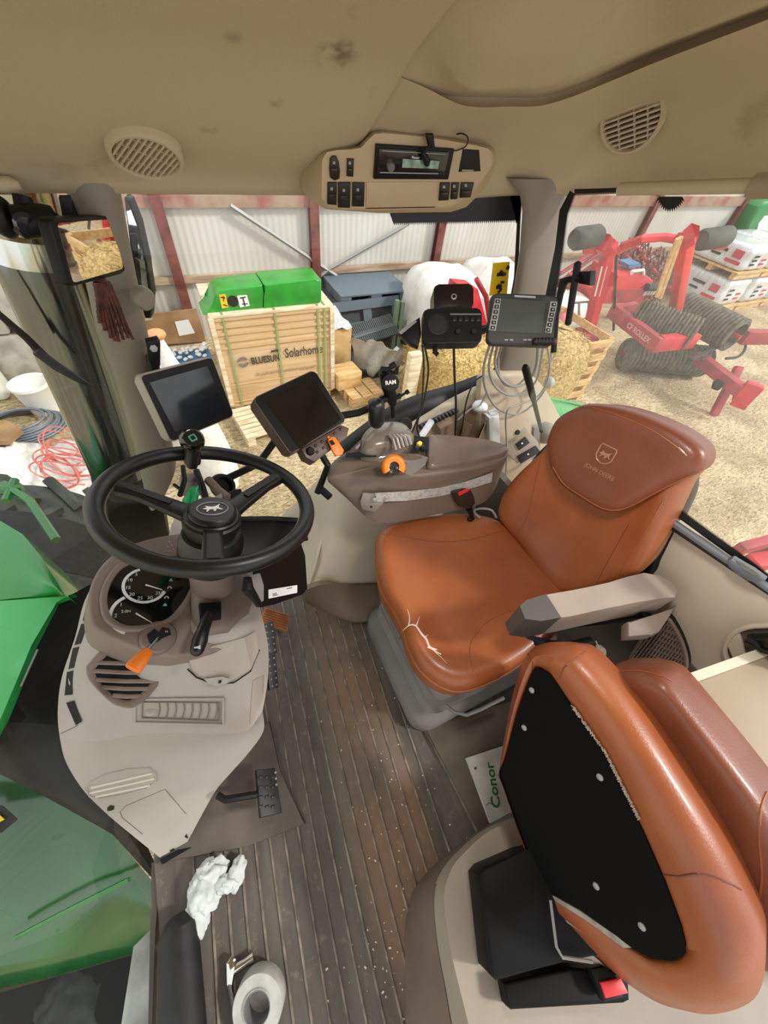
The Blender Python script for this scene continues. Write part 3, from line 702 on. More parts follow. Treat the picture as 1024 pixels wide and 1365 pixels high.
# black cowl between hood and cab
cw_ = [((98, 791, .285), (150, 780, .2), (260, 800, -.1)), ((73, 801, .285), (140, 850, .15), (250, 900, -.1)), ((42, 860, .285), (125, 930, .12), (240, 1050, -.12)),
       ((20, 915, .285), (90, 985, .1), (222, 1192, -.12)), ((0, 960, .285), (50, 1015, .08), (150, 1112, -.05)), ((-20, 990, .285), (10, 1010, .1), (60, 1062, .0)), ((-60, 1010, .27), (-40, 1012, .1), (0, 1032, .05))]
mb = MB()
Zc = lambda c, k: (Pz(*c) if k >= 3 else np.array((min(Pz(*c)[0], -.6), Pz(*c)[1], c[2])))
mb.grid([[Pz(*c[0]), lerp(Pz(*c[0]), Pz(*c[1]), .5) + (0, 0, .03), Pz(*c[1]), lerp(Pz(*c[1]), Zc(c[2], k), .5), Zc(c[2], k)] for k, c in enumerate(cw_)], thick=(0, 0, -.02)); mb.build('rear_cowl', M_black, t, smooth=70)
a, b = Pz(50, 866, .29), Pz(28, 915, .29); mb = MB(); mb.tube([a, b], .003, 5); mb.build('cowl_trim', M_galv, t)
# side panel curving under, its shade put into a darker green
rows = []
top = [(-120, 990, .1), (0, 1030, .05), (60, 1060, 0), (150, 1110, -.05), (217, 1192, -.12)]
bot = [(-120, 1350, -.35), (0, 1318, -.35), (70, 1302, -.35), (130, 1285, -.35), (212, 1262, -.3)]
for s in np.linspace(0, 1, 10):
    row = []
    for i in np.linspace(0, 4, 17):
        k = min(3, int(i)); f_ = i - k
        tt, bb = lerp(top[k], top[k + 1], f_), lerp(bot[k], bot[k + 1], f_); q = lerp(tt, bb, s)
        p = Pz(q[0], q[1], q[2] + 0.0); p += (-.0, -.0, .03 * math.sin(s * math.pi)); row.append(p)
    rows.append(row)
mb = MB(); mb.grid(rows, thick=(-.05, .02, -.06)); sp = mb.build('side_panel', mat('side_shade_green', '0a4a1c', .2, c2='115f26', nscale=2.5, coat=.5), t, smooth=70)
mb = MB(); a = [Pz(-40, 1075, .045), Pz(-40, 1098, .03), Pz(2, 1099, .035), Pz(14, 1092, .04), Pz(4, 1083, .04)]; mb.prism([p + (0, 0, .022) for p in a], (0, 0, .004)); mb.build('yellow_stripe', M_yel, sp)
mb = MB(); a = [Pz(-40, 1068, .065), Pz(-40, 1110, .045), Pz(2, 1110, .05), Pz(24, 1092, .055), Pz(4, 1074, .06)]; mb.prism([p + (0, 0, -.0) for p in a], (0, 0, .004)); mb.build('stripe_border', M_black, sp)
mb = MB(); mb.tube([Pz(20, 1250 , -.2), Pz(100, 1208, -.13), Pz(172, 1172, -.07)], .006, 6); mb.build('panel_edge', M_greend, sp)
mb = MB(); mb.prism([Pz(*s, -.45) for s in ((-100, 1352), (215, 1262), (215, 1420), (-100, 1500))], (0, 0, -.08)); mb.build('side_step', M_black, t)

# front wheel
c = np.array((-1.45, 2.2, -1.0)); t = thing('lugged_tyre', c * (1, 1, 0) + (0, 0, GZ), 'front tractor tyre with heavy lugs, beyond the hood at the left edge', 'tyre')
T = np.column_stack([(1, 0, 0), (0, 0, 1), (0, -1, 0)]); r = .6
mb = MB(); mb.lathe([(.35, -.24), (.5, -.26), (r - .05, -.24), (r, -.18), (r, .18), (r - .05, .24), (.5, .26), (.35, .24)], c, T, 40); mb.build('tyre', M_tyre, t)
for k in range(18):
    mb = MB(); a = 2 * math.pi * k / 18
    for s in (-1, 1):
        a0 = a + (.17 if s > 0 else 0)
        pts = [c + T @ np.array(((r + .02) * math.cos(a0 + u * .28), (r + .02) * math.sin(a0 + u * .28), s * (.02 + .21 * u))) for u in (0, .5, 1)]
        mb.tube(pts, .035, 5)
    mb.build('lug', M_tyre, t)
mb = MB(); mb.lathe([(.05, .1), (.3, .1), (.37, .22), (.35, .24), (.3, .14), (.05, .14)], c, T, 24); mb.build('rim', M_yel, t)
# green front linkage / fender bars
t = thing('front_fender', (-1.0, 1.55, 0.0), 'black front mudguard and green stay behind the hood', 'fender')
mb = MB(); 
rows = [[np.array((-1.4 + .62 * math.cos(a), 1.6 + .38 * s, -1.0 + .8 * math.sin(a))) for a in np.linspace(.35, 1.6, 12)] for s in (0, 1)]
mb.grid(rows, thick=(0, 0, -.02)); mb.build('mudguard', M_blackr, t)
for pts in ([(5, 645), (40, 668), (75, 720)], [(20, 640), (8, 668)], [(0, 655), (30, 650)]):
    mb = MB(); mb.tube([Pz(*s, .02) for s in pts], .018, 8); mb.build('stay', M_greend, t)

# exhaust stack
ye = 1.27
a, b, c_, d = Py(160, 628, ye), Py(49, 343, ye), Py(38, 320, ye), Py(12, 235, ye)
t = thing('exhaust_stack', a, 'polished steel exhaust stack rising beside the right front pillar', 'exhaust')
T = frame(b - a); L = np.linalg.norm(b - a)
mb = MB(); mb.lathe([(.06, -.02), (.088, 0), (.088, L), (.07, L + .012), (.06, L + .012)], a, T, 40); mb.build('heat_shield', mat('polished_shield', '7a8084', .13, 1.0), t)
T2 = frame(d - b); L2 = np.linalg.norm(d - b)
mb = MB(); mb.lathe([(.05, .0), (.074, 0), (.076, L2), (.06, L2)], b, T2, 36); mb.build('pipe', mat('heat_tinted_steel', 'a8977e', .16, 1.0), t)
mb = MB(); mb.lathe([(.076, .0), (.092, .0), (.092, .055), (.076, .055)], b + T2[:, 2] * .0, T2, 36); mb.build('clamp_band', M_chrome, t)
mb = MB(); mb.lathe([(.05, -.09), (.085, -.08), (.095, -.03), (.09, .0), (.06, 0)], a, T, 32); mb.build('base_collar', M_blackr, t)
mb = MB(); q = [Py(138, 664, 1.2), Py(212, 648, 1.2), Py(228, 720, 1.2), Py(150, 735, 1.2)]; mb.prism(q, (0, .2, 0), r=.02); mb.build('lower_guard', M_black, t)
# wiper
t = thing('windscreen_wiper', Py(60, 500, 1.1), 'black wiper arm crossing in front of the exhaust stack', 'wiper')
mb = MB(); mb.tube([Py(-40, 396, 1.12), Py(0, 420, 1.12), Py(35, 450, 1.12), Py(60, 476, 1.12)], [.006, .007, .008, .01], 6); mb.build('wiper_arm', M_black, t)
mb = MB(); mb.tube([Py(48, 468, 1.1), Py(75, 488, 1.1), Py(100, 503, 1.1), Py(120, 514, 1.1)], [.01, .011, .009, .005], 6); mb.build('blade', M_blackr, t)
# exterior mirror
t = thing('outside_mirror', Py(190, 350, 1.25), 'tall outside mirror edge-on behind the right front pillar', 'mirror')
q = [(165, 264), (172, 268), (184, 300), (196, 352), (203, 395), (201, 425), (193, 425), (180, 380)]
ctr = [Py(*s, 1.3) for s in q]
mb = MB(); mb.prism(ctr, (.015, .05, 0), r=.008); mb.build('housing', M_black, t)
q2 = [(166, 266), (171, 270), (183, 302), (193, 350), (199, 395), (196, 405), (184, 370)]
mb = MB(); mb.prism([Py(*s, 1.295) for s in q2], (0, -.004, 0)); mb.build('mirror_glass', mat('mirror_silver', 'e8e8e8', .02, 1.0), t)

# far left barn contents
t = thing('concrete_block', (-1.6, 4.9, GZ), 'row of stacked grey concrete wall blocks beyond the exhaust, bottom course', 'block', 'concrete blocks along the wall')
t0 = t
mb = MB(); mb.box((-2.0, 6.02, GZ + .3), (1.6, .6, .58), r=.02); mb.build('block_body', M_conc, t)
for x, z, lb in ((-3.65, .3, 'grey concrete wall block, far left of the bottom course'), (-2.6, .9, 'grey concrete wall block in the upper course, at the left edge'), (-1.1, .9, 'grey concrete wall block in the upper course, nearest the exhaust')):
    mb = MB(); mb.box((x, 6.02, GZ + z), (1.46 if z > .5 else 1.55, .6, .58), r=.02); o = mb.build('concrete_block', M_conc); tag(o, lb, 'block')
t0['label'] = 'grey concrete wall block of the bottom course behind the white bucket'; del t0['group']
c = Pz(63, 545, GZ); t = thing('white_bucket', c, 'dirty white bucket standing by the concrete blocks', 'bucket')
mb = MB(); mb.lathe([(.001, .01), (.14, .01), (.15, 0), (.19, .32), (.2, .33), (.2, .36), (.185, .36), (.18, .33), (.14, .05), (.001, .05)], c, None, 28); mb.build('pail', M_white, t)
c = Pz(8, 532, GZ); t = thing('white_canister', c, 'white plastic canister at the left edge, by the blocks', 'canister')
mb = MB(); mb.box(c + (-.12, .1, .22), (.36, .3, .44), r=.06, seg=4); mb.build('canister_body', M_white, t)
mb = MB(); mb.lathe([(.04, 0), (.04, .05), (.001, .05)], c + (-.12, .1, .44), None, 12); mb.build('cap', M_black, t)
c = Pz(32, 572, GZ); mb = MB()
for k in range(7):
    R_ = .42 - .025 * k; mb.tube([c + np.array((R_ * math.cos(a) + .02 * math.sin(k * 3), R_ * .75 * math.sin(a), .02 + .018 * k)) for a in np.linspace(0, 2 * math.pi, 30, endpoint=False)], .014, 5, closed=True)
o = mb.build('hose_coil', mat('grey_hose', '6f7883', .5)); tag(o, 'coil of grey-blue hose on the barn floor behind the white sheet', 'hose')
# white sheet and twine
rows = []
for j in range(13):
    row = []
    for i in range(17):
        q = lerp(lerp((-60, 595), (135, 588), i / 16), lerp((-60, 660), (160, 672), i / 16), j / 12)
        p = Pz(*q, GZ + .06); p[2] += .05 * math.sin(i * 1.1 + j * .7) + .03 * math.sin(i * 2.3 - j * 1.6) + .1 * math.sin(j / 12 * math.pi); row.append(p)
    rows.append(row)
mb = MB(); mb.grid(rows, thick=(0, 0, -.02)); o = mb.build('white_sheet', M_bag, smooth=80); tag(o, 'rumpled white plastic sheet under the tangled pink twine', 'sheet')
mb = MB(); rr = random.Random(8)
for k in range(11):
    cxy = (rr.uniform(70, 108), rr.uniform(590, 630)); R1, R2 = rr.uniform(20, 48), rr.uniform(10, 26); ph = rr.uniform(0, 6)
    mb.tube([Pz(cxy[0] + R1 * math.cos(a), cxy[1] + R2 * math.sin(a + .4), GZ + .3 + .04 * math.sin(3 * a + ph)) for a in np.linspace(ph, ph + 5.8, 30)], .008, 4)
o = mb.build('twine_tangle', M_pinkw); stuff(o); tag(o, 'tangle of pink baler twine on the white sheet', 'twine')
mb = MB(); p = [Pz(*s, GZ + .2) for s in ((-40, 560), (10, 560), (28, 572), (10, 588), (-40, 590))]; mb.prism(p, (0, 0, -.05)); o = mb.build('brown_mat', M_brownboard); tag(o, 'brown board scrap at the left edge beside the white sheet', 'board')

# rear mudguard of the tractor outside the right window
t = thing('rear_fender', (1.7, 1.2, -.4), 'green rear mudguard of the tractor outside, behind the seat back', 'fender')
rows = []
for s in np.linspace(0, 1, 8):
    rows.append([Pz(*lerp((700, 522), (812, 545), u), .3) * (1 - s) + Pz(*lerp((712, 545), (850, 640), u), .3) * s + (0, 0, .04 * math.sin(s * 2.2) - (.0 if s else .02)) for u in np.linspace(0, 1, 12)])
mb = MB(); mb.grid(rows, thick=(0, 0, -.04)); mb.build('fender_top', M_greenp, t)
mb = MB(); a = [Pz(*lerp((700, 522), (812, 545), u), .3) for u in np.linspace(0, 1, 12)]; mb.grid([a, [p + (0.05, .05, -.5) for p in a]], thick=(0, -.03, 0)); mb.build('fender_side', M_greenp, t)
# ================================================================== CAB SHELL
M_liner = mat('headliner', 'afa083', .78, c2='857658', nscale=7, lo=.64, hi=.86, ndetail=5, bump=.15, bscale=500)
M_beige = mat('beige_plastic', 'b9ab98', .55, c2='b1a28f', nscale=4, bump=.12, bscale=450)
M_taupe = mat('taupe_plastic', '84746a', .5, c2='7b6b61', nscale=4, bump=.12, bscale=450)
M_pillar = mat('pillar_plastic', '7d7467', .5, c2='766d60', nscale=4, bump=.08, bscale=400)
M_cream = mat('cream_panel', 'cbbfaa', .6, c2='c3b7a2', nscale=2, bump=.08, bscale=400)
M_seal = mat('door_seal', '0e0e0e', .5)
M_dark = mat('dark_recess', '0a0a0a', .8)
M_grille = mat('grille_plastic', '8f8168', .6)
M_btn = mat('switch_black', '1b1a19', .4)
M_screen = mat('screen_off', '0b0d10', .08, coat=.6)
M_brown = mat('console_brown', '6f5f54', .42, c2='65564b', nscale=5, bump=.1, bscale=500)
M_orange = mat('orange_plastic', 'ee7d1a', .4)
M_leather = None
M_glass = glass('window_glass', (.97, .985, .97), .02)
M_glassd = glass('dusty_window_glass', (.96, .97, .955), .015, haze=.06)

# ---- headliner: lowered front part
YE = 1.0
fp = [(1.0, 1.29), (.992, 1.305), (.96, 1.335), (.9, 1.362), (.85, 1.393), (.8, 1.425), (.75, 1.46), (.7, 1.492), (.62, 1.53), (.5, 1.572), (.3, 1.61), (0, 1.635), (-.4, 1.645), (-.95, 1.645)]
xb = .385
rows = []
fxs = [-1.1, -.8, -.55, -.4, -.25, -.1, 0, .1, .2, .28, .33, .36, .378, xb]
for y, z in fp:
    row = []
    for x in fxs:
        zz = z
        k = max(0, (x - .28) / (xb - .28)); zz += .02 * k * k * min(1, max(0, (1.0 - y) / .1)); row.append((x, y - .0 * k, zz))
    row.append((xb + .012, y, z + .05)); row.append((xb + .016, y, 1.8))
    rows.append(row)
rows = [[(p[0], 1.05, 1.285) for p in rows[0]]] + rows
mb = MB(); mb.grid(rows)
# rear recess: cove sweeping round the corner, with a sunken band between cove and roof panel
def edge_dist(x, y):
    qx, qy = max(x - .8, 0), max(y - .73, 0)
    return .27 - math.hypot(qx, qy) if (qx or qy) else .27 + min(.8 - x, .73 - y)
def Pe(px, py, e):
    r = ray(px, py); a, b = .2, 3.0
    for _ in range(50):
        m_ = (a + b) / 2; q = EYE + r * m_
        if edge_dist(q[0], q[1]) > e: a = m_
        else: b = m_
    return EYE + r * a
cx = [440, 500, 560, 620, 680, 720, 760, 810, 870, 940, 1024, 1110]
bot = [262, 262, 262, 262, 258, 258, 258, 256, 253, 250, 245, 240]
crs = [139, 139, 140, 141, 142, 141, 130, 110, 85, 58, 26, -8]
rows = []
for f_, e, up in ((0, -.03, -3), (0, 0, 0), (.1, .012, 0), (.3, .045, 0), (.55, .1, 0), (.8, .17, 0), (1.0, .24, 0), (1.0, .222, 5), (1.0, .215, 12), (1.0, .24, 18), (1.0, .27, 22), (1.0, .3, 28)):
    rows.append([Pe(x, b + (c - b) * f_ - up, e) for x, b, c in zip(cx, bot, crs)])
lastr = rows[-1]
wr = lambda p: min(1, max(0, (p[0] - .62) / .15))
rows.append([p + np.array((-.08 * wr(p), -.05 + .0 * wr(p), .05 + .02 * wr(p))) for p in lastr])
rows.append([p + np.array((-.2 * wr(p), -.2, .14)) for p in lastr])
rows.append([p + np.array((-.3 * wr(p), -.6, .2)) for p in lastr])
rows.append([np.array((.3 + .01 * k, -.9 + .1 * k, 1.8)) for k, p in enumerate(lastr)])
def lift(p):
    zf = interp(1.0 - p[1], [1.0 - a for a, b in fp], [b for a, b in fp]) + .03
    w_ = min(1, max(0, (.46 - p[0]) / .05))
    return np.array((p[0], p[1], p[2] + w_ * max(0, zf - p[2])))
rows = [[lift(p) for p in r] for r in rows]
dn_ = [spline(r, 5) for r in rows]
mb.grid(dn_)
# greasy smudges on the liner
def on_liner(px, py):
    r = ray(px, py)
    for t_ in np.arange(.25, 2, .003):
        q = EYE + r * t_
        if q[2] > interp(1.0 - q[1], [1.0 - a for a, b in fp], [b for a, b in fp]) - .001: return q
nt = M_liner.node_tree; bs = nt.nodes['Principled BSDF']; src = bs.inputs['Base Color'].links[0].from_socket
geo = nt.nodes.new('ShaderNodeNewGeometry'); wn = nt.nodes.new('ShaderNodeTexNoise'); wn.inputs['Scale'].default_value = 45; wn.inputs['Detail'].default_value = 4; nt.links.new(geo.outputs['Position'], wn.inputs[0])
for (px, py, rad, amt) in ((452, 70, .04, .75), (280, 174, .02, .5), (368, 137, .014, .4), (312, 50, .016, .4), (478, 16, .016, .4), (560, 105, .006, .8)):
    q = on_liner(px, py)
    if q is None: continue
    ds = nt.nodes.new('ShaderNodeVectorMath'); ds.operation = 'DISTANCE'; ds.inputs[1].default_value = tuple(q); nt.links.new(geo.outputs['Position'], ds.inputs[0])
    m1 = nt.nodes.new('ShaderNodeMapRange'); m1.interpolation_type = 'SMOOTHSTEP'; m1.inputs['From Min'].default_value = rad; m1.inputs['From Max'].default_value = rad * .1; nt.links.new(ds.outputs['Value'], m1.inputs['Value'])
    m2 = nt.nodes.new('ShaderNodeMapRange'); m2.inputs['From Min'].default_value = .42; m2.inputs['From Max'].default_value = .62; m2.inputs['To Max'].default_value = amt; nt.links.new(wn.outputs['Fac'], m2.inputs['Value'])
    mu = nt.nodes.new('ShaderNodeMath'); mu.operation = 'MULTIPLY'; nt.links.new(m1.outputs[0], mu.inputs[0]); nt.links.new(m2.outputs[0], mu.inputs[1])
    mx = nt.nodes.new('ShaderNodeMix'); mx.data_type = 'RGBA'; nt.links.new(mu.outputs[0], mx.inputs[0]); nt.links.new(src, mx.inputs[6]); mx.inputs[7].default_value = lin('55462f') + [1]; src = mx.outputs[2]
nt.links.new(src, bs.inputs['Base Color'])
struct(mb.build('ceiling', M_liner, smooth=70, recalc=False))
mb = MB(); mb.box((0.1, .1, 1.84), (2.4, 2.3, .06), r=.02); struct(mb.build('ceiling', M_liner))
# ---- floor with ridged mat
fd = Pz(383, 1000, 0) - Pz(440, 1300, 0); vd = np.array((220 - CC[0], 27 - CC[1], FP)); fd = MW @ vd; fd[2] = 0; fd = nrm(fd); fn = np.array((fd[1], -fd[0], 0))
if fn[0] < 0: fn = -fn
def floormat():
    m = bpy.data.materials.new('ridged_mat'); m.use_nodes = True; nt = m.node_tree; b = nt.nodes['Principled BSDF']; b.inputs['Roughness'].default_value = .75
    tc = nt.nodes.new('ShaderNodeTexCoord'); mp = nt.nodes.new('ShaderNodeMapping'); mp.inputs['Rotation'].default_value = (0, 0, -math.atan2(fd[1], fd[0]))
    nt.links.new(tc.outputs['Object'], mp.inputs[0])
    sp = nt.nodes.new('ShaderNodeMapping'); sp.inputs['Scale'].default_value = (1.1, 6.0, 1); nt.links.new(mp.outputs[0], sp.inputs[0])
    n1 = nt.nodes.new('ShaderNodeTexNoise'); n1.inputs['Scale'].default_value = 1.5; n1.inputs['Detail'].default_value = 6; n1.inputs['Roughness'].default_value = .65; nt.links.new(sp.outputs[0], n1.inputs[0])
    n2 = nt.nodes.new('ShaderNodeTexNoise'); n2.inputs['Scale'].default_value = 26; n2.inputs['Detail'].default_value = 7; n2.inputs['Roughness'].default_value = .75; nt.links.new(tc.outputs['Object'], n2.inputs[0])
    n4 = nt.nodes.new('ShaderNodeTexNoise'); n4.inputs['Scale'].default_value = 3.2; n4.inputs['Detail'].default_value = 4; nt.links.new(tc.outputs['Object'], n4.inputs[0])
    # trodden dirt lane
    dot = nt.nodes.new('ShaderNodeVectorMath'); dot.operation = 'DOT_PRODUCT'; dot.inputs[1].default_value = tuple(fn); nt.links.new(tc.outputs['Object'], dot.inputs[0])
    mr = nt.nodes.new('ShaderNodeMapRange'); mr.interpolation_type = 'SMOOTHSTEP'; mr.inputs['From Min'].default_value = LANE - .16; mr.inputs['From Max'].default_value = LANE - .03
    mr2 = nt.nodes.new('ShaderNodeMapRange'); mr2.interpolation_type = 'SMOOTHSTEP'; mr2.inputs['From Min'].default_value = LANE + .1; mr2.inputs['From Max'].default_value = LANE + .16; mr2.inputs['To Min'].default_value = 1; mr2.inputs['To Max'].default_value = 0
    for k in (mr, mr2): nt.links.new(dot.outputs['Value'], k.inputs['Value'])
    mu = nt.nodes.new('ShaderNodeMath'); mu.operation = 'MULTIPLY'; nt.links.new(mr.outputs[0], mu.inputs[0]); nt.links.new(mr2.outputs[0], mu.inputs[1])
    r4 = nt.nodes.new('ShaderNodeMapRange'); r4.inputs['From Min'].default_value = .3; r4.inputs['From Max'].default_value = .6; nt.links.new(n4.outputs['Fac'], r4.inputs['Value'])
    mu2 = nt.nodes.new('ShaderNodeMath'); mu2.operation = 'MULTIPLY'; nt.links.new(mu.outputs[0], mu2.inputs[0]); nt.links.new(r4.outputs[0], mu2.inputs[1])
    r1 = nt.nodes.new('ShaderNodeValToRGB'); e = r1.color_ramp.elements; e[0].position = .32; e[0].color = lin('47423d') + [1]; e[1].position = .68; e[1].color = lin('6e665e') + [1]; nt.links.new(n1.outputs['Fac'], r1.inputs[0])
    m1 = nt.nodes.new('ShaderNodeMix'); m1.data_type = 'RGBA'; nt.links.new(mu2.outputs[0], m1.inputs[0]); nt.links.new(r1.outputs[0], m1.inputs[6]); m1.inputs[7].default_value = lin('806651') + [1]
    r2 = nt.nodes.new('ShaderNodeMapRange'); r2.inputs['From Min'].default_value = .56; r2.inputs['From Max'].default_value = .75; r2.inputs['To Max'].default_value = .7; nt.links.new(n2.outputs['Fac'], r2.inputs['Value'])
    m2 = nt.nodes.new('ShaderNodeMix'); m2.data_type = 'RGBA'; nt.links.new(r2.outputs[0], m2.inputs[0]); nt.links.new(m1.outputs[2], m2.inputs[6]); m2.inputs[7].default_value = lin('938470') + [1]
    nt.links.new(m2.outputs[2], b.inputs['Base Color'])
    bp = nt.nodes.new('ShaderNodeBump'); bp.inputs['Strength'].default_value = .3; bp.inputs['Distance'].default_value = .004; nt.links.new(n2.outputs['Fac'], bp.inputs['Height']); nt.links.new(bp.outputs[0], b.inputs['Normal'])
    return m
LANE = float(Pz(520, 1120, 0) @ fn)
M_mat = floormat()
mb = MB(); mb.box((.31, -.1, -.03), (1.62, 2.25, .06)); o = mb.build('floor', M_mat)
o.data.transform(Matrix.Translation(o.location)); o.location = (0, 0, 0); struct(o)
M_ridge = mat('mat_ridge', '655d55', .7, c2='968979', nscale=22, bump=.3, bscale=300)
mb = MB(); r0 = float(Pz(262, 1250, 0) @ fn); c0 = np.array((0, .15, 0))
k = 0
while True:
    s = r0 + .0415 * k; k += 1
    if s > float(Pz(600, 1100, 0) @ fn): break
    a = fn * s + fd * (-1.0 - 0); b_ = fn * s + fd * .82
    mb.prism([a - fn * .0035, a - fn * .0015 + (0, 0, .004), a + fn * .0015 + (0, 0, .004), a + fn * .0035], b_ - a)
struct(mb.build('floor', M_ridge, smooth=60))
# crumbs of dirt trodden in
mb = MB(); rr = random.Random(3)
for k in range(160):
    q = (rr.gauss(530, 45), rr.uniform(870, 1360)); p = Pz(q[0], q[1], .002); s = rr.uniform(.0012, .004)
    mb.box(p, (s, s * rr.uniform(.6, 1.8), s * .5), rotz(rr.uniform(0, 3)))
o = mb.build('floor_crumbs', mat('chaff', 'd8cbb4', .8)); stuff(o); tag(o, 'pale chaff crumbs scattered on the floor mat', 'crumbs')
# smooth toe area under the dash (raised brown apron)
ap = [Pz(207, 1152, .012), Pz(330, 1128, .012), Pz(408, 1098, .006), Pz(372, 1030, .012), Pz(360, 960, .02), Pz(262, 1040, .05), Pz(236, 1118, .03)]
mb = MB(); mb.prism(ap, (0, 0, -.012), r=.004); struct(mb.build('floor', mat('mat_plain', '564d46', .7, c2='665b52', nscale=7)))

# ---- right lower side panel (wheel-arch liner)
def sheet(rows_px, fn_, name, m, thick=(0, .02, 0), parent=None, smooth=70, st=True):
    mb = MB(); mb.grid([[fn_(*q) for q in r] for r in rows_px], thick=thick); o = mb.build(name, m, parent, smooth=smooth)
    return struct(o) if st else o
def densify(rows, n=4):
    R = [spline(r, n) for r in rows]; C_ = [spline([r[k] for r in R], n) for k in range(len(R[0]))]
    return [[c[j] for c in C_] for j in range(len(C_[0]))]
pts = [[Py(372, 700, 1.03), Py(402, 672, 1.02), Py(428, 645, 1.0), Py(470, 610, .98), Py(540, 570, .97), Py(640, 520, .96)],
       [Py(380, 738, .95), Py(418, 705, .92), Py(440, 680, .89), Py(480, 655, .87), Py(560, 640, .86), Py(660, 600, .86)],
       [Py(392, 775, .8), Py(425, 745, .78), Py(450, 730, .76), Py(490, 720, .76), Py(570, 700, .76), Py(680, 680, .78)],
       [Py(402, 792, .69), Py(420, 782, .685), Py(455, 783, .68), Py(500, 783, .67), Py(580, 780, .68), Py(690, 780, .7)]]
mb = MB(); mb.grid(densify(pts), thick=(.0, .03, 0)); struct(mb.build('wall_right', M_cream, smooth=80))
# separate front piece with a seam
pts = [[Py(396, 690, 1.02), Py(408, 676, 1.01), Py(426, 655, .985)], [Py(398, 720, .94), Py(412, 710, .92), Py(431, 698, .895)], [Py(402, 756, .84), Py(412, 752, .82), Py(424, 735, .8)], [Py(406, 780, .72), Py(409, 778, .715), Py(413, 772, .72)]]
mb = MB(); mb.grid(densify([[p - (0, .012, 0) for p in r] for r in pts]), thick=(0, .02, 0)); struct(mb.build('trim_1', M_cream, smooth=80))
# kick panel, brown
pts = [[Py(404, 788, .67), Py(432, 779, .665), Py(460, 784, .66), Py(497, 784, .65), Py(520, 784, .65)],
       [Pz(408, 800, .03), Pz(432, 812, .03), Pz(470, 826, .03), Pz(500, 822, .03), Pz(530, 818, .03)], [Pz(408, 804, .0), Pz(432, 816, .0), Pz(470, 829, .0), Pz(500, 826, .0), Pz(530, 822, .0)]]
mb = MB(); mb.grid(densify(pts, 3), thick=(0, .02, 0)); struct(mb.build('baseboard_right', mat('kick_panel', '7d6b5a', .6, c2='72614f', nscale=5), smooth=60))

# ---- window sill and panes
sp = [Py(x, y, 1.0) for x, y in ((455, 612), (490, 585), (529, 559), (570, 542), (607, 531), (642, 518))]
mb = MB(); mb.grid([[p + (0, .03, .03) for p in spline(sp, 5)], [p + (0, -.0, .025) for p in spline(sp, 5)], [p + (0, -.02, -.02) for p in spline(sp, 5)], [p + (0, -.022, -.045) for p in spline(sp, 5)]], thick=(0, .02, 0)); struct(mb.build('trim_2', M_seal, smooth=60))
q = [Py(165, 262, 1.035), Py(690, 256, 1.035), Py(640, 545, 1.035), Py(560, 580, 1.035), Py(430, 655, 1.035), Py(398, 700, 1.035), Py(300, 735, 1.035), Py(225, 640, 1.035)]
mb = MB(); mb.prism(q, (0, .005, 0)); struct(mb.build('window_1', M_glass, smooth=0))
# windscreen, curved
wsp = spline([(-.36, -.6), (-.49, -.15), (-.535, .05), (-.56, .3), (-.52, .6), (-.38, .88), (-.17, 1.06)], 6)
rows = [[(p[0] * k, p[1], z) for p in wsp] for z, k in ((-.05, 1.0), (.4, 1.04), (.9, 1.06), (1.32, 1.03))]
mb = MB(); mb.grid(rows); struct(mb.build('window_2', glass('windscreen_glass', (.9, .95, .9), .045), smooth=70))
mb = MB(); mb.grid([[(p[0] + .0, p[1], -.06) for p in wsp], [(p[0] + .0, p[1], -.0) for p in wsp]], thick=(.03, 0, 0)); 
# rear pane
XR = 1.03
def RP(px, py, off=0.0):   # plane of the rear window
    return Pp(px, py, (.985 + off, .18, .85), nrm((1, .1, -.12)))
q = [RP(*s) for s in ((766, 252), (1100, 240), (1100, 830), (895, 688), (700, 560), (735, 400))]
mb = MB(); mb.prism(q, nrm((1, .33, 0)) * .005); struct(mb.build('window_3', M_glassd, smooth=0))
# printed black borders with saw-tooth edge
def saw(inner, outer, fnp, name, nt=40, tooth=2.2):
    """black border between the outer line and a toothed inner line (pixels)"""
    mb = MB(); I = inner; seg = []
    L = [0]
    for a, b in zip(I[:-1], I[1:]): L.append(L[-1] + math.dist(a, b))
    def at(P, s):
        LL = [0]
        for a, b in zip(P[:-1], P[1:]): LL.append(LL[-1] + math.dist(a, b))
        s *= LL[-1]
        for i in range(len(P) - 1):
            if s <= LL[i + 1] + 1e-9: u = (s - LL[i]) / (LL[i + 1] - LL[i]); return np.array(P[i]) * (1 - u) + np.array(P[i + 1]) * u
    n = max(4, int(L[-1] / tooth)); V = []; F = []
    for k in range(n):
        s0, s1, sm = k / n, (k + 1) / n, (k + .5) / n
        o0, o1, a0, a1, am = at(outer, s0), at(outer, s1), at(inner, s0), at(inner, s1), at(inner, sm)
        om = at(outer, sm); tip = am + (am - om) / (np.linalg.norm(am - om) + 1e-6) * tooth * 1.6
        b = len(V); V += [fnp(*o0), fnp(*o1), fnp(*a1), fnp(*tip), fnp(*a0)]; F.append((b, b + 1, b + 2, b + 3, b + 4))
    mb.add(V, F); return struct(mb.build(name, M_seal, smooth=0, recalc=False))
R_ = lambda x, y: RP(x, y, -.003)
saw([(766, 258), (756, 285), (750, 330), (741, 390), (734, 450)], [(760, 254), (746, 280), (740, 330), (728, 390), (718, 450)], R_, 'trim_3')
saw([(766, 258), (800, 256.5), (830, 255)], [(766, 252), (800, 251), (830, 250)], R_, 'trim_3')
saw([(877, 264), (884, 275), (891, 279), (899, 277), (907, 271), (911, 264)], [(880, 262), (886, 262), (891, 262), (899, 262), (905, 262), (909, 262)], R_, 'trim_3', tooth=3)
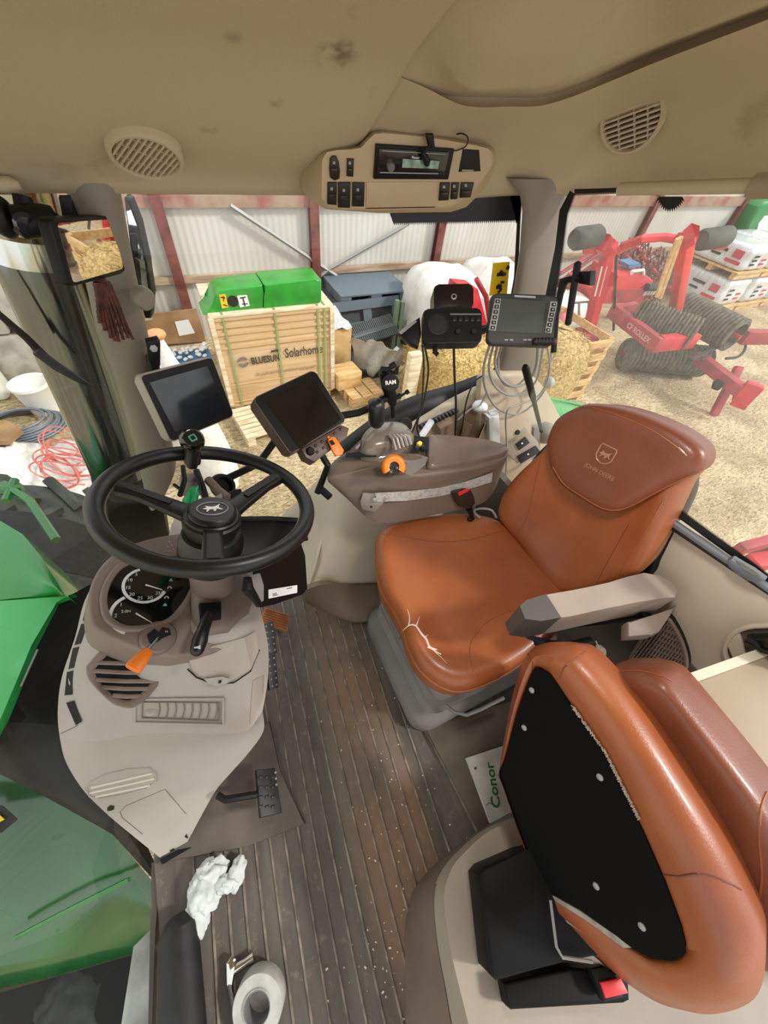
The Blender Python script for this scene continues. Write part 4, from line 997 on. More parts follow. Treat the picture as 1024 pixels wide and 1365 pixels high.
saw([(904, 678), (950, 712), (1000, 748), (1040, 778)], [(898, 686), (945, 720), (995, 756), (1035, 786)], R_, 'trim_3')
S_ = lambda x, y: Py(x, y, 1.028)
saw([(524, 297), (560, 296), (620, 295), (692, 293)], [(518, 280), (560, 270), (620, 262), (696, 256)], S_, 'trim_4', tooth=2.6)
mb = MB(); mb.prism([S_(*s) for s in ((680, 262), (696, 256), (690, 380), (682, 440), (660, 520), (650, 520), (672, 450), (686, 370), (690, 300))], (0, .004, 0)); struct(mb.build('trim_4', M_seal, smooth=0))
# sticker on the pane
t = thing('warning_sticker', Py(667, 390, 1.03), 'yellow warning sticker with black pictograms on the side window by the rear pillar', 'sticker')
mb = MB(); mb.prism([Py(*s, 1.025) for s in ((658, 351), (680, 349), (676, 392), (653, 394))], (0, .004, 0)); st = mb.build('backing', M_yel, t)
for pts, w in (([(663, 366), (674, 365)], .005), ([(667, 362), (671, 366)], .006), ([(676, 356), (678, 357)], .006), ([(664, 380), (668, 386), (664, 390)], .005), ([(662, 383), (668, 381)], .006), ([(668, 376), (672, 376)], .004)):
    mb = MB(); mb.tube([Py(*s, 1.023) for s in pts], w, 5); mb.build('pictogram', M_ink, st)
# rear window bottom rail
def rail(px0, px1, w0, w1, m, off, nm):
    mb = MB(); a = [RP(px0[0], px0[1], off), RP(px1[0], px1[1], off)]; b = [RP(px0[0] + w0[0], px0[1] + w0[1], off), RP(px1[0] + w1[0], px1[1] + w1[1], off)]
    mb.prism([a[0], a[1], b[1], b[0]], (-.02, 0, 0.0), r=.003); return struct(mb.build(nm, m))
rail((897, 689), (1040, 786), (-3, 5), (-3, 5), mat('alloy_rail', '767b80', .4, .3), -.012, 'trim_5')
rail((894, 694), (1040, 791), (-2, 4), (-2, 4), M_seal, -.006, 'trim_5')
t = thing('window_latch', RP(1000, 752, -.03), 'grey flush latch handle on the bottom rail of the rear window', 'latch')
mb = MB(); mb.prism([RP(*s, -.03) for s in ((973, 742), (980, 740), (1006, 756), (1024, 768), (1014, 772), (1000, 769), (984, 758), (974, 750))], (-.018, -.004, 0), r=.003); mb.build('latch_plate', MATS['alloy_rail'], t)
mb = MB(); mb.prism([RP(*s, -.05) for s in ((982, 746), (988, 748), (1014, 765), (1008, 767), (992, 758))], (-.003, 0, 0)); mb.build('finger_recess', mat('recess_grey', '7c7d78', .6), t)

# ---- pillars
def pillar(rowsL, rowsR, fnp, d, name, m, ex=.55):
    mb = MB(); rings = []
    for (l, r) in zip(rowsL, rowsR):
        a, b = fnp(*l), fnp(*r); c = (a + b) / 2; u = (b - a) / 2; w = nrm(ray(*((np.array(l) + np.array(r)) / 2)) * (1, 1, 0)) * d
        ring = []
        for k in range(24):
            t_ = 2 * math.pi * k / 24; cc, ss = math.cos(t_), math.sin(t_)
            ring.append(c + w + u * math.copysign(abs(cc) ** ex, cc) + w * math.copysign(abs(ss) ** ex, ss))
        rings.append(ring)
    mb.loft(rings); return struct(mb.build(name, m, smooth=70))
yl = .99
pillar([(80, 235), (92, 270), (115, 375), (133, 455), (160, 526), (185, 610), (205, 690)], [(170, 235), (166, 265), (178, 330), (192, 400), (203, 455), (222, 540), (240, 620), (262, 690)][:7], lambda x, y: Py(x, y, yl), .05, 'trim_6', M_pillar, ex=.8)
pillar([(672, 240), (690, 262), (694, 285), (690, 340), (682, 389), (671, 455), (655, 520), (642, 570)], [(785, 238), (764, 258), (754, 285), (742, 335), (736, 391), (722, 455), (714, 520), (712, 570)], lambda x, y: Py(x, y, .94), .045, 'trim_7', M_pillar, ex=.9)
# round cover on the front pillar
p = Py(188, 400, .93); mb = MB(); mb.lathe([(.001, .02), (.018, .02), (.022, .014), (.022, 0)], p + (0, .015, 0), frame((.5, -.8, 0)), 20); o = mb.build('pillar_knob', M_pillar); tag(o, 'round beige cover knob on the right front pillar below the mirror', 'knob')

# ---- rear wall panel
pts = [[RP(880, 672, .01), RP(905, 695, .01), RP(950, 728, .01), RP(1000, 764, .01), RP(1080, 822, .01)],
       [Px(850, 730, .985), Px(880, 760, .985), Px(930, 790, .98), Px(985, 815, .98), Px(1080, 850, .98)],
       [Px(820, 800, .985), Px(870, 830, .975), Px(900, 845, .965), Px(960, 860, .965), Px(1080, 890, .965)],
       [Px(800, 880, 1.02), Px(850, 930, 1.01), Px(880, 930, .985), Px(960, 920, .965), Px(1080, 960, .965)]]
pts = [[RP(800, 612, .01)] + pts[0], [Px(790, 680, .99)] + pts[1], [Px(780, 740, .99)] + pts[2], [Px(740, 860, 1.03)] + pts[3]]
mb = MB(); mb.grid(densify(pts), thick=(.03, 0, 0)); struct(mb.build('wall_rear', M_cream, smooth=80))
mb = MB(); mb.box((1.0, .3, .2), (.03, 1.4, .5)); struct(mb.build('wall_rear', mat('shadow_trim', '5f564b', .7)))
# vent grille in the corner
t = thing('corner_vent', Px(880, 890, .97), 'dark mesh vent grille low on the rear wall behind the armrest', 'vent')
ol = [(885, 822), (900, 838), (911, 862), (915, 885), (908, 902), (896, 914), (870, 906), (842, 892), (840, 880), (850, 862), (866, 838)]
V_ = lambda x, y, o=0: Px(x, y, .945 + o)
cl = spline([V_(*s) for s in ol], 4, closed=True); cen = np.mean(cl, 0)
mb = MB(); mb.prism(cl, (.03, 0, 0)); mb.build('backing', M_dark, t)
mb = MB(); mb.tube([p for p in cl], .006, 6, closed=True); mb.build('rim', M_taupe, t)
def inside(P, poly):
    x, y = P; c = False; n = len(poly)
    for i in range(n):
        a, b = poly[i], poly[(i + 1) % n]
        if (a[1] > y) != (b[1] > y) and x < (b[0] - a[0]) * (y - a[1]) / (b[1] - a[1]) + a[0]: c = not c
    return c
mb = MB()
for k in range(-12, 13):
    for sl, st_ in ((-.62, 7), (.5, 8)):
        run = []
        for i in range(61):
            px = 835 + i * 1.4; py = 868 + k * st_ + (px - 877) * (1 / sl if sl < 0 else sl) * .8
            if inside((px, py), ol): run.append(V_(px, py, -.002))
            elif len(run) > 2: mb.tube([run[0], run[-1]], .0028, 4); run = []
        if len(run) > 2: mb.tube([run[0], run[-1]], .0028, 4)
stuff(mb.build('mesh_bars', M_taupe, t))
# latch recess in the rear panel
t = thing('latch_recess', Px(1005, 862, .96), 'round recessed latch bowl with black lever in the cream rear panel', 'latch')
W_ = lambda x, y, o=0: Px(x, y, .95 + o)
mb = MB(); mb.tube(spline([W_(*s) for s in ((966, 866), (974, 848), (990, 838), (1014, 834), (1060, 838), (1064, 880), (1000, 884), (974, 884))], 5, closed=True), .006, 8, closed=True); mb.build('bowl_rim', M_cream, t)
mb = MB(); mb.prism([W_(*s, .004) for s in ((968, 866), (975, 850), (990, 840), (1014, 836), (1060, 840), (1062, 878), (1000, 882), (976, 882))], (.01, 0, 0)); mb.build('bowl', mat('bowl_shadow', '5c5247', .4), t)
mb = MB(); mb.prism([W_(*s, -.002) for s in ((970, 860), (977, 848), (986, 844), (990, 858), (996, 880), (980, 884))], (.004, 0, 0)); mb.build('bowl_plate', M_cream, t)
mb = MB(); mb.tube([W_(*s, -.012) for s in ((998, 850), (1008, 856), (1016, 866), (1040, 872))], [.014, .01, .008, .008], 8); mb.tube([W_(*s, -.012) for s in ((1000, 850), (1030, 848), (1060, 850))], .008, 8); mb.build('lever', M_black, t)
# shelf behind the passenger seat
sh = [Pz(*q, .74) for q in ((901, 909), (1060, 852), (1120, 1000), (1100, 1150), (1036, 1078), (987, 1014), (932, 944))]
mb = MB(); mb.prism(sh, (0, 0, -.03), r=.006); struct(mb.build('trim_8', mat('shelf_tan', 'ab9a84', .65, c2='a08f79', nscale=4)))
a, b = Pz(901, 909, .74), Pz(1060, 852, .74); mb = MB(); d_ = nrm(b - a); s_ = np.cross(d_, (0, 0, 1)); mb.prism([a - s_ * .006 + (0, 0, -.03), a - s_ * .006 + (0, 0, .006), a + s_ * .012 + (0, 0, .006), a + s_ * .012 + (0, 0, -.03)], b - a, r=.003); struct(mb.build('trim_8', mat('pale_edge', 'd9d3bc', .4)))
# left rear inner wall below the shelf
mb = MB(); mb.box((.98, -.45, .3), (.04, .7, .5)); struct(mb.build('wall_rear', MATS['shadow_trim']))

# ---- rear blind over the back window
t = thing('roller_blind', RP(920, 250, -.04), 'beige rolled sun blind along the top of the rear window', 'blind')
a, b = RP(826, 252, -.045), RP(1060, 246, -.045); mb = MB(); mb.tube([a, b], .012, 10); mb.build('blind_roll', M_liner, t)
a, b = RP(1004, 248, -.05), RP(1060, 246, -.05); mb = MB(); mb.tube([a, b], .019, 10); mb.build('end_cap', M_grille, t)

# ---- speakers in the headliner
def speaker(c, nv, upv, r, label, ang, n=12):
    T = frame(nv, upv); t = thing('speaker_grille', c, label, 'speaker')
    mb = MB(); mb.lathe([(r * 1.14, -.02), (r * 1.14, .001), (r * 1.08, .006), (r, .006), (r * .97, .002), (r * .97, -.02)], c, T, 40); mb.build('rim', M_liner, t)
    mb = MB(); mb.lathe([(.0001, -.004), (r * .985, -.004), (r * .985, -.015), (.0001, -.015)], c, T, 32); mb.build('cone', M_dark, t)
    u = np.array((math.cos(ang), math.sin(ang))); v = np.array((-u[1], u[0]))
    for k in range(n + 1):
        s = -r + 2 * r * k / n; hl = math.sqrt(max(0, r * r - s * s))
        if hl < .004: continue
        mb = MB(); cc = c + T @ np.array((v[0] * s, v[1] * s, .0)); Tl = np.column_stack([T @ np.array((*u, 0)), T @ np.array((*v, 0)), T[:, 2]])
        mb.box(cc, (2 * hl, r / n * .8, .008), Tl); mb.build('slat', M_liner, t)
    for k in (-.45, .1, .55):
        hl = math.sqrt(r * r - (k * r) ** 2); mb = MB(); cc = c + T @ np.array((u[0] * k * r, u[1] * k * r, -.001)); Tl = np.column_stack([T @ np.array((*u, 0)), T @ np.array((*v, 0)), T[:, 2]]); mb.box(cc, (r * .05, 2 * hl, .006), Tl); mb.build('web', M_liner, t)
speaker(Py(195, 208, .878), (-.08, -.62, -.78), (0, 0, 1), .047, 'oval speaker grille in the headliner above the right front pillar', .95, 12)
speaker(Pe(842, 158, .135), (-.78, -.45, -.43), (0, 0, 1), .053, 'round speaker grille in the headliner above the rear window', .45, 12)
# grab handle stub
mb = MB(); a, b = Py(-30, 246, .97), Py(27, 247, .97); mb.tube([a, b + (-.01, 0, 0), b], [.012, .012, .006], 10); o = mb.build('grab_handle', M_liner); tag(o, 'beige grab handle end on the headliner edge, top left', 'handle')

# ---- overhead console
OPp, OPn = Py(530, 230, .87), nrm((-.02, -1, -.3))
def OF(zx, zy, off=0.0): return Pp(400 + zx / 3.79, 160 + zy / 3.79, OPp + OPn * off, OPn)
t = thing('overhead_console', OPp + (0, .1, -.05), 'beige overhead console with car radio and rows of black switches', 'console')
face = [(100, 300), (100, 395), (125, 432), (180, 455), (400, 460), (740, 448), (800, 428), (840, 395), (880, 355), (930, 295), (975, 225), (980, 170), (960, 142), (900, 125), (650, 75), (420, 55), (370, 62), (335, 95), (300, 135), (250, 145), (180, 148), (125, 160), (102, 200)]
back = [(0, 290), (10, 350), (60, 410), (130, 450), (400, 470), (760, 465), (840, 440), (880, 400), (930, 350), (960, 300), (1000, 215), (1000, 150), (980, 120), (900, 95), (650, 40), (420, 20), (345, 30), (310, 70), (280, 100), (230, 110), (150, 112), (60, 125), (10, 200)]
def inset(P, k):
    c = np.mean(P, 0); return [np.array(p) + (c - p) / np.linalg.norm(c - p) * k for p in P]
mb = MB(); rings = [inset([OF(*s) for s in face], .012), inset([OF(*s) for s in face], .004), [OF(*s, -.006) for s in face]]
bk = [Py(400 + s[0] / 3.79, 160 + s[1] / 3.79, .975) for s in back]
rings += [[lerp(a, b, .5) for a, b in zip(rings[-1], bk)], bk]
mb.loft(rings); mb.build('housing', mat('console_beige', 'b09c7c', .55, c2='a79373', nscale=4, bump=.1, bscale=450), t, smooth=50)
def OPL(z, d, nm, m, par, off=.0, r=.0015): mb = MB(); mb.prism([OF(*s, off) for s in z], OPn * d, r=r); return mb.build(nm, m, par)
rd = OPL([(380, 115), (772, 140), (742, 290), (368, 287)], .008, 'radio', M_black, t)
OPL([(398, 140), (752, 160), (728, 272), (388, 268)], .003, 'radio_face', mat('radio_gloss', '16181a', .15, coat=.5), rd, .009)
OPL([(518, 195), (706, 206), (697, 246), (515, 240)], .001, 'radio_display', mat('lcd_green', '8fae9a', .3, c2='4e5f58', nscale=60), rd, .0125)
mb = MB(); mb.lathe([(.0075, 0), (.0075, .008), (.006, .01), (.0001, .01)], OF(454, 228, .012), frame(OPn), 18); mb.build('radio_knob', mat('knob_grey', '77787a', .3, .5), rd)
OPL([(415, 152), (735, 170), (734, 174), (415, 157)], .001, 'radio_trim', M_galv, rd, .0125)
OPL([(405, 262), (700, 268), (699, 273), (404, 267)], .001, 'radio_trim', M_galv, rd, .0125)
mb = MB(); mb.text('Pioneer', .0055, OF(585, 190, .0135), frame(OPn), depth=.0002); mb.build('radio_lettering', M_white, rd)
lid = OPL([(335, 312), (692, 312), (682, 436), (332, 443)], .0012, 'storage_lid', MATS['console_beige'], t)
OPL([(332, 443), (682, 436), (683, 441), (332, 448)], .0014, 'lid_gap', M_dark, t)
OPL([(822, 145), (905, 150), (912, 258), (800, 262)], .001, 'cubby', M_dark, t)
OPL([(818, 248), (878, 250), (874, 260), (816, 258)], .002, 'cubby_clip', M_grille, t, .001)
for z in ([(150, 190), (162, 176), (180, 177), (192, 200), (200, 250), (196, 290), (172, 300), (150, 285), (146, 240)], [(236, 190), (270, 192), (266, 282), (234, 278)], [(138, 310), (184, 310), (182, 424), (136, 420)], [(192, 310), (253, 310), (250, 438), (190, 436)], [(264, 310), (324, 312), (320, 432), (262, 430)], [(706, 312), (756, 312), (748, 400), (698, 402)], [(764, 312), (802, 312), (792, 394), (758, 396)], [(812, 312), (876, 312), (858, 386), (804, 388)]):
    s = OPL(z, .005, 'switch', M_btn, t)
    c = np.mean(z, 0); w = (max(p[0] for p in z) - min(p[0] for p in z)) * .28
    OPL([(c[0] - w, c[1] + 6), (c[0] + w, c[1] + 6), (c[0] + w, c[1] + 30), (c[0] - w, c[1] + 30)], .003, 'rocker', mat('rocker_black', '2a2928', .3), s, .005)
    OPL([(c[0] - 6, c[1] - 26), (c[0] + 6, c[1] - 26), (c[0] + 6, c[1] - 12), (c[0] - 6, c[1] - 12)], .0006, 'icon', mat('icon_grey', '8b8a86', .5), s, .0052, r=0)
t = thing('clip_microphone', OF(650, 120, .01), 'small black clip-on microphone with thin cable on the overhead console', 'microphone')
mb = MB(); mb.prism([OF(*s, .01) for s in ((628, 62), (668, 62), (676, 135), (645, 135))], OPn * .008, r=.002); mb.build('clip', M_black, t)
mb = MB(); mb.tube([OF(620, 165, .022), OF(632, 190, .022), OF(642, 215, .022), OF(645, 228, .022)], [.004, .006, .007, .004], 10); mb.build('capsule', M_black, t)
mb = MB(); mb.tube([OF(660, 120, .014), OF(640, 150, .02), OF(622, 168, .022)], .003, 6); mb.build('stalk', M_black, t)
mb = MB(); mb.tube(spline([OF(*s, .006) for s in ((790, 72), (820, 68), (848, 90), (840, 130), (800, 152), (778, 155))], 5), .0012, 5); mb.build('cable', M_black, t)
# ================================================================== DASHBOARD
M_wheel = mat('wheel_rubber', '131314', .38, bump=.08, bscale=500)
M_dash = mat('dash_beige', 'aca49b', .5, c2='a39b92', nscale=5, bump=.12, bscale=450)
t = thing('dashboard', (-.3, .35, 0), 'beige dashboard console with taupe instrument pod on the left of the floor mat', 'dashboard')
DASH = t
Z3 = lambda q: Pz(q[0], q[1], q[2])
top = [[(80, 985, .43), (130, 988, .445), (190, 978, .46), (250, 977, .465), (300, 978, .47), (330, 974, .47), (350, 948, .465)],
       [(77, 952, .465), (125, 952, .485), (190, 948, .495), (250, 944, .495), (305, 938, .495), (338, 930, .49), (357, 905, .475)],
       [(82, 905, .495), (122, 895, .55), (190, 905, .58), (250, 890, .58), (310, 875, .575), (340, 870, .55), (357, 858, .52)],
       [(100, 850, .53), (140, 842, .6), (200, 850, .63), (260, 840, .63), (310, 830, .62), (335, 815, .6), (345, 800, .57)],
       [(118, 790, .56), (150, 780, .6), (200, 785, .62), (260, 780, .62), (310, 770, .62), (330, 765, .6), (345, 765, .57)],
       [(160, 740, .55), (190, 735, .58), (220, 735, .6), (260, 730, .6), (310, 735, .6), (330, 740, .58), (345, 750, .54)]]
low = []
for s, (a, b, bl) in enumerate([((88, 1016, .38), (351, 975, .35), .012), ((110, 1052, .3), (331, 1004, .25), .012), ((135, 1078, .22), (308, 1030, .19), .008), ((160, 1100, .13), (285, 1058, .14), .004), ((213, 1143, .03), (250, 1122, .03), 0)]):
    row = []
    for k in range(7):
        u = k / 6; q = lerp(a, b, u); q[2] += bl * 4 * u * (1 - u); row.append(tuple(q))
    low.append(row)
top3 = densify([[Z3(q) for q in r] for r in top], 5)
low3 = densify([[Z3(q) for q in r] for r in [top[0]] + low], 5)
mb = MB(); mb.grid(top3); mb.grid(low3)
# hidden faces: rear-facing side towards the pedals, closed down to the panel back
edge = [r[-1] for r in top3[::-1]] + [r[-1] for r in low3]
mb.grid([edge, [p + np.array((-.06, .06, -.02)) for p in edge], [p + np.array((-.2, .3, -.05)) for p in edge]])
mb.build('console_body', M_dash, t, smooth=50, recalc=False)
def on(px, py, z, up=.003):
    p = Pz(px, py, z); return p + (EYE - p) / np.linalg.norm(EYE - p) * up
def bvh(rows):
    from mathutils.bvhtree import BVHTree
    V = []; F = []
    for g in rows:
        n = len(g[0]); m = len(g); o = len(V); V += [Vector(p) for r in g for p in r]
        F += [(o + i * n + k, o + i * n + k + 1, o + (i + 1) * n + k + 1, o + (i + 1) * n + k) for i in range(m - 1) for k in range(n - 1)]
    return BVHTree.FromPolygons(V, F)
BV = bvh([top3, low3])
def hit(px, py, up=.0):
    h = BV.ray_cast(Vector(EYE), Vector(ray(px, py)))
    if h[0] is None:
        r = ray(px, py); best = min((BV.find_nearest(Vector(EYE + r * t))[3], t) for t in np.arange(.8, 1.8, .01)); p = EYE + r * best[1]
    else: p = np.array(h[0])
    return p - ray(px, py) * up
def decal(poly, nm, m, par, up=.002, d=.002, dens=1, r=0):
    mb = MB(); P = [hit(*q, up) for q in poly]; P2 = [hit(*q, up + d) for q in poly]
    n = len(P); mb.add(P + P2, [tuple(range(n)), tuple(range(n, 2 * n))] + [(i, (i + 1) % n, n + (i + 1) % n, n + i) for i in range(n)]); return mb.build(nm, m, par, smooth=0)
def decalq(quad, nm, m, par, up=.002, nu=12, nv_=6):
    a, b, c, d = [np.array(q, float) for q in quad]
    g = [[hit(*lerp(lerp(a, b, i / nu), lerp(d, c, i / nu), j / nv_), up) for i in range(nu + 1)] for j in range(nv_ + 1)]
    mb = MB(); mb.grid(g, thick=ray(200, 900) * .003); return mb.build(nm, m, par, smooth=60)
def groove(pts, nm, m, par, r=.0018, closed=False, up=.0005):
    mb = MB(); dense = []
    P = pts + ([pts[0]] if closed else [])
    for a, b in zip(P[:-1], P[1:]):
        k = max(2, int(math.dist(a, b) / 4)); dense += [lerp(a, b, i / k) for i in range(k)]
    dense.append(np.array(P[-1], float)); mb.tube([hit(*q, up) for q in dense], r, 5); return mb.build(nm, m, par)
def px(z8): return (60 + z8[0] / 2.844, 800 + z8[1] / 2.844)
M_line = mat('seam_line', '7f7568', .8)
# demister slots along the windscreen edge
for q in ([(116, 800), (119, 802), (118, 824), (110, 828)], [(108, 832), (116, 830), (107, 858), (99, 860)], [(97, 864), (105, 862), (98, 890), (91, 892)], [(89, 896), (97, 894), (96, 926), (86, 927)], [(88, 937), (98, 934), (109, 962), (101, 967)]):
    decal(q, 'demister_slot', M_dark, t)
groove([(81, 978), (104, 967)], 'seam', M_line, t, .001)
# ribbed insert
decalq([(179, 930), (301, 931), (298, 966), (178, 964)], 'insert_panel', mat('insert_beige', '9f968b', .5), t, up=.001)
ins = MATS['insert_beige']
groove([(180, 932), (298, 931), (297, 966), (180, 963)], 'insert_rim', M_dash, t, .0024, True, up=.0035)
groove([(190, 936), (293, 937), (292, 961), (189, 957)], 'insert_rim', M_line, t, .0014, True, up=.0036)
for k in range(8): groove([(212 + k * 11, 937), (213 + k * 11, 947), (210 + k * 11, 958)], 'insert_rib', M_line, t, .0014, up=.0036)
mb = MB(); mb.ball(hit(201, 947, .002), (.012, .012, .004), None, 14, 8); mb.build('insert_knob', M_dash, t)
# side pocket panel
decalq([(337, 908), (352, 900), (351, 932), (333, 966)], 'side_pocket', ins, t, up=.002, nu=5, nv_=10)
# oval louvre
ov = [(115, 1052), (119, 1043), (140, 1032), (170, 1025), (198, 1023), (208, 1030), (208, 1041), (196, 1051), (165, 1059), (135, 1064), (120, 1062)]
groove(ov, 'louvre_rim', M_dash, t, .0025, True)
for a, b in (((122, 1049), (203, 1030)), ((120, 1056), (206, 1037)), ((128, 1061), (200, 1046))): groove([a, lerp(a, b, .5), b], 'louvre_rib', mat('louvre_light', 'cfc6b8', .5), t, .004)
decal([(143, 1077), (147, 1074), (152, 1075), (152, 1079), (148, 1081), (143, 1081)], 'plug', M_black, t)
groove([(248, 1085), (220, 1052), (168, 1074), (160, 1082), (163, 1090), (190, 1112)], 'access_seam', M_line, t, .0011)
decal([(226, 1134), (232, 1131), (234, 1133), (228, 1136)], 'screw', M_black, t)
# plinth with dark clip and the rubber strip at the base
mb = MB(); mb.prism([Pz(213, 1146, .02), Pz(252, 1124, .02), Pz(255, 1130, .02), Pz(216, 1152, .02)], (0, 0, -.018)); mb.build('base_strip', M_black, t)
mb = MB(); mb.prism([Pz(233, 1098, .07), Pz(245, 1095, .07), Pz(250, 1118, .05), Pz(240, 1112, .05)], (0, .01, -.03)); mb.build('clip', M_black, t)

# ---- instrument pod
PP, PN = Pz(195, 800, .675), nrm((.42, -.12, .9))
def PD(x, y, o=0.0): return Pp(x, y, PP + PN * o, PN)
def pd(poly, d, nm, m, par, off=0.0, r=.002, smooth=38): mb = MB(); mb.prism([PD(*q, off) for q in poly], PN * d, r=r); return mb.build(nm, m, par, smooth=smooth)
pod = [(117, 805), (119, 785), (127, 764), (143, 744), (168, 728), (200, 717), (240, 710), (300, 706), (330, 716), (338, 745), (333, 800), (326, 845), (300, 864), (270, 872), (246, 874), (225, 875), (192, 868), (160, 856), (138, 845), (122, 832)]
pod = [tuple(p[:2]) for p in spline([np.array(p) for p in pod], 3, closed=True)]
mb = MB(); A = [PD(*q, 0) for q in pod]; c = np.mean(A, 0)
mb.loft([[p + (c - p) * .05 - PN * .0 for p in A], [p + (c - p) * .01 - PN * .004 for p in A], [p - PN * .014 for p in A], [p - PN * .09 + (p - c) * .03 for p in A]]); podo = mb.build('instrument_pod', M_taupe, t, smooth=60)
scr = [(138, 806), (140, 786), (150, 766), (166, 752), (200, 741), (240, 738), (268, 745), (262, 772), (250, 800), (228, 826), (200, 836), (168, 838), (145, 826)]
scr = [tuple(p[:2]) for p in spline([np.array(p) for p in scr], 4, closed=True)]
mb = MB(); mb.tube([PD(*q, .004) for q in scr], .007, 10, closed=True); mb.build('pod_lip', M_taupe, podo)
sc = pd(scr, .002, 'cluster_glass', M_screen, t, 0.001, r=0)
M_dial = mat('dial_white', 'dfe6ea', .5)
M_lit = mat('dial_tick', 'c9d2d6', .5)
ux = nrm(PD(200, 790) - PD(190, 790)); vy = nrm(PD(195, 780) - PD(195, 790)); vy = nrm(vy - (vy @ ux) * ux)
TT = np.column_stack([ux, vy, PN])
def gauge(cx, cy, rpx, a0, a1, needle, nums, wide):
    c = PD(cx, cy, .0035); R = np.linalg.norm(PD(cx + rpx, cy, .0035) - c)
    mb = MB(); A = np.linspace(math.radians(a0), math.radians(a1), 30)
    P = lambda r, a: c + ux * r * math.cos(a) + vy * r * math.sin(a)
    mb.grid([[P(R, a) for a in A], [P(R * (1 - wide), a) for a in A]]); g = mb.build('gauge_ring', M_dial, sc, smooth=0)
    mb = MB(); 
    for k, s in enumerate(nums):
        a = math.radians(a0 + (a1 - a0) * (k + .5) / len(nums)); mb.text(s, R * .24, P(R * .74, a) + PN * .0004, TT, depth=.0001)
    mb.build('gauge_numbers', M_lit, sc, smooth=0)
    mb = MB()
    for k in range(17):
        a = math.radians(a0 + (a1 - a0) * k / 16); mb.tube([P(R * .93, a) + PN * .0003, P(R * .85, a) + PN * .0003], .0005, 4)
    stuff(mb.build('gauge_ticks', M_lit, sc))
    mb = MB(); a = math.radians(needle); mb.tube([c + PN * .002, P(R * .8, a) + PN * .002], [.0016, .0006], 5); mb.build('needle', mat('needle_white', 'f4f4f0', .4), sc)
gauge(194, 780, 30, 110, 338, -20, ['5', '10', '15', '20', '25', '30', '35'], .13)
gauge(181, 818, 34, 122, 250, -36, ['1', '2', '3'], .13)
pd([(157, 836), (190, 838), (215, 831), (213, 834), (190, 841), (165, 840)], .0005, 'gauge_rim_light', M_dial, sc, .0035, r=0)
mb = MB(); mb.text('2.0H', .009, PD(168, 815, .004), TT, depth=.0001); mb.build('gauge_digits', M_lit, sc)
for x, y, m in ((228, 773, 'indicator_green'), (226, 784, 'd'), (218, 790, 'd'), (222, 797, 'd'), (220, 806, 'indicator_green')):
    mb = MB(); c = PD(x, y, .0035); s = .0045
    if m == 'indicator_green': mb.prism([c - ux * s - vy * s * .7, c + ux * s - vy * s * .7, c + vy * s], PN * .0004); mb.build('arrow_light', mat('indicator_green', '6fae98', .5), sc, smooth=0)
    else: mb.lathe([(s * .6, 0), (s, 0), (s, .0004), (s * .6, .0004)], c, TT, 14, -.4, 3.6); mb.build('warning_icon', M_lit, sc)
groove_pts = [(250, 745), (250, 800), (226, 832)]
# small light dots beside the column
for x, y in ((226, 722), (229, 727), (224, 729), (231, 732), (226, 735)):
    mb = MB(); mb.lathe([(.0018, 0), (.0018, .0008), (.0001, .0008)], PD(x, y, .001), TT, 8); mb.build('icon_dot', M_lit, t)
# column cowl
cow = [(257, 772), (310, 766), (332, 775), (335, 800), (328, 828), (300, 850), (268, 852), (255, 830), (252, 800)]
mb = MB(); A = [PD(*q, -.01) for q in cow]; c = np.mean(A, 0)
mb.loft([A, [p + PN * .03 for p in A], [p + (c - p) * .12 + PN * .045 for p in A], [p + (c - p) * .3 + PN * .048 for p in A]]); mb.build('column_cowl', M_taupe, t, smooth=50)
pd([(292, 788), (306, 787), (306, 789), (292, 790)], .0005, 'cowl_mark', M_lit, t, .0382, r=0)
# cream boot cover under the cowl
decal([(252, 880), (282, 862), (326, 850), (340, 842), (345, 868), (335, 892), (316, 906), (300, 912), (278, 905), (258, 895)], 'boot_cover', mat('boot_beige', 'a89e92', .5), t, up=.004, d=.004)
groove([(250, 892), (262, 903), (286, 912), (312, 910), (334, 895), (346, 866)], 'boot_seam', M_dark, t, .0015, up=.002)
decal([(272, 905), (296, 902), (306, 905), (303, 911), (290, 914), (278, 911)], 'boot_tab', M_dash, t, up=.009, d=.006)
mb = MB(); mb.lathe([(.0035, 0), (.0035, .003), (.0001, .003)], hit(293, 909, .016), TT, 10); mb.build('screw', M_black, t)
# direction-indicator stalk
t2 = t
mb = MB(); mb.prism([PD(*q, .03) for q in ((264, 808), (293, 806), (293, 828), (266, 832))], PN * .02, r=.005); mb.build('stalk_socket', M_black, t)
a, b, c_ = PD(279, 818, .05), PD(270, 842, .06), PD(263, 866, .055)
mb = MB(); mb.tube([a, lerp(a, b, .3), lerp(a, b, .8), b, lerp(b, c_, .5), c_], [.009, .012, .013, .0135, .016, .014], 16); mb.ball(c_, .014, None, 14, 8); st = mb.build('indicator_stalk', M_wheel, t)
mb = MB(); hp = PD(263, 863, .0715); mb.prism([hp + ux * x + vy * y for x, y in ((-.006, .0015), (-.001, .0015), (.006, .0045), (.006, -.0045), (-.001, -.0015), (-.006, -.0015))], PN * .0003); mb.build('horn_symbol', M_lit, st, smooth=0)
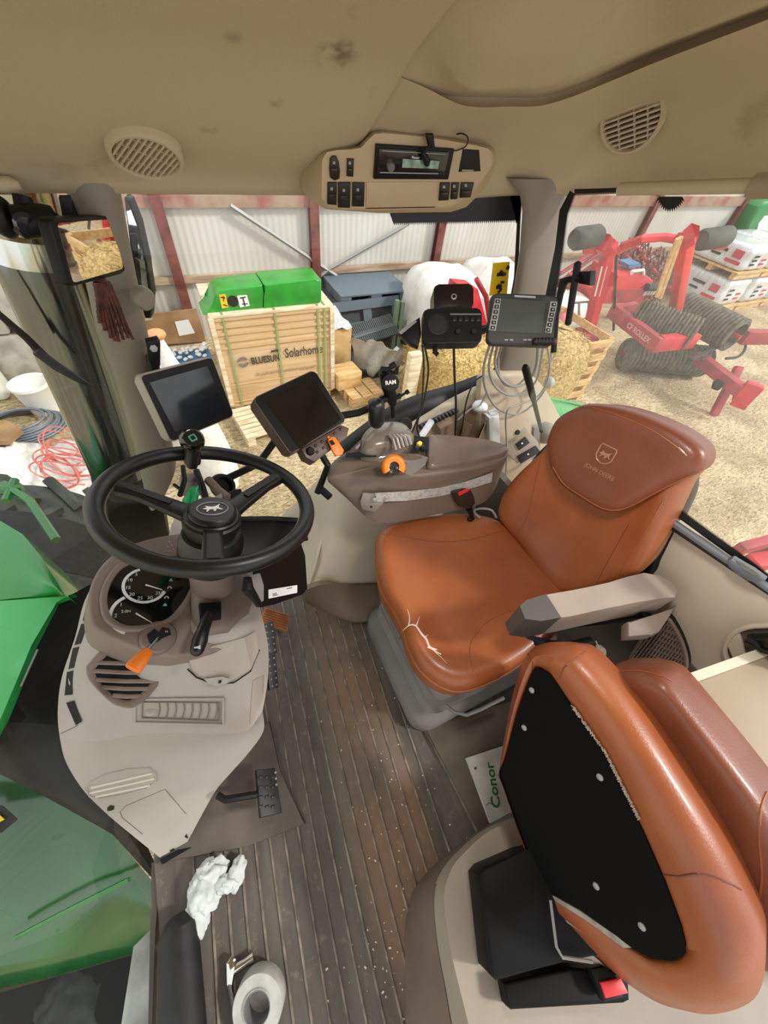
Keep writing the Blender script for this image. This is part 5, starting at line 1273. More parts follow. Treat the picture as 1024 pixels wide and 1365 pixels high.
# reverser with orange grip
mb = MB(); c = PD(211, 850, .001); mb.lathe([(.036, -.01), (.036, .004), (.032, .009), (.0001, .011)], c, TT, 28); rv = mb.build('lever_plate', mat('lever_plate_taupe', '76675d', .5), t)
pd([(196, 846), (206, 838), (212, 843), (216, 836), (226, 838), (228, 846), (216, 851), (210, 856), (200, 858)], .001, 'lever_gate', M_dark, rv, .0125, r=0)
mb = MB(); mb.text('N', .007, PD(222, 842, .0135), TT, depth=.0002); mb.build('gate_letter', M_lit, rv)
a, b = PD(211, 850, .015), PD(196, 868, .055)
mb = MB(); mb.tube([a, b], .0028, 8); mb.build('lever_rod', M_chrome, rv)
b2, c2 = PD(199, 866, .055), PD(176, 893, .06); L_ = nrm(c2 - b2); W_2 = nrm(np.cross(L_, PN))
mb = MB(); rings = []
for f_, w, h in ((0, .006, .006), (.05, .009, .008), (.4, .013, .009), (.85, .016, .010), (.97, .0145, .009), (1, .01, .005)):
    cc = lerp(b2, c2, f_); rings.append([cc + W_2 * w * math.copysign(abs(math.cos(a)) ** .7, math.cos(a)) + PN * h * math.copysign(abs(math.sin(a)) ** .7, math.sin(a)) for a in np.linspace(0, 2 * math.pi, 16, endpoint=False)])
mb.loft(rings); mb.build('orange_grip', M_orange, rv, smooth=70)
# air vent
vt = [(115, 893), (118, 885), (140, 862), (150, 860), (185, 872), (228, 880), (231, 884), (214, 910), (196, 930), (182, 940), (170, 944), (150, 938), (130, 920), (118, 905)]
vt = [tuple(p[:2]) for p in spline([np.array(p) for p in vt], 3, closed=True)]
VP_, VN = hit(170, 905, .014), nrm((.25, -.3, .9))
def VD(x, y, o=0.0): return Pp(x, y, VP_ + VN * o, VN)
mb = MB(); A = [VD(*q) for q in vt]; c = np.mean(A, 0); mb.loft([[p + (c - p) * .25 + VN * .004 for p in A], [p + (c - p) * .17 + VN * .010 for p in A], [p + (c - p) * .05 + VN * .011 for p in A], [p + VN * .004 for p in A], [p - VN * .03 for p in A]]); ve = mb.build('air_vent', M_taupe, t, smooth=60)
def vd(poly, d, nm, m, par, off): mb = MB(); mb.prism([VD(*q, off) for q in poly], VN * d); return mb.build(nm, m, par, smooth=0)
vd([tuple(np.array(q) * .8 + np.array((171, 902)) * .2) for q in vt], .0008, 'vent_opening', M_dark, ve, .0045)
for a, b in (((126, 883), (222, 884)), ((122, 894), (214, 897)), ((128, 906), (206, 908)), ((136, 916), (198, 918)), ((150, 927), (188, 928))):
    mb = MB(); mb.tube([VD(*a, .008), VD(*lerp(a, b, .5) + (0, 1), .008) if False else VD(lerp(a, b, .5)[0], lerp(a, b, .5)[1] + 1, .008), VD(*b, .008)], .0045, 6, flat=.6); mb.build('vent_blade', M_taupe, ve)
mb = MB(); mb.prism([VD(*q, .002) for q in ((228, 880), (258, 862), (292, 852), (290, 858), (262, 868), (214, 912))], VN * .008, r=.003); mb.build('vent_arm', M_taupe, t)

# ================================================================== STEERING WHEEL
WC, WN = np.array((-.052, .588, .881)), nrm((.279, .158, .947))
t = thing('steering_wheel', WC - WN * .1, 'black three-spoke steering wheel with round centre badge', 'steering wheel')
Wu = nrm(np.cross((0, 1, 0), WN)); Wv = np.cross(WN, Wu); WT = np.column_stack([Wu, Wv, WN])
def WPp(x, y, o=0): return Pp(x, y, WC + WN * o, WN)
rr_ = .195
mb = MB(); mb.tube([WC + WT @ np.array((rr_ * math.cos(a), rr_ * math.sin(a), 0)) for a in np.linspace(0, 2 * math.pi, 72, endpoint=False)], .0165, 14, closed=True); mb.build('rim', M_wheel, t)
HB = WPp(283, 692, -.03)
def spoke(tipx, tipy, w0, w1):
    tip = WPp(tipx, tipy, -.004); d = nrm(tip - HB); s = np.cross(WN, d); mb = MB(); rings = []
    for f_, w, h, o in ((0, w0, .013, -.006), (.35, w0 * .62, .012, -.006), (.75, w1 * .9, .011, 0), (1, w1, .012, .0)):
        cc = lerp(HB, tip, f_) + WN * o; rings.append([cc + s * w * math.copysign(abs(math.cos(a)) ** .6, math.cos(a)) + WN * h * math.copysign(abs(math.sin(a)) ** .6, math.sin(a)) for a in np.linspace(0, 2 * math.pi, 16, endpoint=False)])
    mb.loft(rings); o = mb.build('spoke', M_wheel, t, smooth=60)
    mb = MB(); a, b = lerp(HB, tip, .45), lerp(HB, tip, .92); mb.prism([a + s * w1 * .45 + WN * .009, b + s * w1 * .5 + WN * .0115, b - s * w1 * .5 + WN * .0115, a - s * w1 * .45 + WN * .009], WN * .0015); mb.build('spoke_inlay', mat('inlay_black', '1d1d1f', .5), o)
spoke(158, 650, .034, .016); spoke(372, 636, .034, .017); spoke(285, 757, .03, .022)
HT = WT
mb = MB(); mb.lathe([(.0001, -.03), (.05, -.03), (.056, -.012), (.057, .004), (.053, .008), (.053, .014), (.050, .0165), (.047, .0165), (.046, .022), (.041, .027), (.0001, .028)], HB, HT, 40); hub = mb.build('hub', M_wheel, t, smooth=35)
# badge: oval ring with a leaping animal shape
bc = HB + WN * .0282; bu = nrm(WPp(300, 680) - WPp(265, 683)); bv = np.cross(WN, bu)
mb = MB(); mb.tube([bc + bu * .029 * math.cos(a) + bv * .021 * math.sin(a) for a in np.linspace(0, 2 * math.pi, 40, endpoint=False)], .0012, 6, closed=True); mb.build('badge_ring', M_galv, hub)
deer = [(-.018, .0), (-.010, .003), (-.012, .009), (-.006, .006), (.0, .004), (.008, .006), (.016, .012), (.013, .006), (.012, .0), (.018, -.006), (.014, -.006), (.008, -.002), (.004, -.009), (.001, -.009), (.001, -.003), (-.006, -.003), (-.011, -.010), (-.013, -.009), (-.010, -.003)]
mb = MB(); mb.prism([bc + bu * x + bv * y for x, y in deer], WN * .0012); mb.build('badge_emblem', M_white, hub, smooth=0)
# collar and column below the wheel
t3 = thing('steering_column', HB - WN * .1, 'black steering column shroud under the steering wheel with levers and a side tray', 'steering column')
mb = MB(); mb.lathe([(.05, -.13), (.062, -.12), (.066, -.06), (.062, -.05), (.058, -.035), (.05, -.03), (.03, -.03)], HB, HT, 36); mb.build('shroud', M_wheel, t3, smooth=40)
mb = MB(); mb.lathe([(.064, -.088), (.068, -.086), (.068, -.082), (.064, -.08)], HB, HT, 36); mb.build('shroud_ring', mat('satin_black', '2a2a2c', .25), t3)
bot = Pz(285, 790, .6); mb = MB(); mb.tube([HB - WN * .1, lerp(HB - WN * .1, bot, .5), bot], [.05, .05, .05], 20); mb.build('column_tube', M_taupe, t3)
# side tray / guard to the right of the column
zt_ = .8
TRP, TRN = WPp(360, 700, -.09), nrm((.35, -.3, .88))
def TRy(x, y, o=0): return Pp(x, y, TRP + TRN * o, TRN)
mb = MB(); mb.prism([TRy(*q) for q in ((300, 690), (400, 692), (408, 720), (380, 735), (330, 748), (300, 750))], TRN * -.012, r=.004); mb.build('tray', M_black, t3)
mb = MB(); mb.tube([TRy(*q, .004) for q in ((308, 692), (360, 691), (396, 693), (405, 704), (408, 720))], .006, 8); mb.build('tray_lip', M_black, t3)
GP, GN = TRy(380, 735), nrm((.75, -.55, .35))
def G_(x, y, o=0): return Pp(x, y, GP + GN * o, GN)
mb = MB(); mb.prism([G_(*q) for q in ((345, 745), (380, 735), (402, 722), (408, 740), (411, 785), (405, 793), (365, 806), (350, 810), (343, 800), (350, 760))], -GN * .02, r=.006, seg=3); gd = mb.build('guard', M_black, t3)
gu = nrm(G_(397, 783) - G_(360, 791)); gv = np.cross(GN, gu); gT = np.column_stack([gu, gv, GN])
mb = MB(); mb.prism([G_(*q, .0005) for q in ((358, 786), (396, 780), (396, 790), (358, 798))], GN * .0006); lb = mb.build('label', M_paper, gd, smooth=0)
for x, y, w_ in ((366, 791.5, .016), (367, 793.5, .019), (386, 784, .024)):
    mb = MB(); mb.box(G_(x, y, .0012), (w_, .0018, .0004), gT); mb.build('label_print', M_ink, lb)
mb = MB(); mb.prism([G_(*q, .002) for q in ((331, 768), (345, 764), (350, 780), (350, 800), (344, 806), (340, 790), (334, 780))], GN * .003); mb.build('bracket_plate', M_galv, t3)
mb = MB(); mb.tube([G_(330, 770, .006), G_(330, 785, .012), G_(338, 795, .012), G_(346, 806, .008)], [.008, .012, .009, .006], 8); mb.build('tilt_lever', M_black, t3)
# levers behind the wheel
for pts, r, m in (([(262, 628), (270, 650), (276, 672)], .008, M_black), ([(278, 640), (292, 655), (304, 664)], .011, M_taupe), ([(305, 661), (314, 657), (321, 656)], .009, M_black), ([(240, 660), (246, 640), (244, 622)], .006, M_black), ([(232, 646), (240, 652)], .004, M_black), ([(285, 668), (298, 660)], .007, M_galv)):
    mb = MB(); mb.tube([WPp(*q, -.06) for q in pts], r, 10); mb.build('column_lever', m, t3)
mb = MB(); mb.lathe([(.03, -.01), (.034, 0), (.03, .01), (.022, .012), (.022, -.012)], WPp(297, 648, -.09), frame((.5, -.5, .7)), 24); mb.build('column_ring', M_black, t3)
mb = MB(); mb.box(WPp(255, 646, -.1), (.05, .05, .05), WT, r=.012); mb.build('column_joint', M_pillar, t3)
# spinner knob clamped on the rim
K = WPp(255, 598, .0); t4 = thing('spinner_knob', K, 'glossy black spinner knob with green badge, clamped on the far rim of the steering wheel', 'knob')
kp = WPp(256, 587, .055); kd = nrm((.25, -.55, .8))
mb = MB(); mb.tube([WPp(256, 622, -.02), WPp(256, 605, .015), WPp(256, 596, .03)], [.012, .016, .018], 14); mb.box(WPp(256, 607, .0), (.036, .04, .04), WT, r=.008); mb.build('clamp', M_wheel, t4)
mb = MB(); T = frame(kd); mb.lathe([(.0001, -.03), (.014, -.03), (.018, -.022), (.0245, -.01), (.0265, .002), (.024, .012), (.019, .017), (.017, .0165), (.0001, .016)], kp, T, 28); kb = mb.build('ball', mat('gloss_black', '0b0b0b', .12, coat=.6), t4)
mb = MB(); slab(mb, kp, T, .015, .015, .001, .003, .0165); mb.build('badge', mat('badge_green', '4f9b86', .4), kb)
mb = MB(); slab(mb, kp, T, .009, .009, .001, .002, .0177); mb.build('badge_center', M_dark, kb)
# green rag behind the hub
mb = MB(); c = WPp(255, 664, -.045); b = bmesh.new(); bmesh.ops.create_icosphere(b, subdivisions=3, radius=1)
for v in b.verts:
    n_ = .75 + .25 * math.sin(7 * v.co.x + 3 * v.co.z) * math.cos(5 * v.co.y + 2); v.co = Vector((v.co.x * .017 * n_, v.co.y * .02 * n_, v.co.z * .036 * n_))
T = frame(nrm((.2, -.5, .8)), up=nrm(WPp(262, 650, 0) - WPp(250, 680, 0))); mb.bm(b, np.column_stack([T[:, 0], T[:, 2], T[:, 1]]), c)
o = mb.build('green_rag', mat('green_cloth', '1fa56a', .6, c2='178a57', nscale=40)); tag(o, 'crumpled bright green rag tucked behind the steering wheel hub', 'rag')

# ================================================================== PEDALS
M_pedal = mat('pedal_rubber', '161616', .55, c2='26282b', nscale=60)
def pedal(quad, z, label, th, name, m, studs=None, arm=None, cat='pedal', tilt=(.5, -.1, .85)):
    c = np.mean([Pz(*q, z) for q in quad], 0); n = nrm(tilt); t = thing(name, c * (1, 1, 0), label, cat)
    F_ = lambda x, y, o=0: Pp(x, y, c + n * o, n)
    mb = MB(); mb.prism([F_(*q) for q in quad], -n * th, r=.004); pad = mb.build('pad', m, t)
    return t, pad, F_, n
t, pad, F_, n = pedal([(342, 1026), (367, 1023), (377, 1083), (348, 1090)], .12, 'black rubber clutch pedal in front of the dashboard', .018, 'clutch_pedal', M_pedal)
for k in range(3): mb = MB(); mb.lathe([(.003, 0), (.003, .002), (.0001, .002)], F_(367 + k * .7, 1030 + k * 8, .0), frame(n), 8); mb.build('stud', M_galv, pad)
for k in range(12): mb = MB(); mb.box(F_(348 + (k % 3) * 8, 1036 + (k // 3) * 13, .001), (.006, .012, .004), frame(n), r=.001); mb.build('tread', M_pedal, pad)
mb = MB(); mb.tube([F_(348, 1058, -.012), F_(325, 1062, -.015), F_(300, 1066, -.02), F_(290, 1060, -.03)], .009, 8); mb.build('pedal_arm', M_black, t)
for i, (q, lb) in enumerate((([(350, 832), (365, 828), (370, 870), (356, 872)], 'black studded brake pedal, far one of the pair'), ([(354, 876), (368, 872), (372, 916), (360, 920)], 'black studded brake pedal, near one of the pair'))):
    t, pad, F_, n = pedal(q, .2, lb, .015, 'brake_pedal', M_pedal, tilt=(.55, -.3, .75))
    for k in range(10): mb = MB(); mb.lathe([(.0035, 0), (.0025, .0035), (.0001, .004)], F_(*(lerp(q[0], q[3], (k % 5 + .5) / 5) * (.75 - .5 * (k // 5)) + lerp(q[1], q[2], (k % 5 + .5) / 5) * (.25 + .5 * (k // 5))), 0), frame(n), 8); mb.build('stud', mat('stud_grey', '6d6f70', .5), pad)
    mb = MB(); mb.tube([F_(q[0][0] + 4, q[0][1] + 20, -.012), F_(q[0][0] - 12, q[0][1] + 18, -.05)], .009, 8); mb.build('pedal_arm', M_black, t)
t, pad, F_, n = pedal([(354, 809), (387, 819), (382, 842), (347, 829)], .1, 'brown ribbed accelerator pedal beyond the brake pedals', .012, 'accelerator_pedal', mat('brown_rubber', 'a8673a', .6, c2='8d5330', nscale=30), tilt=(.5, -.2, .85))
for k in range(6): mb = MB(); mb.tube([F_(*lerp((355, 811), (348, 828), (k + .5) / 6), .001), F_(*lerp((386, 820), (381, 840), (k + .5) / 6), .001)], .0016, 5); mb.build('rib', mat('rib_brown', '7c4526', .6), pad)
mb = MB(); mb.box(F_(366, 826, -.05), (.03, .03, .07), r=.004); mb.build('pedal_hinge', M_black, t)
# ================================================================== SEATS
def leather(name, c, c2, dark):
    m = mat(name, c, .4, c2=c2, nscale=5, bump=.25, bscale=260, coat=.1)
    return m
M_lea = leather('tan_leather', '9e582e', '8f4b28', 0)
M_lea2 = leather('dark_tan_leather', '7f452c', '713b26', 0)
M_seam = mat('seam_thread', 'c88a55', .6)
M_greyp = mat('grey_bellows', '85807b', .6, c2='77726d', nscale=6)

def pad(outline, C, N, prof, m, name, parent, smooth=70, n=5):
    """outline: 3-D loop; prof: list of (scale towards centre, offset along N)"""
    P = spline(outline, n, closed=True); C = np.array(C, float); N = np.array(N, float)
    mb = MB(); rings = [[C + (p - C) * s + N * o for p in P] for s, o in prof]
    mb.loft(rings); return mb.build(name, m, parent, smooth=smooth), rings
def bvh_loft(rings):
    from mathutils.bvhtree import BVHTree
    n = len(rings[0]); V = [Vector(p) for r in rings for p in r]
    F = [(i * n + k, i * n + (k + 1) % n, (i + 1) * n + (k + 1) % n, (i + 1) * n + k) for i in range(len(rings) - 1) for k in range(n)]
    F.append(tuple(range((len(rings) - 1) * n, len(rings) * n)))
    return BVHTree.FromPolygons(V, F)
def hitB(B, x, y, up):
    h = B.ray_cast(Vector(EYE), Vector(ray(x, y)))
    if h[0] is None: return None
    return np.array(h[0]) - ray(x, y) * up
def stroke(B, pts, r, nm, m, par, up=.0, n=6, sm=True):
    P = spline([np.array((*p, 0.0)) for p in pts], n) if sm else [np.array((*p, 0.0)) for p in pts]
    Q = [hitB(B, q[0], q[1], up) for q in P]; Q = [q for q in Q if q is not None]
    rs = r if not hasattr(r, '__len__') else [interp(i / max(1, len(Q) - 1), [0, .5, 1], r) for i in range(len(Q))]
    mb = MB(); mb.tube(Q, rs, 5); return mb.build(nm, m, par)

# ---- operator seat
t = thing('operator_seat', (.58, .33, 0), 'tan leather operator seat with headrest flap, right-hand side of the floor mat', 'seat')
op = [(501, 738), (504, 714), (524, 700), (562, 692), (612, 688), (655, 694), (700, 722), (748, 772), (758, 806), (740, 842), (716, 868), (690, 888), (660, 906), (626, 919), (600, 919), (575, 906), (556, 886), (544, 862), (538, 840), (526, 815), (513, 795), (504, 770)]
o3 = [Pz(x, y, .475) for x, y in op]; c = np.mean(o3, 0)
cus, rg = pad(o3, c, (0, 0, 1), [(.82, -.11), (.93, -.10), (.965, -.085), (.985, -.05), (1.0, -.012), (1.0, .0), (.985, .016), (.955, .03), (.9, .038), (.82, .036), (.7, .026), (.55, .014), (.38, .006), (.2, .003), (.05, .002)], M_lea, 'seat_cushion', t)
BC = bvh_loft(rg)
mb = MB(); mb.tube([c + (p - c) * 1.0 + np.array((0, 0, -.006)) for p in spline(o3, 5, closed=True)], .0035, 6, closed=True); mb.build('piping', M_lea, cus)
stroke(BC, [(637, 908), (628, 882), (629, 858), (640, 838), (660, 822), (688, 812), (700, 809)], .0022, 'seam', M_lea, cus)
stroke(BC, [(508, 712), (540, 716), (580, 722), (625, 720), (668, 708)], .0014, 'seam', M_lea2, cus)
M_crack = mat('cracked_backing', 'e8d6c2', .8)
for pts, r in (([(536, 842), (545, 834), (554, 834), (562, 845), (568, 852), (572, 861), (580, 868), (588, 872)], [.001, .0035, .0015]), ([(545, 834), (546, 822), (543, 812)], [.002, .0012, .0004]), ([(555, 834), (558, 826), (560, 821)], [.0025, .001, .0003]), ([(566, 850), (571, 846)], [.002, .001, .0003]), ([(570, 862), (577, 865), (583, 866)], [.003, .0035, .001]), ([(580, 869), (590, 878), (596, 885)], [.0012, .0006, .0002])):
    o = stroke(BC, pts, r, 'crack', M_crack, cus, up=.0003); 
# backrest
BP, BNn = np.array((.83, .35, .5)), nrm((-1, -.08, .22))
def BK(x, y, o=0.0): return Pp(x, y, BP + BNn * o, BNn)
bo = [(668, 684), (676, 655), (697, 628), (731, 596), (745, 566), (775, 545), (812, 541), (860, 553), (905, 575), (934, 596), (934, 622), (918, 645), (904, 675), (882, 722), (862, 755), (835, 774), (790, 786), (752, 790), (728, 770), (700, 728), (680, 704)]
b3 = [BK(*q) for q in bo]; c = np.mean(b3, 0)
bk, rg = pad(b3, c, BNn, [(.8, -.1), (.95, -.09), (.985, -.06), (1, -.02), (1.0, .0), (.985, .018), (.95, .032), (.88, .038), (.78, .03), (.65, .018), (.45, .01), (.2, .006), (.04, .006)], M_lea, 'backrest', t)
BB = bvh_loft(rg)
stroke(BB, [(720, 612), (712, 650), (702, 690), (688, 712)], .002, 'seam', M_lea, bk)
stroke(BB, [(884, 668), (858, 712), (835, 748), (820, 778)], .002, 'seam', M_lea, bk)
stroke(BB, [(838, 700), (812, 745), (795, 778)], .0012, 'seam', M_lea2, bk)
# black shell behind
b4 = [BK(*q, -.08) for q in [(700, 640), (760, 570), (830, 556), (900, 580), (924, 640), (908, 690), (880, 745), (866, 768), (820, 790), (740, 780)]]
c4 = np.mean(b4, 0); pad(b4, c4, BNn, [(.85, -.07), (.97, -.06), (1, -.03), (1, .0), (.95, .01)], M_black, 'back_shell', t)
# headrest flap
fo = [(733, 600), (733, 584), (744, 560), (764, 546), (788, 538), (825, 541), (865, 553), (905, 572), (934, 592), (943, 607), (940, 623), (926, 634), (900, 645), (868, 662), (842, 676), (822, 682), (802, 678), (778, 664), (752, 646), (738, 624)]
f3 = [BK(*q, .035) for q in fo]; c = np.mean(f3, 0)
fl, rg = pad(f3, c, BNn, [(.9, -.12), (.97, -.07), (.985, -.02), (1.0, -.004), (1.0, .004), (.985, .014), (.955, .022), (.9, .028), (.8, .03), (.6, .026), (.35, .023), (.1, .022)], M_lea2, 'headrest_flap', t)
BF = bvh_loft(rg)
stroke(BF, [(737, 622), (752, 645), (778, 663), (802, 677), (822, 680), (842, 674), (868, 660), (900, 643), (922, 634)], .0022, 'flap_piping', M_lea, fl)
stroke(BF, [(790, 543), (830, 556), (870, 574), (900, 594), (914, 606)], .002, 'flap_seam', M_lea, fl)
stroke(BF, [(905, 596), (911, 602), (916, 608)], [.0003, .0016, .0003], 'crack', M_crack, fl, up=.0003)
# embossed emblem and name, their highlights put into a lighter leather colour
M_emb = mat('highlit_emboss', 'a8785c', .4, coat=.2)
eu = nrm(BK(824, 641) - BK(776, 615)); en = BNn; ev = np.cross(en, eu); eT = np.column_stack([eu, ev, en])
p0 = hitB(BF, 807, 606, .001)
sh = [(-.019, .022), (.019, .022), (.021, .016), (.021, -.008), (.014, -.019), (0, -.024), (-.014, -.019), (-.021, -.008), (-.021, .016)]
mb = MB(); mb.tube([p0 + eT @ np.array((x, y, 0)) for x, y in sh], .0018, 6, closed=True); mb.build('emblem_border', M_emb, fl)
mb = MB(); mb.prism([p0 + eT @ np.array((x * .9, y * 1.0, -.001)) for x, y in deer], en * .003); mb.build('emblem_deer', M_emb, fl, smooth=0)
p1 = hitB(BF, 799, 629, .0005)
mb = MB(); mb.text('JOHN DEERE', .0155, p1, eT, depth=.0012, sx=.92); mb.build('embossed_name', M_emb, fl, smooth=0)
# armrest
at = [(694, 808), (702, 801), (730, 792), (760, 787), (790, 781), (812, 776), (838, 768), (860, 763), (882, 767), (898, 776), (905, 788), (902, 796), (888, 797), (850, 803), (810, 811), (760, 822), (722, 827), (700, 824)]
a3 = [Pz(*q, .72) for q in at]; c = np.mean(a3, 0)
ar, rg = pad(a3, c, (0, 0, 1), [(.7, -.1), (.97, -.1), (.99, -.092), (1, -.08), (1, -.012), (.992, -.004), (.975, .0), (.5, .0)], mat('armrest_taupe', 'a29489', .45, c2='978a7e', nscale=6, bump=.15, bscale=400), 'armrest', t, smooth=40, n=1)
cap = a3[:2] + [Pz(735, 791, .722), Pz(752, 824, .722)] + a3[-2:]
capx = [Pz(*q, .721) for q in ((693, 808), (702, 800), (728, 792), (748, 823), (722, 828), (700, 825))]; cc = np.mean(capx, 0)
pad(capx, cc, (0, 0, 1), [(1.015, -.098), (1.02, -.09), (1.02, -.01), (1.0, .001), (.6, .0015)], mat('armrest_tip', '514e4a', .4), 'armrest_tip', ar, smooth=40, n=1)
mb = MB(); mb.prism([Pz(*q, .65) for q in ((838, 828), (872, 822), (904, 805), (880, 842), (870, 846), (838, 848))], (0, 0, -.035), r=.004); mb.build('armrest_bracket', MATS['armrest_taupe'], ar)
mb = MB(); mb.tube([Pz(790, 858, .52), Pz(760, 866, .5), Pz(730, 862, .5), Pz(700, 850, .5)], [.02, .022, .02, .014], 10); mb.build('adjuster_handle', mat('blue_black', '1c232b', .35), t)
mb = MB(); mb.text('F', .014, Pz(796, 857, .545), TT, depth=.0004); mb.build('adjuster_mark', M_white, t)
mb = MB(); mb.lathe([(.0001, .01), (.016, .008), (.02, 0), (.02, -.01)], Pz(800, 870, .5), frame((.1, -.7, .7)), 16); mb.build('recline_knob', M_cream, t)
mb = MB(); mb.tube([Pz(860, 810, .64), (.84, .12, .5), (.8, .16, .42)], .03, 8); mb.build('armrest_post', M_black, t)
# pan and suspension
pn = [Pz(x, y, .38) for x, y in ((520, 790), (540, 745), (640, 720), (740, 790), (700, 880), (620, 915), (575, 905), (548, 870), (530, 830))]; c = np.mean(pn, 0)
pad(pn, c, (0, 0, 1), [(.9, -.04), (1, -.03), (1.0, .02), (.9, .03)], M_black, 'seat_pan', t)
def rr3(x0, x1, y0, y1, r, z): return [np.array(((x0 + x1) / 2 + a, (y0 + y1) / 2 + b, z)) for a, b in rrect(x1 - x0, y1 - y0, r, 5)]
mb = MB(); rings = []
for z, g, r in ((.0, .012, .07), (.05, .012, .07), (.065, .0, .065), (.075, -.015, .06), (.1, -.045, .05), (.115, -.02, .06), (.15, -.012, .06), (.17, -.03, .05), (.185, -.05, .05), (.2, -.022, .05), (.24, -.018, .05), (.26, -.05, .05), (.29, -.02, .05), (.34, -.02, .05), (.36, -.04, .05)):
    rings.append(rr3(.335 - g, .86 + g, .095 - g, .55 + g, r, z))
mb.loft(rings); mb.build('suspension_bellows', M_greyp, t, smooth=50)
mb = MB(); mb.prism([Pz(*q, .37) for q in ((514, 790), (524, 800), (536, 845), (533, 850), (518, 815))], (0, 0, -.04), r=.004); mb.build('slide_rail', mat('rail_grey', '8a8b8c', .4, .3), t)
mb = MB(); mb.tube([Pz(588, 935, .2), Pz(605, 949, .19), Pz(622, 953, .19), Pz(640, 946, .2), Pz(672, 930, .22)], .006, 8); mb.build('height_lever', MATS['rail_grey'], t)
# belt tongue at the far side
# raised platform around the seat
mb = MB(); pl = [Pz(566, 968, .018), Pz(712, 925, .018), Pz(820, 960, .018), Pz(760, 1080, .018), Pz(640, 1112, .018)]
mb.prism(pl, (0, 0, -.018), r=.004); struct(mb.build('floor', mat('platform_brown', '5f5349', .7, c2='6d6155', nscale=8)))
mb = MB(); mb.tube([Pz(565, 968, .004), Pz(600, 1035, .004), Pz(638, 1110, .004)], .006, 6); struct(mb.build('trim_9', M_ridge))
# white folder
t = thing('white_folder', Pz(652, 1045, .02), 'scuffed white folder with green lettering on the floor between the two seats', 'folder')
q = [Pz(*s, .02) for s in ((620, 1011), (690, 988), (700, 1082), (652, 1097))]
mb = MB(); mb.prism(q, (0, 0, .012), r=.0015); bd = mb.build('cover', mat('scuffed_white', 'e6e5df', .5, c2='c9c6bd', nscale=14), t)
fu = nrm(Pz(653, 1024, .033) - Pz(660, 1066, .033)); fv = np.cross((0, 0, 1), fu); fT = np.column_stack([fu, fv, (0, 0, 1)])
mb = MB(); mb.text('Conor', .04, Pz(657.5, 1046, .033), fT, depth=.0003, bold=.001, sx=1.12); mb.build('lettering', mat('letter_green', '2f7d46', .6), bd, smooth=0)
mb = MB(); mb.tube([Pz(648, 1074, .033), Pz(652, 1070, .033), Pz(656, 1072, .033)], .001, 4); mb.ball(Pz(634, 1024, .032), (.006, .004, .001), None, 8, 4); mb.build('smudge', mat('smudge_grey', '6a665c', .8), bd)
# ---- passenger seat plinth
tp = [(760, 1050), (705, 1088), (655, 1106), (614, 1142), (598, 1168), (592, 1200), (600, 1262), (616, 1330), (640, 1420), (700, 1600)]
fl_ = [(735, 1048), (690, 1076), (645, 1102), (606, 1130), (572, 1160), (550, 1190), (540, 1235), (540, 1300), (546, 1440), (600, 1700)]
T3, F3 = spline([Pz(*q, .29) for q in tp], 4), spline([Pz(*q, .0) for q in fl_], 4)
far_ = [np.array((1.0, -.15 - 1.2 * k / len(T3), .29)) for k in range(len(T3))]
t = thing('passenger_seat', (.5, -.3, 0), 'folded-up tan leather passenger seat with black underside board, bottom right corner', 'seat')
mb = MB(); mb.grid([[lerp(a, b, s) for a, b in zip(T3, far_)] for s in np.linspace(1, .06, 6)] + [[p + (0, 0, .0) for p in T3], [lerp(a, b, .06) + (0, 0, -.02) for a, b in zip(T3, F3)], [lerp(a, b, .25) + (0, 0, -.03) for a, b in zip(T3, F3)]]); mb.build('plinth', mat('plinth_beige', 'a3988a', .5, c2='998e80', nscale=5, bump=.1, bscale=400), t, smooth=60)
mb = MB(); mb.grid([[lerp(a, b, .22) + (0, 0, -.02) for a, b in zip(T3, F3)], [lerp(a, b, .6) for a, b in zip(T3, F3)], [lerp(a, b, .93) for a, b in zip(T3, F3)], F3]); mb.build('skirt', mat('skirt_brown', '77685b', .6, c2='6b5d50', nscale=6), t, smooth=60)
for q, z, h, nm in (([(638, 1166), (646, 1156), (700, 1133), (770, 1115), (830, 1200), (800, 1274), (745, 1284), (662, 1308), (654, 1300)], .385, .09, 'base_box'), ([(670, 1310), (760, 1290), (838, 1296), (840, 1334), (832, 1338), (682, 1347), (676, 1342)], .33, .04, 'base_flange')):
    mb = MB(); mb.prism([Pz(*s, z) for s in q], (0, 0, -h), r=.006, seg=3); bx = mb.build(nm, mat('box_black', '070708', .55, spec=.2), t)
mb = MB(); mb.tube([Pz(734, 1200, .4), Pz(742, 1262, .4), Pz(750, 1276, .4), Pz(790, 1282, .4)], .003, 6); mb.build('wire_frame', M_galv, t)
# cushion folded up
SP, SN = np.array((.42, 0, .5)), nrm((-1, 0, .35))
def SD(x, y, o=0.0): return Pp(x, y, SP + SN * o, SN)
inner = [(709, 897), (716, 890), (733, 899), (758, 936), (803, 1001), (856, 1107), (886, 1176), (908, 1236), (914, 1262), (911, 1275), (896, 1281), (868, 1278), (845, 1265), (822, 1248), (773, 1212), (724, 1184), (709, 1163), (690, 1106), (671, 1048), (664, 1033), (673, 1012), (690, 948)]
outer = [(703, 872), (728, 857), (756, 858), (783, 868), (845, 938), (914, 1043), (968, 1133), (1010, 1224), (1021, 1270), (1014, 1318), (992, 1341), (950, 1352), (912, 1347), (868, 1332), (810, 1290), (742, 1228), (726, 1188), (704, 1140), (674, 1060), (667, 1030), (669, 1003), (684, 925)]
I3 = spline([SD(*q) for q in inner], 4, closed=True); O3 = spline([SD(*q, -.05) for q in outer], 4, closed=True)
Q = [SD(*(lerp(a, b, .5)), .012) for a, b in zip(inner, outer)]; Q = spline(Q, 4, closed=True)
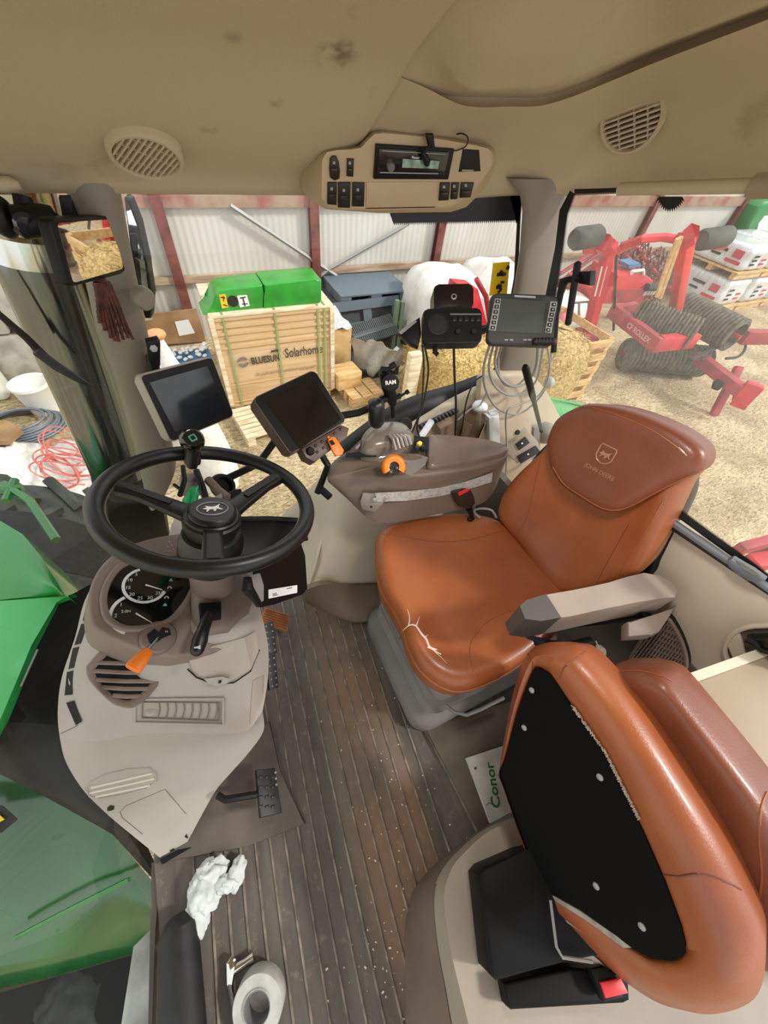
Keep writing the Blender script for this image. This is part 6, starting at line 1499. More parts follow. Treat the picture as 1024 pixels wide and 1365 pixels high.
M1 = [lerp(SD(*proj(a)), b, 0) for a, b in zip(I3, O3)]
cS = np.mean(O3, 0)
Q2 = spline([SD(*(lerp(a, b, .82)), -.012) for a, b in zip(inner, outer)], 4, closed=True)
Q0 = spline([SD(*(lerp(a, b, .2)), .008) for a, b in zip(inner, outer)], 4, closed=True)
bo_ = [cS + (p - cS) * .97 - SN * .05 for p in O3]; bo2 = [cS + (p - cS) * .85 - SN * .09 for p in O3]; bo3 = [cS + (p - cS) * .4 - SN * .1 for p in O3]
mb = MB(); mb.loft([[p - SN * .012 for p in I3], I3, Q0, Q, Q2, O3, bo_, bo2, bo3]); sc_ = mb.build('seat_cushion', M_lea, t, smooth=70)
BS = bvh_loft([[p - SN * .012 for p in I3], I3, Q0, Q, Q2, O3, bo_, bo2, bo3])
for pts in ([(747, 903), (752, 890), (765, 880), (781, 868)], [(884, 1166), (905, 1168), (930, 1165), (960, 1172), (988, 1186)], [(703, 872), (710, 882), (708, 896)]): stroke(BS, pts, .0016, 'seam', M_lea2, sc_)
mb = MB(); mb.prism([SD(*q, .006) for q in inner], -SN * .012); bd = mb.build('underside_board', mat('board_black', '060606', .75, spec=.12), t, smooth=0)
for x, y in ((709, 920), (699, 970), (800, 1036), (795, 1181), (856, 1235)):
    mb = MB(); mb.lathe([(.0065, 0), (.006, .002), (.002, .0035), (.0001, .0035)], SD(x, y, .006), frame(SN), 14); mb.build('bolt', M_galv, bd)
# frayed cloth edge
mb = MB(); rr = random.Random(2)
def fray(a, b, w, n):
    for k in range(n):
        q = lerp(a, b, rr.random()); p = SD(q[0], q[1], .008); d = nrm((rr.gauss(0, 1), rr.gauss(0, 1), rr.gauss(0, 1))) * .0035; mb.tube([p - d, p + d], .0007, 4)
fray((762, 940), (807, 1003), 3, 90); fray((807, 1003), (853, 1094), 3, 120)
stuff(mb.build('frayed_edge', mat('fray_grey', 'b5a894', .9), sc_))
mb = MB(); mb.prism([SD(*q, .004) for q in ((736, 1192), (775, 1214), (822, 1246), (842, 1262), (826, 1262), (790, 1250), (756, 1228))], SN * .003); mb.build('cloth_patch', mat('grey_felt', 'a39c90', .95, c2='857e72', nscale=60, bump=.5, bscale=300), sc_)
# its backrest
RPt, RN = np.array((.6, -.2, .6)), nrm((-1, -.05, .3))
def RK(x, y, o=0.0): return Pp(x, y, RPt + RN * o, RN)
ro = [(812, 894), (835, 889), (862, 890), (888, 898), (904, 912), (930, 944), (985, 1013), (1030, 1075), (1075, 1160), (1080, 1250), (1030, 1290), (960, 1210), (900, 1110), (850, 1010), (815, 940)]
r3 = [RK(*q) for q in ro]; c = np.mean(r3, 0)
pk, rg = pad(r3, c, RN, [(.85, -.09), (.97, -.07), (1, -.03), (1, -.0), (.98, .02), (.93, .036), (.85, .04), (.6, .035), (.1, .03)], M_lea2, 'backrest', t)
BR_ = bvh_loft(rg)
stroke(BR_, [(816, 896), (850, 894), (878, 900), (896, 908)], .0016, 'seam', M_lea, pk)
stroke(BR_, [(1022, 1056), (1014, 1078), (1013, 1120), (1016, 1170), (1010, 1208)], .002, 'seam', M_lea, pk)
# buckle
t = thing('seat_belt_buckle', Pz(815, 1312, .35), 'seat belt buckle with red button at the foot of the folded passenger seat', 'buckle')
mb = MB(); mb.prism([Pz(*q, .36) for q in ((788, 1292), (806, 1288), (822, 1298), (832, 1330), (806, 1336), (798, 1316))], (0, 0, -.025), r=.004); bu_ = mb.build('buckle_body', M_black, t)
mb = MB(); mb.prism([Pz(*q, .366) for q in ((801, 1310), (828, 1304), (838, 1324), (808, 1331))], (0, 0, -.008), r=.001); mb.build('release_button', mat('release_red', 'd8323a', .4), t)

# ================================================================== THINGS ON THE FLOOR, FRONT LEFT
# roll of tape
c = Pz(341, 1334, 0); t = thing('tape_roll', c, 'roll of silver-white tape standing on the floor mat, bottom of the photo', 'tape')
n = nrm((-.15, -.2, .95)); T = frame(n); cc = Pz(343, 1343, .05); R_ = .5 * np.linalg.norm(Pz(375, 1331, .06) - Pz(308, 1331, .06))
mb = MB(); mb.lathe([(R_ * .52, -.04), (R_ * .52, .004), (R_ * .56, .004), (R_ * .57, .0), (R_ * .97, .0), (R_, -.003), (R_, -.042), (R_ * .97, -.045), (R_ * .52, -.045)], cc, T, 48); tb = mb.build('tape', mat('tape_white', 'b9b9b2', .5, c2='a5a59e', nscale=30), t)
mb = MB(); mb.lathe([(R_ * .5, -.045), (R_ * .5, .005), (R_ * .53, .005), (R_ * .53, -.045)], cc, T, 40); mb.build('core', mat('core_grey', '77777a', .7), t)
# steel tool
t = thing('steel_tool', Pz(316, 1288, 0), 'small steel clamp tool lying on the mat beside the tape roll', 'tool')
mb = MB(); mb.tube([Pz(306, 1312, .012), Pz(308, 1292, .016), Pz(308, 1284, .018), Pz(312, 1276, .016)], [.009, .013, .014, .009], 8, flat=.7); mb.build('tool_head', M_chrome, t)
mb = MB(); mb.tube([Pz(312, 1292, .012), Pz(328, 1282, .012), Pz(338, 1275, .012)], [.011, .009, .011], 10); mb.build('socket', M_chrome, t)
mb = MB(); mb.tube([Pz(306, 1310, .012), Pz(309, 1330, .012), Pz(312, 1350, .01)], [.007, .005, .005], 8); mb.build('shaft', M_chrome, t)
# tissue
def tissue(pts, label):
    mb = MB(); rr = random.Random(6)
    b = bmesh.new(); bmesh.ops.create_icosphere(b, subdivisions=4, radius=1)
    c = Pz(285, 1188, .0); 
    a1, a2, a3_ = Pz(262, 1222, .02), Pz(280, 1165, .03), Pz(315, 1165, .025)
    from mathutils import noise as NZ
    lobes = [(a1, (.028, .045, .022), -.25), (Pz(272, 1190, .03), (.035, .04, .034), .2), (a2, (.042, .03, .032), .3), (Pz(300, 1178, .028), (.03, .02, .022), -.5), (a3_, (.02, .035, .016), -.6)]
    for (cc, r, rot) in lobes:
        bb = b.copy()
        for v in bb.verts:
            q = v.co * 2.2 + Vector((cc[0] * 40, cc[1] * 40, 0)); s = 1 + .4 * NZ.noise(q * .9) + .22 * abs(NZ.noise(q * 1.8))
            v.co = Vector((v.co.x * r[0] * s, v.co.y * r[1] * s, max(v.co.z * r[2] * s, -cc[2] + .001)))
        mb.bm(bb, rotz(rot), cc)
    b.free()
    o = mb.build('crumpled_tissue', mat('tissue_white', 'c9cfcd', .85, bump=.4, bscale=120), smooth=50); return tag(o, label, 'tissue')
tissue(None, 'crumpled white paper tissue on the floor mat in front of the dashboard')
# black bar along the left edge and pale sill beyond
t = thing('padded_bar', Pz(240, 1300, 0), 'thick black padded bar along the front left edge of the floor mat', 'bar')
mb = MB(); P = [Pz(236, 1226, .02), Pz(238, 1240, .03), Pz(240, 1300, .035), Pz(242, 1370, .04), Pz(244, 1440, .045)]
mb.tube(P, [.03, .046, .05, .053, .055], 18, flat=.8); mb.build('padding', M_blackr, t)
mb = MB(); mb.prism([Pz(*q, -.04) for q in ((178, 1262), (204, 1236), (204, 1440), (150, 1440))], (0, 0, -.02)); o = mb.build('trim_10', mat('worn_alloy', 'b5b6b2', .5, .3, c2='8d8c86', nscale=9)); struct(o)
mb = MB(); mb.prism([Pz(*q, -.02) for q in ((202, 1150), (215, 1150), (207, 1240), (200, 1440), (196, 1440))], (0, 0, -.05)); struct(mb.build('trim_10', MATS['mat_plain']))
# ================================================================== RIGHT-HAND CONSOLE
t = thing('armrest_console', (.55, .72, .3), 'brown control armrest console with orange dial and joystick, between the seat and the side window', 'console')
tr = [(436, 634, .70), (443, 614, .715), (462, 600, .725), (490, 590, .73), (530, 584, .735), (568, 580, .74), (610, 583, .745), (650, 588, .745), (676, 597, .74), (678, 606, .738), (668, 614, .735), (640, 622, .73), (600, 629, .725), (560, 634, .72), (520, 636, .712), (490, 636, .705), (462, 636, .70), (444, 636, .698)]
br = [(474, 672, .6), (478, 668, .6), (500, 640, .6), (520, 620, .6), (550, 610, .6), (580, 610, .6), (610, 610, .6), (640, 615, .6), (664, 630, .59), (664, 642, .585), (655, 660, .57), (640, 672, .56), (606, 681, .555), (572, 688, .55), (540, 694, .55), (514, 697, .55), (497, 695, .555), (482, 684, .58)]
mr = [(437, 640, .675), (446, 622, .68), (468, 606, .69), (495, 598, .69), (535, 592, .69), (570, 590, .69), (610, 592, .69), (650, 596, .69), (672, 604, .69), (674, 616, .69), (666, 624, .69), (638, 634, .685), (600, 642, .68), (560, 648, .675), (520, 652, .67), (492, 653, .665), (466, 651, .665), (446, 646, .67)]
T3, M3, B3 = [spline([Pz(*q) for q in L], 4, closed=True) for L in (tr, mr, br)]
cT = np.mean(T3, 0)
mb = MB(); rings = [[cT + (p - cT) * s + (0, 0, o) for p in T3] for s, o in ((.2, .002), (.9, .0), (.97, -.003), (1.0, -.01))] + [M3, [lerp(a, b, .08) for a, b in zip(M3, B3)], [lerp(a, b, .6) for a, b in zip(M3, B3)], B3, [np.mean(B3, 0) + (p - np.mean(B3, 0)) * .8 + (0, 0, -.02) for p in B3]]
mb.loft(rings); body = mb.build('console_body', M_brown, t, smooth=50)
BCN = bvh_loft(rings[::-1])
def cpatch(poly, d, nm, m, par, up=.0, z=None, r=.002):
    P = [hitB(BCN, x, y, up) for x, y in poly]
    if any(p is None for p in P): P = [Pz(x, y, .7) - ray(x, y) * up for x, y in poly]
    n = np.zeros(3)
    for i in range(len(P)): n += np.cross(P[i], P[(i + 1) % len(P)])
    n = nrm(n); c = np.mean(P, 0); n = n if n @ (EYE - c) > 0 else -n
    P = [Pp(x, y, c, n) for x, y in poly]
    mb = MB(); mb.prism(P, n * d, r=r); return mb.build(nm, m, par), c, n
# lid
ld = [(571, 590, .742), (574, 583, .744), (610, 585, .747), (650, 590, .747), (674, 598, .743), (675, 604, .741), (664, 610, .738), (632, 616, .735), (600, 622, .732), (575, 625, .73), (570, 616, .735)]
L3 = spline([Pz(*q) for q in ld], 4, closed=True); c = np.mean(L3, 0)
pad([Pz(*q) for q in ld], c, (0, 0, 1), [(1.02, -.02), (1.02, .003), (1.0, .009), (.96, .013), (.8, .013), (.3, .014)], mat('lid_brown', '6b5a50', .28, c2='786960', nscale=7, coat=.25), 'storage_lid', t, smooth=50, n=4)
# metal strip, bracket
M_strip = mat('galvanised_strip', 'c3c2bc', .45, .35, c2='a5a39c', nscale=90)
for a, b in zip([(505, 656), (545, 655), (585, 650), (620, 641)], [(545, 655), (585, 650), (620, 641), (656, 630)]):
    pass
st, c, n = cpatch([(500, 657), (540, 655), (585, 650), (620, 642), (656, 630), (655, 642), (622, 652), (585, 661), (540, 667), (502, 668)], .003, 'metal_strip', M_strip, t, up=.012, r=0)
mb = MB(); mb.lathe([(.006, 0), (.005, .003), (.0001, .0035)], Pp(648, 636, c, n) + n * .003, frame(n), 10); mb.build('rivet', M_strip, st)
bk_, c, n = cpatch([(484, 656), (512, 658), (516, 664), (500, 682), (483, 678), (480, 668)], .006, 'strip_bracket', mat('bracket_taupe', '8d8379', .4, .3), t, up=.014)
mb = MB(); mb.lathe([(.009, 0), (.009, .004), (.006, .006), (.0001, .006)], Pp(499, 664, c, n) + n * .006, frame(n), 6); mb.build('bolt', M_galv, bk_)
mb = MB(); mb.lathe([(.004, 0), (.004, .001), (.0001, .001)], Pp(495, 674, c, n) + n * .006, frame(n), 10); mb.build('hole', M_dark, bk_)
# orange dial under a clear guard
dc = Pz(524, 622, .755); dn = nrm((-.1, -.75, .65)); dT = frame(dn)
mb = MB(); mb.lathe([(.015, .0), (.015, .012), (.026, .016), (.034, .012), (.035, 0), (.03, -.008)], dc, dT, 30, -.7, 3.6); dl = mb.build('orange_dial', M_orange, t, smooth=60)
mb = MB(); mb.lathe([(.0001, .008), (.022, .008), (.024, .0)], dc, dT, 24); mb.build('dial_face', M_black, dl)
for x, y, r in ((519, 621, .006), (521, 629, .007), (529, 624, .005)):
    mb = MB(); q = Pp(x, y, dc + dn * .009, dn); mb.lathe([(r, 0), (r, .002), (r * .6, .0025), (.0001, .0015)], q, dT, 14); mb.build('dial_button', M_btn, dl)
    mb = MB(); mb.text('+', r * 1.2, q + dn * .0028, dT, depth=.0001); mb.build('button_mark', M_lit, dl)
mb = MB(); gp = [(500, 612), (512, 606), (535, 604), (560, 606), (571, 610), (566, 620), (556, 628), (548, 634), (540, 632), (541, 618), (530, 611), (515, 610), (506, 616)]
mb.prism([Pp(*q, dc + dn * .012, dn) for q in gp], dn * .003, r=.001); gd = mb.build('clear_guard', glass('clear_plastic', (.93, .93, .91), .12, haze=.12), t)
# hand controls dome and lever slots
mb = MB(); dm = [(478, 606), (482, 590), (492, 579), (510, 574), (530, 574), (545, 580), (552, 594), (540, 604), (515, 610), (492, 612)]
c = np.mean([Pz(*q, .735) for q in dm], 0)
pad([Pz(*q, .73) for q in dm], c, (0, 0, 1), [(1, -.01), (1, .01), (.95, .028), (.8, .045), (.55, .052), (.2, .054)], mat('dome_taupe', '74695f', .25, coat=.4), 'control_dome', t)
for k in range(5):
    mb = MB(); a, b = Pz(528 + k * 5, 600 - k * 2, .775 - .002 * k), Pz(519 + k * 5, 580, .79); mb.tube([a, lerp(a, b, .5) + (0, 0, .012), b], .005, 6); mb.build('control_lever', mat('lever_clear', '9a938b', .2, coat=.5), t)
for k in range(4):
    mb = MB(); mb.tube([Pz(466 + k * 4, 604 - k * 4, .74), Pz(474 + k * 4, 598 - k * 4, .755), Pz(482 + k * 4, 590 - k * 3, .76)], .007, 6); mb.build('slider_rib', mat('rib_dark', '4f443d', .5), t)
mb = MB(); mb.prism([Pz(*q, .742) for q in ((462, 604), (500, 604), (502, 609), (460, 610))], (0, 0, .003)); mb.build('slot', M_dark, t)
# pen tray with a yellow-black switch
mb = MB(); mb.prism([Pz(*q, .75) for q in ((552, 582), (571, 584), (570, 600), (553, 602))], (0, 0, .004)); mb.build('switch_tray', M_dark, t)
for x, y, m in ((559, 592, 'ffe34a'), (563, 597, '1a1a1a'), (556, 598, '2b2b2b')): mb = MB(); mb.box(Pz(x, y, .762), (.016, .012, .014), rotz(.4), r=.003); mb.build('toggle', mat('toggle_' + m, m, .4), t)
# joystick
jb = Pz(503, 576, .785); jt = Pz(500, 532, .89)
mb = MB(); mb.lathe([(.034, -.02), (.034, -.008), (.03, -.006), (.03, .004), (.025, .006), (.024, .016), (.018, .018), (.012, .02)], jb, frame((0, 0, 1)), 28); mb.build('joystick_boot', mat('boot_brown', '4a403a', .5), t)
jd = nrm(jt - jb); ja = jb + jd * .02
mb = MB(); T = frame(jd, up=(.3, -1, 0)); L = np.linalg.norm(jt - ja)
rings = []
for f_, w, h, off in ((0, .014, .014, 0), (.12, .023, .021, 0), (.35, .026, .024, .002), (.6, .024, .022, .004), (.8, .025, .023, .003), (.93, .021, .02, .002), (1.0, .008, .008, 0)):
    cc = ja + jd * L * f_ + T[:, 1] * off; rings.append([cc + T[:, 0] * w * math.cos(a) + T[:, 1] * h * math.sin(a) for a in np.linspace(0, 2 * math.pi, 20, endpoint=False)])
mb.loft(rings); jg = mb.build('joystick_grip', M_wheel, t, smooth=70)
mb = MB(); mb.lathe([(.0001, .003), (.004, .002), (.005, 0)], ja + jd * L * .35 + T[:, 1] * .022, frame(T[:, 1]), 10); mb.build('thumb_button', mat('grey_button', '6b6b69', .4), jg)

# seat belt buckle beside the console
t = thing('belt_buckle', Pz(620, 690, .48), 'black seat belt buckle with red button standing between seat cushion and brown console', 'buckle')
bp = Pz(617, 658, .64); bb_ = Pz(626, 688, .55); d = nrm(bp - bb_); bn = nrm(np.cross(d, nrm((.9, .3, 0)))); bn = bn if bn @ (EYE - bp) > 0 else -bn
def BQ(x, y, o=0): return Pp(x, y, bp + bn * o, bn)
mb = MB(); mb.prism([BQ(*q) for q in ((607, 657), (626, 647), (633, 662), (634, 672), (626, 679), (617, 677), (612, 668))], -bn * .022, r=.004); bx = mb.build('buckle_body', mat('buckle_brown', '2d211c', .4), t)
mb = MB(); mb.prism([BQ(*q, .001) for q in ((610, 656.5), (624, 650), (626, 653.5), (612, 660.5))], bn * .002); mb.build('release_button', mat('release_red', 'd8323a', .4), bx, smooth=0)
mb = MB(); mb.tube([BQ(625, 677, -.01), Pz(630, 690, .52), (.6, .56, .4)], [.012, .01, .01], 8); mb.build('stalk', M_black, t)
mb = MB(); mb.tube(spline([Pz(*q, .53) for q in ((640, 690), (632, 682), (640, 678), (655, 680), (662, 690))], 4), .004, 6); mb.build('wire_loop', M_galv, t)
# belt strap
t = thing('seat_belt', Pz(700, 640, .4), 'grey seat belt strap running down between the console and the seat back', 'belt')
mb = MB(); S = [Py(712, 566, .83), Py(711, 600, .79), Py(706, 622, .75), Pz(690, 660, .6), Pz(668, 700, .5), Pz(660, 716, .46)]
S = spline(S, 5); mb.grid([S, [p + (.03, -.012, -.01) for p in S]], thick=(0, .002, .002)); mb.build('webbing', mat('belt_grey', '8e8b84', .7), t)

# ---- cowl at the foot of the rear pillar
pts = [[Py(642, 505, .935), Py(670, 498, .93), Py(705, 498, .93), Py(728, 520, .94)], [Py(640, 545, .89), Py(672, 540, .88), Py(712, 538, .88), Py(752, 565, .9)], [Py(640, 585, .85), Py(680, 580, .83), Py(722, 585, .82), Py(775, 605, .84)], [Py(648, 650, .84), Py(690, 640, .8), Py(735, 650, .79), Py(790, 670, .8)], [Py(660, 740, .82), Py(700, 740, .79), Py(750, 740, .78), Py(800, 740, .79)]]
mb = MB(); mb.grid(densify(pts), thick=(0, .03, 0)); struct(mb.build('wall_right', mat('cowl_tan', 'b3a48e', .5, c2='a7987f', nscale=4), smooth=80))
# park lever in its dome
t = thing('hand_lever', Py(722, 575, .8), 'long black hand lever rising from a grey dome at the foot of the rear pillar', 'lever')
mb = MB(); c = Py(727, 577, .82); mb.ball(c, (.045, .05, .045), None, 24, 14); mb.build('dome', mat('dome_grey', '8e8780', .4), t)
mb = MB(); cn = nrm(EYE - c); mb.lathe([(.0001, .003), (.012, .003), (.014, -.004)], c + (cn + np.array((.35, -.1, .0))) * .043, frame(cn + np.array((.3, 0, 0))), 14); mb.build('dome_slot', M_dark, t)
a, b = Py(722, 575, .77), Py(700, 488, .72)
mb = MB(); mb.tube([a, lerp(a, b, .3), lerp(a, b, .55), lerp(a, b, .62), lerp(a, b, .97), b], [.007, .0075, .008, .011, .0115, .007], 12); mb.build('lever_arm', M_black, t)
# switch cluster
t = thing('switch_cluster', Py(700, 590, .8), 'small cluster of black knobs and rocker switches below the hand lever', 'switches')
sn = nrm((-.35, -.75, .55)); sp_ = Py(700, 590, .795); sT = frame(sn)
def SW(x, y, o=0): return Pp(x, y, sp_ + sn * o, sn)
mb = MB(); mb.prism([SW(*q) for q in ((676, 562), (690, 556), (718, 590), (722, 604), (690, 618), (672, 600))], -sn * .012, r=.004); mb.build('panel', mat('panel_tan', '9c8e7a', .5), t)
for x, y, r in ((682, 566, .008), (689, 576, .0105)):
    mb = MB(); mb.lathe([(r, 0), (r, .01), (r * .8, .014), (.0001, .014)], SW(x, y), sT, 18); mb.build('knob', M_btn, t)
for q in ([(687, 592), (700, 582), (706, 590), (692, 600)], [(689, 608), (714, 594), (720, 602), (694, 618)]):
    mb = MB(); mb.prism([SW(*s, .0) for s in q], sn * .006, r=.0015); k_ = mb.build('rocker_switch', M_btn, t)
    c = np.mean(q, 0); mb = MB(); mb.box(SW(c[0], c[1], .007), (.006, .006, .001), sT); mb.build('switch_mark', M_white, k_)
# cup holder, boxes and rail behind the console
t = thing('cup_holder', Py(624, 575, .86), 'brown open-fronted cup holder beside the window sill', 'cup holder')
cc = Py(624, 578, .87); mb = MB(); R_ = .045
mb.lathe([(R_ * .9, -.02), (R_, .075), (R_ + .004, .08), (R_ + .006, .075), (R_ + .003, -.02)], cc, None, 30, -1.2, 4.0); mb.build('cup_wall', mat('cup_tan', '8b765f', .5), t)
mb = MB(); mb.lathe([(R_ * .9, -.03), (R_ * .9, -.02), (.0001, -.02)], cc, None, 24); mb.build('cup_base', MATS['cup_tan'], t)
mb = MB(); mb.prism([Py(*q, .86) for q in ((587, 572), (606, 563), (612, 590), (590, 592))], (0, .04, 0), r=.004); mb.build('side_shelf', MATS['cup_tan'], t)
t = thing('white_box', Py(660, 575, .8), 'narrow pale grey box standing between cup holder and switch cluster', 'box')
mb = MB(); mb.prism([Py(*q, .82) for q in ((652, 557), (666, 556), (667, 592), (653, 592))], (0, .03, 0), r=.003); mb.build('case', mat('pale_case', 'c9cbcb', .4), t)
mb = MB(); mb.prism([Py(*q, .835) for q in ((654, 552), (664, 548), (666, 557), (654, 558))], (0, .02, 0), r=.002); mb.build('lid', M_film, t)
t = thing('toothed_rail', Py(575, 552, .93), 'black toothed mounting rail along the window sill', 'rail')
a, b = Py(560, 570, .9), Py(606, 548, .92); mb = MB(); mb.tube([a, b], .016, 6, flat=.6)
for k in range(11): mb.box(lerp(a, b, k / 10) + (0, -.01, .01), (.008, .02, .012), r=.002)
mb.build('rail_body', mat('rail_black', '2b2c2d', .5), t)
mb = MB(); mb.lathe([(.0001, .006), (.02, .006), (.027, .0), (.027, -.03)], Py(540, 566, .9), frame((-.1, -.7, .7)), 24); o = mb.build('round_grommet', M_black); tag(o, 'round black cap at the corner of the window sill behind the phone mount', 'grommet')
mb = MB(); a, b = Py(556, 590, .8), Py(575, 562, .86); mb.tube([a, b], .012, 8); mb.ball(Py(640, 542, .88), (.03, .03, .022), None, 10, 6); o = mb.build('wrapped_lamp', M_film); tag(o, 'clear plastic wrapped fitting beside the cup holder', 'fitting')
for (x, y, rx) in ((636, 560, .02), (645, 572, .024), (640, 590, .02), (670, 590, .018), (648, 540, .018)):
    pass

# ---- phone ball mount
t = thing('phone_mount', Pz(515, 560, .76), 'black ball-joint phone mount with round capped head, behind the joystick', 'mount')
F0 = Py(520, 510, .84)
def FM(x, y, d=0.0): return Py(x, y, .84 + d)
mb = MB(); mb.tube([FM(512, 494), FM(516, 512), FM(522, 530), FM(524, 540)], [.016, .019, .018, .01], 12); mb.build('clamp_arm', M_black, t)
hd = FM(521, 512, -.03); T = frame(EYE - hd); hc = FM(521, 510, -.035)
mb = MB(); mb.lathe([(.0001, .008), (.02, .007), (.0235, 0), (.0235, -.012), (.001, -.012)], hc, T, 24); hh = mb.build('cap', M_black, t)
mb = MB(); mb.text('RAM', .0145, hc + T[:, 2] * .0085, T @ np.column_stack([(math.cos(.25), math.sin(.25), 0), (-math.sin(.25), math.cos(.25), 0), (0, 0, 1)]), depth=.0005, bold=.0004); mb.build('cap_lettering', M_white, hh, smooth=0)
for pts, r in (([(505, 540), (510, 532), (516, 530)], .012), ([(528, 530), (534, 527)], .008), ([(534, 528), (542, 523)], .004), ([(541, 524), (545, 521)], .007), ([(514, 494), (524, 487)], .005), ([(520, 489), (527, 485)], .008), ([(509, 492), (516, 493)], .008), ([(523, 540), (524, 556)], .007)):
    mb = MB(); mb.tube([FM(*q) for q in pts], r, 8); mb.build('joint', M_black, t)

# ================================================================== SCREENS
def monitor(name, label, front, w, h, depth, screen, mbody, mbez, d0=1.0, cat='monitor', mscr=None, bez=.004):
    R, c, e = quadpose(front, w, h, d0)
    n = R[:, 2]; t = thing(name, c - n * depth, label, cat)
    mb = MB(); slab(mb, c, R, w, h, depth, .012, -depth, .006); b = mb.build('housing', mbody, t, smooth=45)
    mb = MB(); slab(mb, c, R, w - .006, h - .006, .003, .01, -.0005); bz_ = mb.build('bezel', mbez, t, smooth=45)
    def F(x, y, o=0.0): return Pp(x, y, c + n * o, n)
    mb = MB(); mb.prism([F(*q, .0028) for q in screen], n * .0012); s = mb.build('screen', mscr or M_screen, t, smooth=0)
    return t, R, c, n, F, b, e
t, R, c, n, F, b, e1 = monitor('display_monitor', 'grey-backed touch display with black bezel mounted on the front pillar', [(186, 499), (281, 476), (314, 553), (226, 592)], .2, .16, .03, [(199, 510), (276, 488), (302, 548), (233, 576)], mat('monitor_grey', 'a19a8d', .5), M_black, 1.1, mscr=mat('dusty_screen', '10151c', .16, c2='1c2530', nscale=9, coat=.7))
mb = MB(); mb.tube([c - n * .035, c - n * .09 + R[:, 0] * -.04, Py(203, 475, .98)], .014, 10); mb.build('mount_arm', M_black, t)
mb = MB(); mb.prism([Py(*q, .93) for q in ((194, 456), (210, 452), (214, 458), (214, 488), (202, 494), (198, 480))], (0, .02, 0), r=.003); br_ = mb.build('pillar_bracket', M_black, t)
mb = MB(); mb.lathe([(.008, 0), (.008, .004), (.004, .005), (.0001, .005)], Py(205, 464, .928), frame((0, -1, .2)), 6); mb.build('bolt', M_galv, br_)
t, R, c, n, F, b, e2 = monitor('display_monitor', 'brown-framed dark touch display on a black arm above the console', [(337, 531), (418, 492), (463, 562), (387, 606)], .2, .16, .045, [(354, 533), (417, 504), (455, 559), (400, 599)], mat('monitor_brown', '5e4c42', .4), M_black, 1.0, mscr=mat('dark_screen', '090a0c', .12, coat=.7))
MBt, MBn, MBR = c.copy(), n.copy(), R.copy()
# keypad under the brown monitor
kc = F(432, 594, -.01); kn = nrm(n + R[:, 1] * -.1)
def KF(x, y, o=0): return Pp(x, y, c - n * .012 + n * o, n)
mb = MB(); mb.prism([KF(*q) for q in ((402, 598), (456, 566), (466, 570), (463, 584), (420, 616), (408, 610))], -n * .04, r=.005); kp_ = mb.build('keypad', MATS['monitor_brown'], t)
mb = MB(); mb.lathe([(.011, 0), (.011, .006), (.008, .009), (.0001, .009)], KF(413, 602), frame(n), 18); mb.build('knob', M_black, kp_)
for k in range(9):
    x, y = lerp((421, 596), (459, 571), (k % 5) / 4.5) + np.array((2, 8.5)) * (k // 5) + (0, -2); mb = MB(); mb.box(KF(x, y, .002), (.0075, .007, .004), R, r=.001); mb.build('key', M_btn if k not in (2,) else M_orange, kp_)
t2 = thing('orange_tag', KF(446, 596, .01), 'orange plastic key fob hanging on the keypad of the brown-framed display', 'fob')
mb = MB(); og = [KF(*q, .008) for q in ((436, 587), (441, 583), (446, 584), (457, 601), (455, 607), (447, 609), (443, 604))]; mb.prism(og, n * .008, r=.002); o = mb.build('fob_body', M_orange, t2)
mb = MB(); mb.prism([KF(*q, .0165) for q in ((439, 588), (443, 586), (447, 592), (442, 594))], n * .0005); mb.build('fob_window', M_dark, o, smooth=0)
# arms
bk0 = MBt - MBn * .055
for nm, pts, r in (('support_arm', [bk0, bk0 + (Py(480, 550, .86) - bk0) * .6 - MBn * .02, Py(478, 550, .86), Py(500, 541, .85)], .011), ('support_arm', [Pz(423, 657, .62), Pz(430, 640, .66), Pz(437, 620, .72), bk0 - MBR[:, 1] * .03 + MBR[:, 0] * .02 - MBn * .02], .010), ('support_arm', [bk0 - MBR[:, 0] * .02 - MBn * .02, Pd(345, 618, 1.12), Pd(292, 643, 1.1)], .010)):
    mb = MB(); mb.tube(pts, r, 8); mb.build(nm, M_black, t)
mb = MB(); mb.tube([Pz(428, 652, .63), Pz(440, 663, .62)], .012, 8); mb.build('arm_foot', M_black, t)

# two-way radio with box on top
t, R, c, n, F, b, e3 = monitor('two_way_radio', 'black two-way radio with round speaker hanging in front of the side window', [(565, 411), (642, 411), (643, 456), (564, 459)], .158, .09, .045, [(600, 418), (641, 418), (641, 420), (600, 420)], mat('radio_shell', '1a1a1c', .5), M_black, .98, cat='radio', mscr=mat('radio_mark', '6d6f72', .5))
sc_ = F(584, 432, .003); T = R
mb = MB(); mb.lathe([(.027, 0), (.028, .002), (.0255, .003), (.0245, .0008), (.0001, .0015)], sc_, R, 30); sp_o = mb.build('speaker', M_blackr, t)
for k in range(5):
    mb = MB(); mb.box(F(606 + k * 8, 425, .004), (.0115, .014, .004), R, r=.0015); mb.build('channel_button', M_btn, t)
for x in (610, 631): mb = MB(); mb.lathe([(.0075, 0), (.0075, .008), (.006, .01), (.0001, .01)], F(x, 443, .003), R, 16); mb.build('knob', M_btn, t)
mb = MB(); mb.tube([F(580, 460, -.02), F(580, 470, -.02)], .007, 8); mb.tube([F(578, 468, -.02), F(584, 473, -.02)], .006, 8); mb.build('clamp_screw', M_black, t)
mb = MB(); mb.prism([F(*q, -.02) for q in ((588, 455), (607, 455), (607, 464), (598, 464), (590, 459))], n * .01); mb.build('mount_plate', M_black, t)
mb = MB(); mb.tube([c - n * .05, F(640, 440, -.07), Py(676, 430, .93)], .012, 8); mb.build('mount_arm', M_black, t)
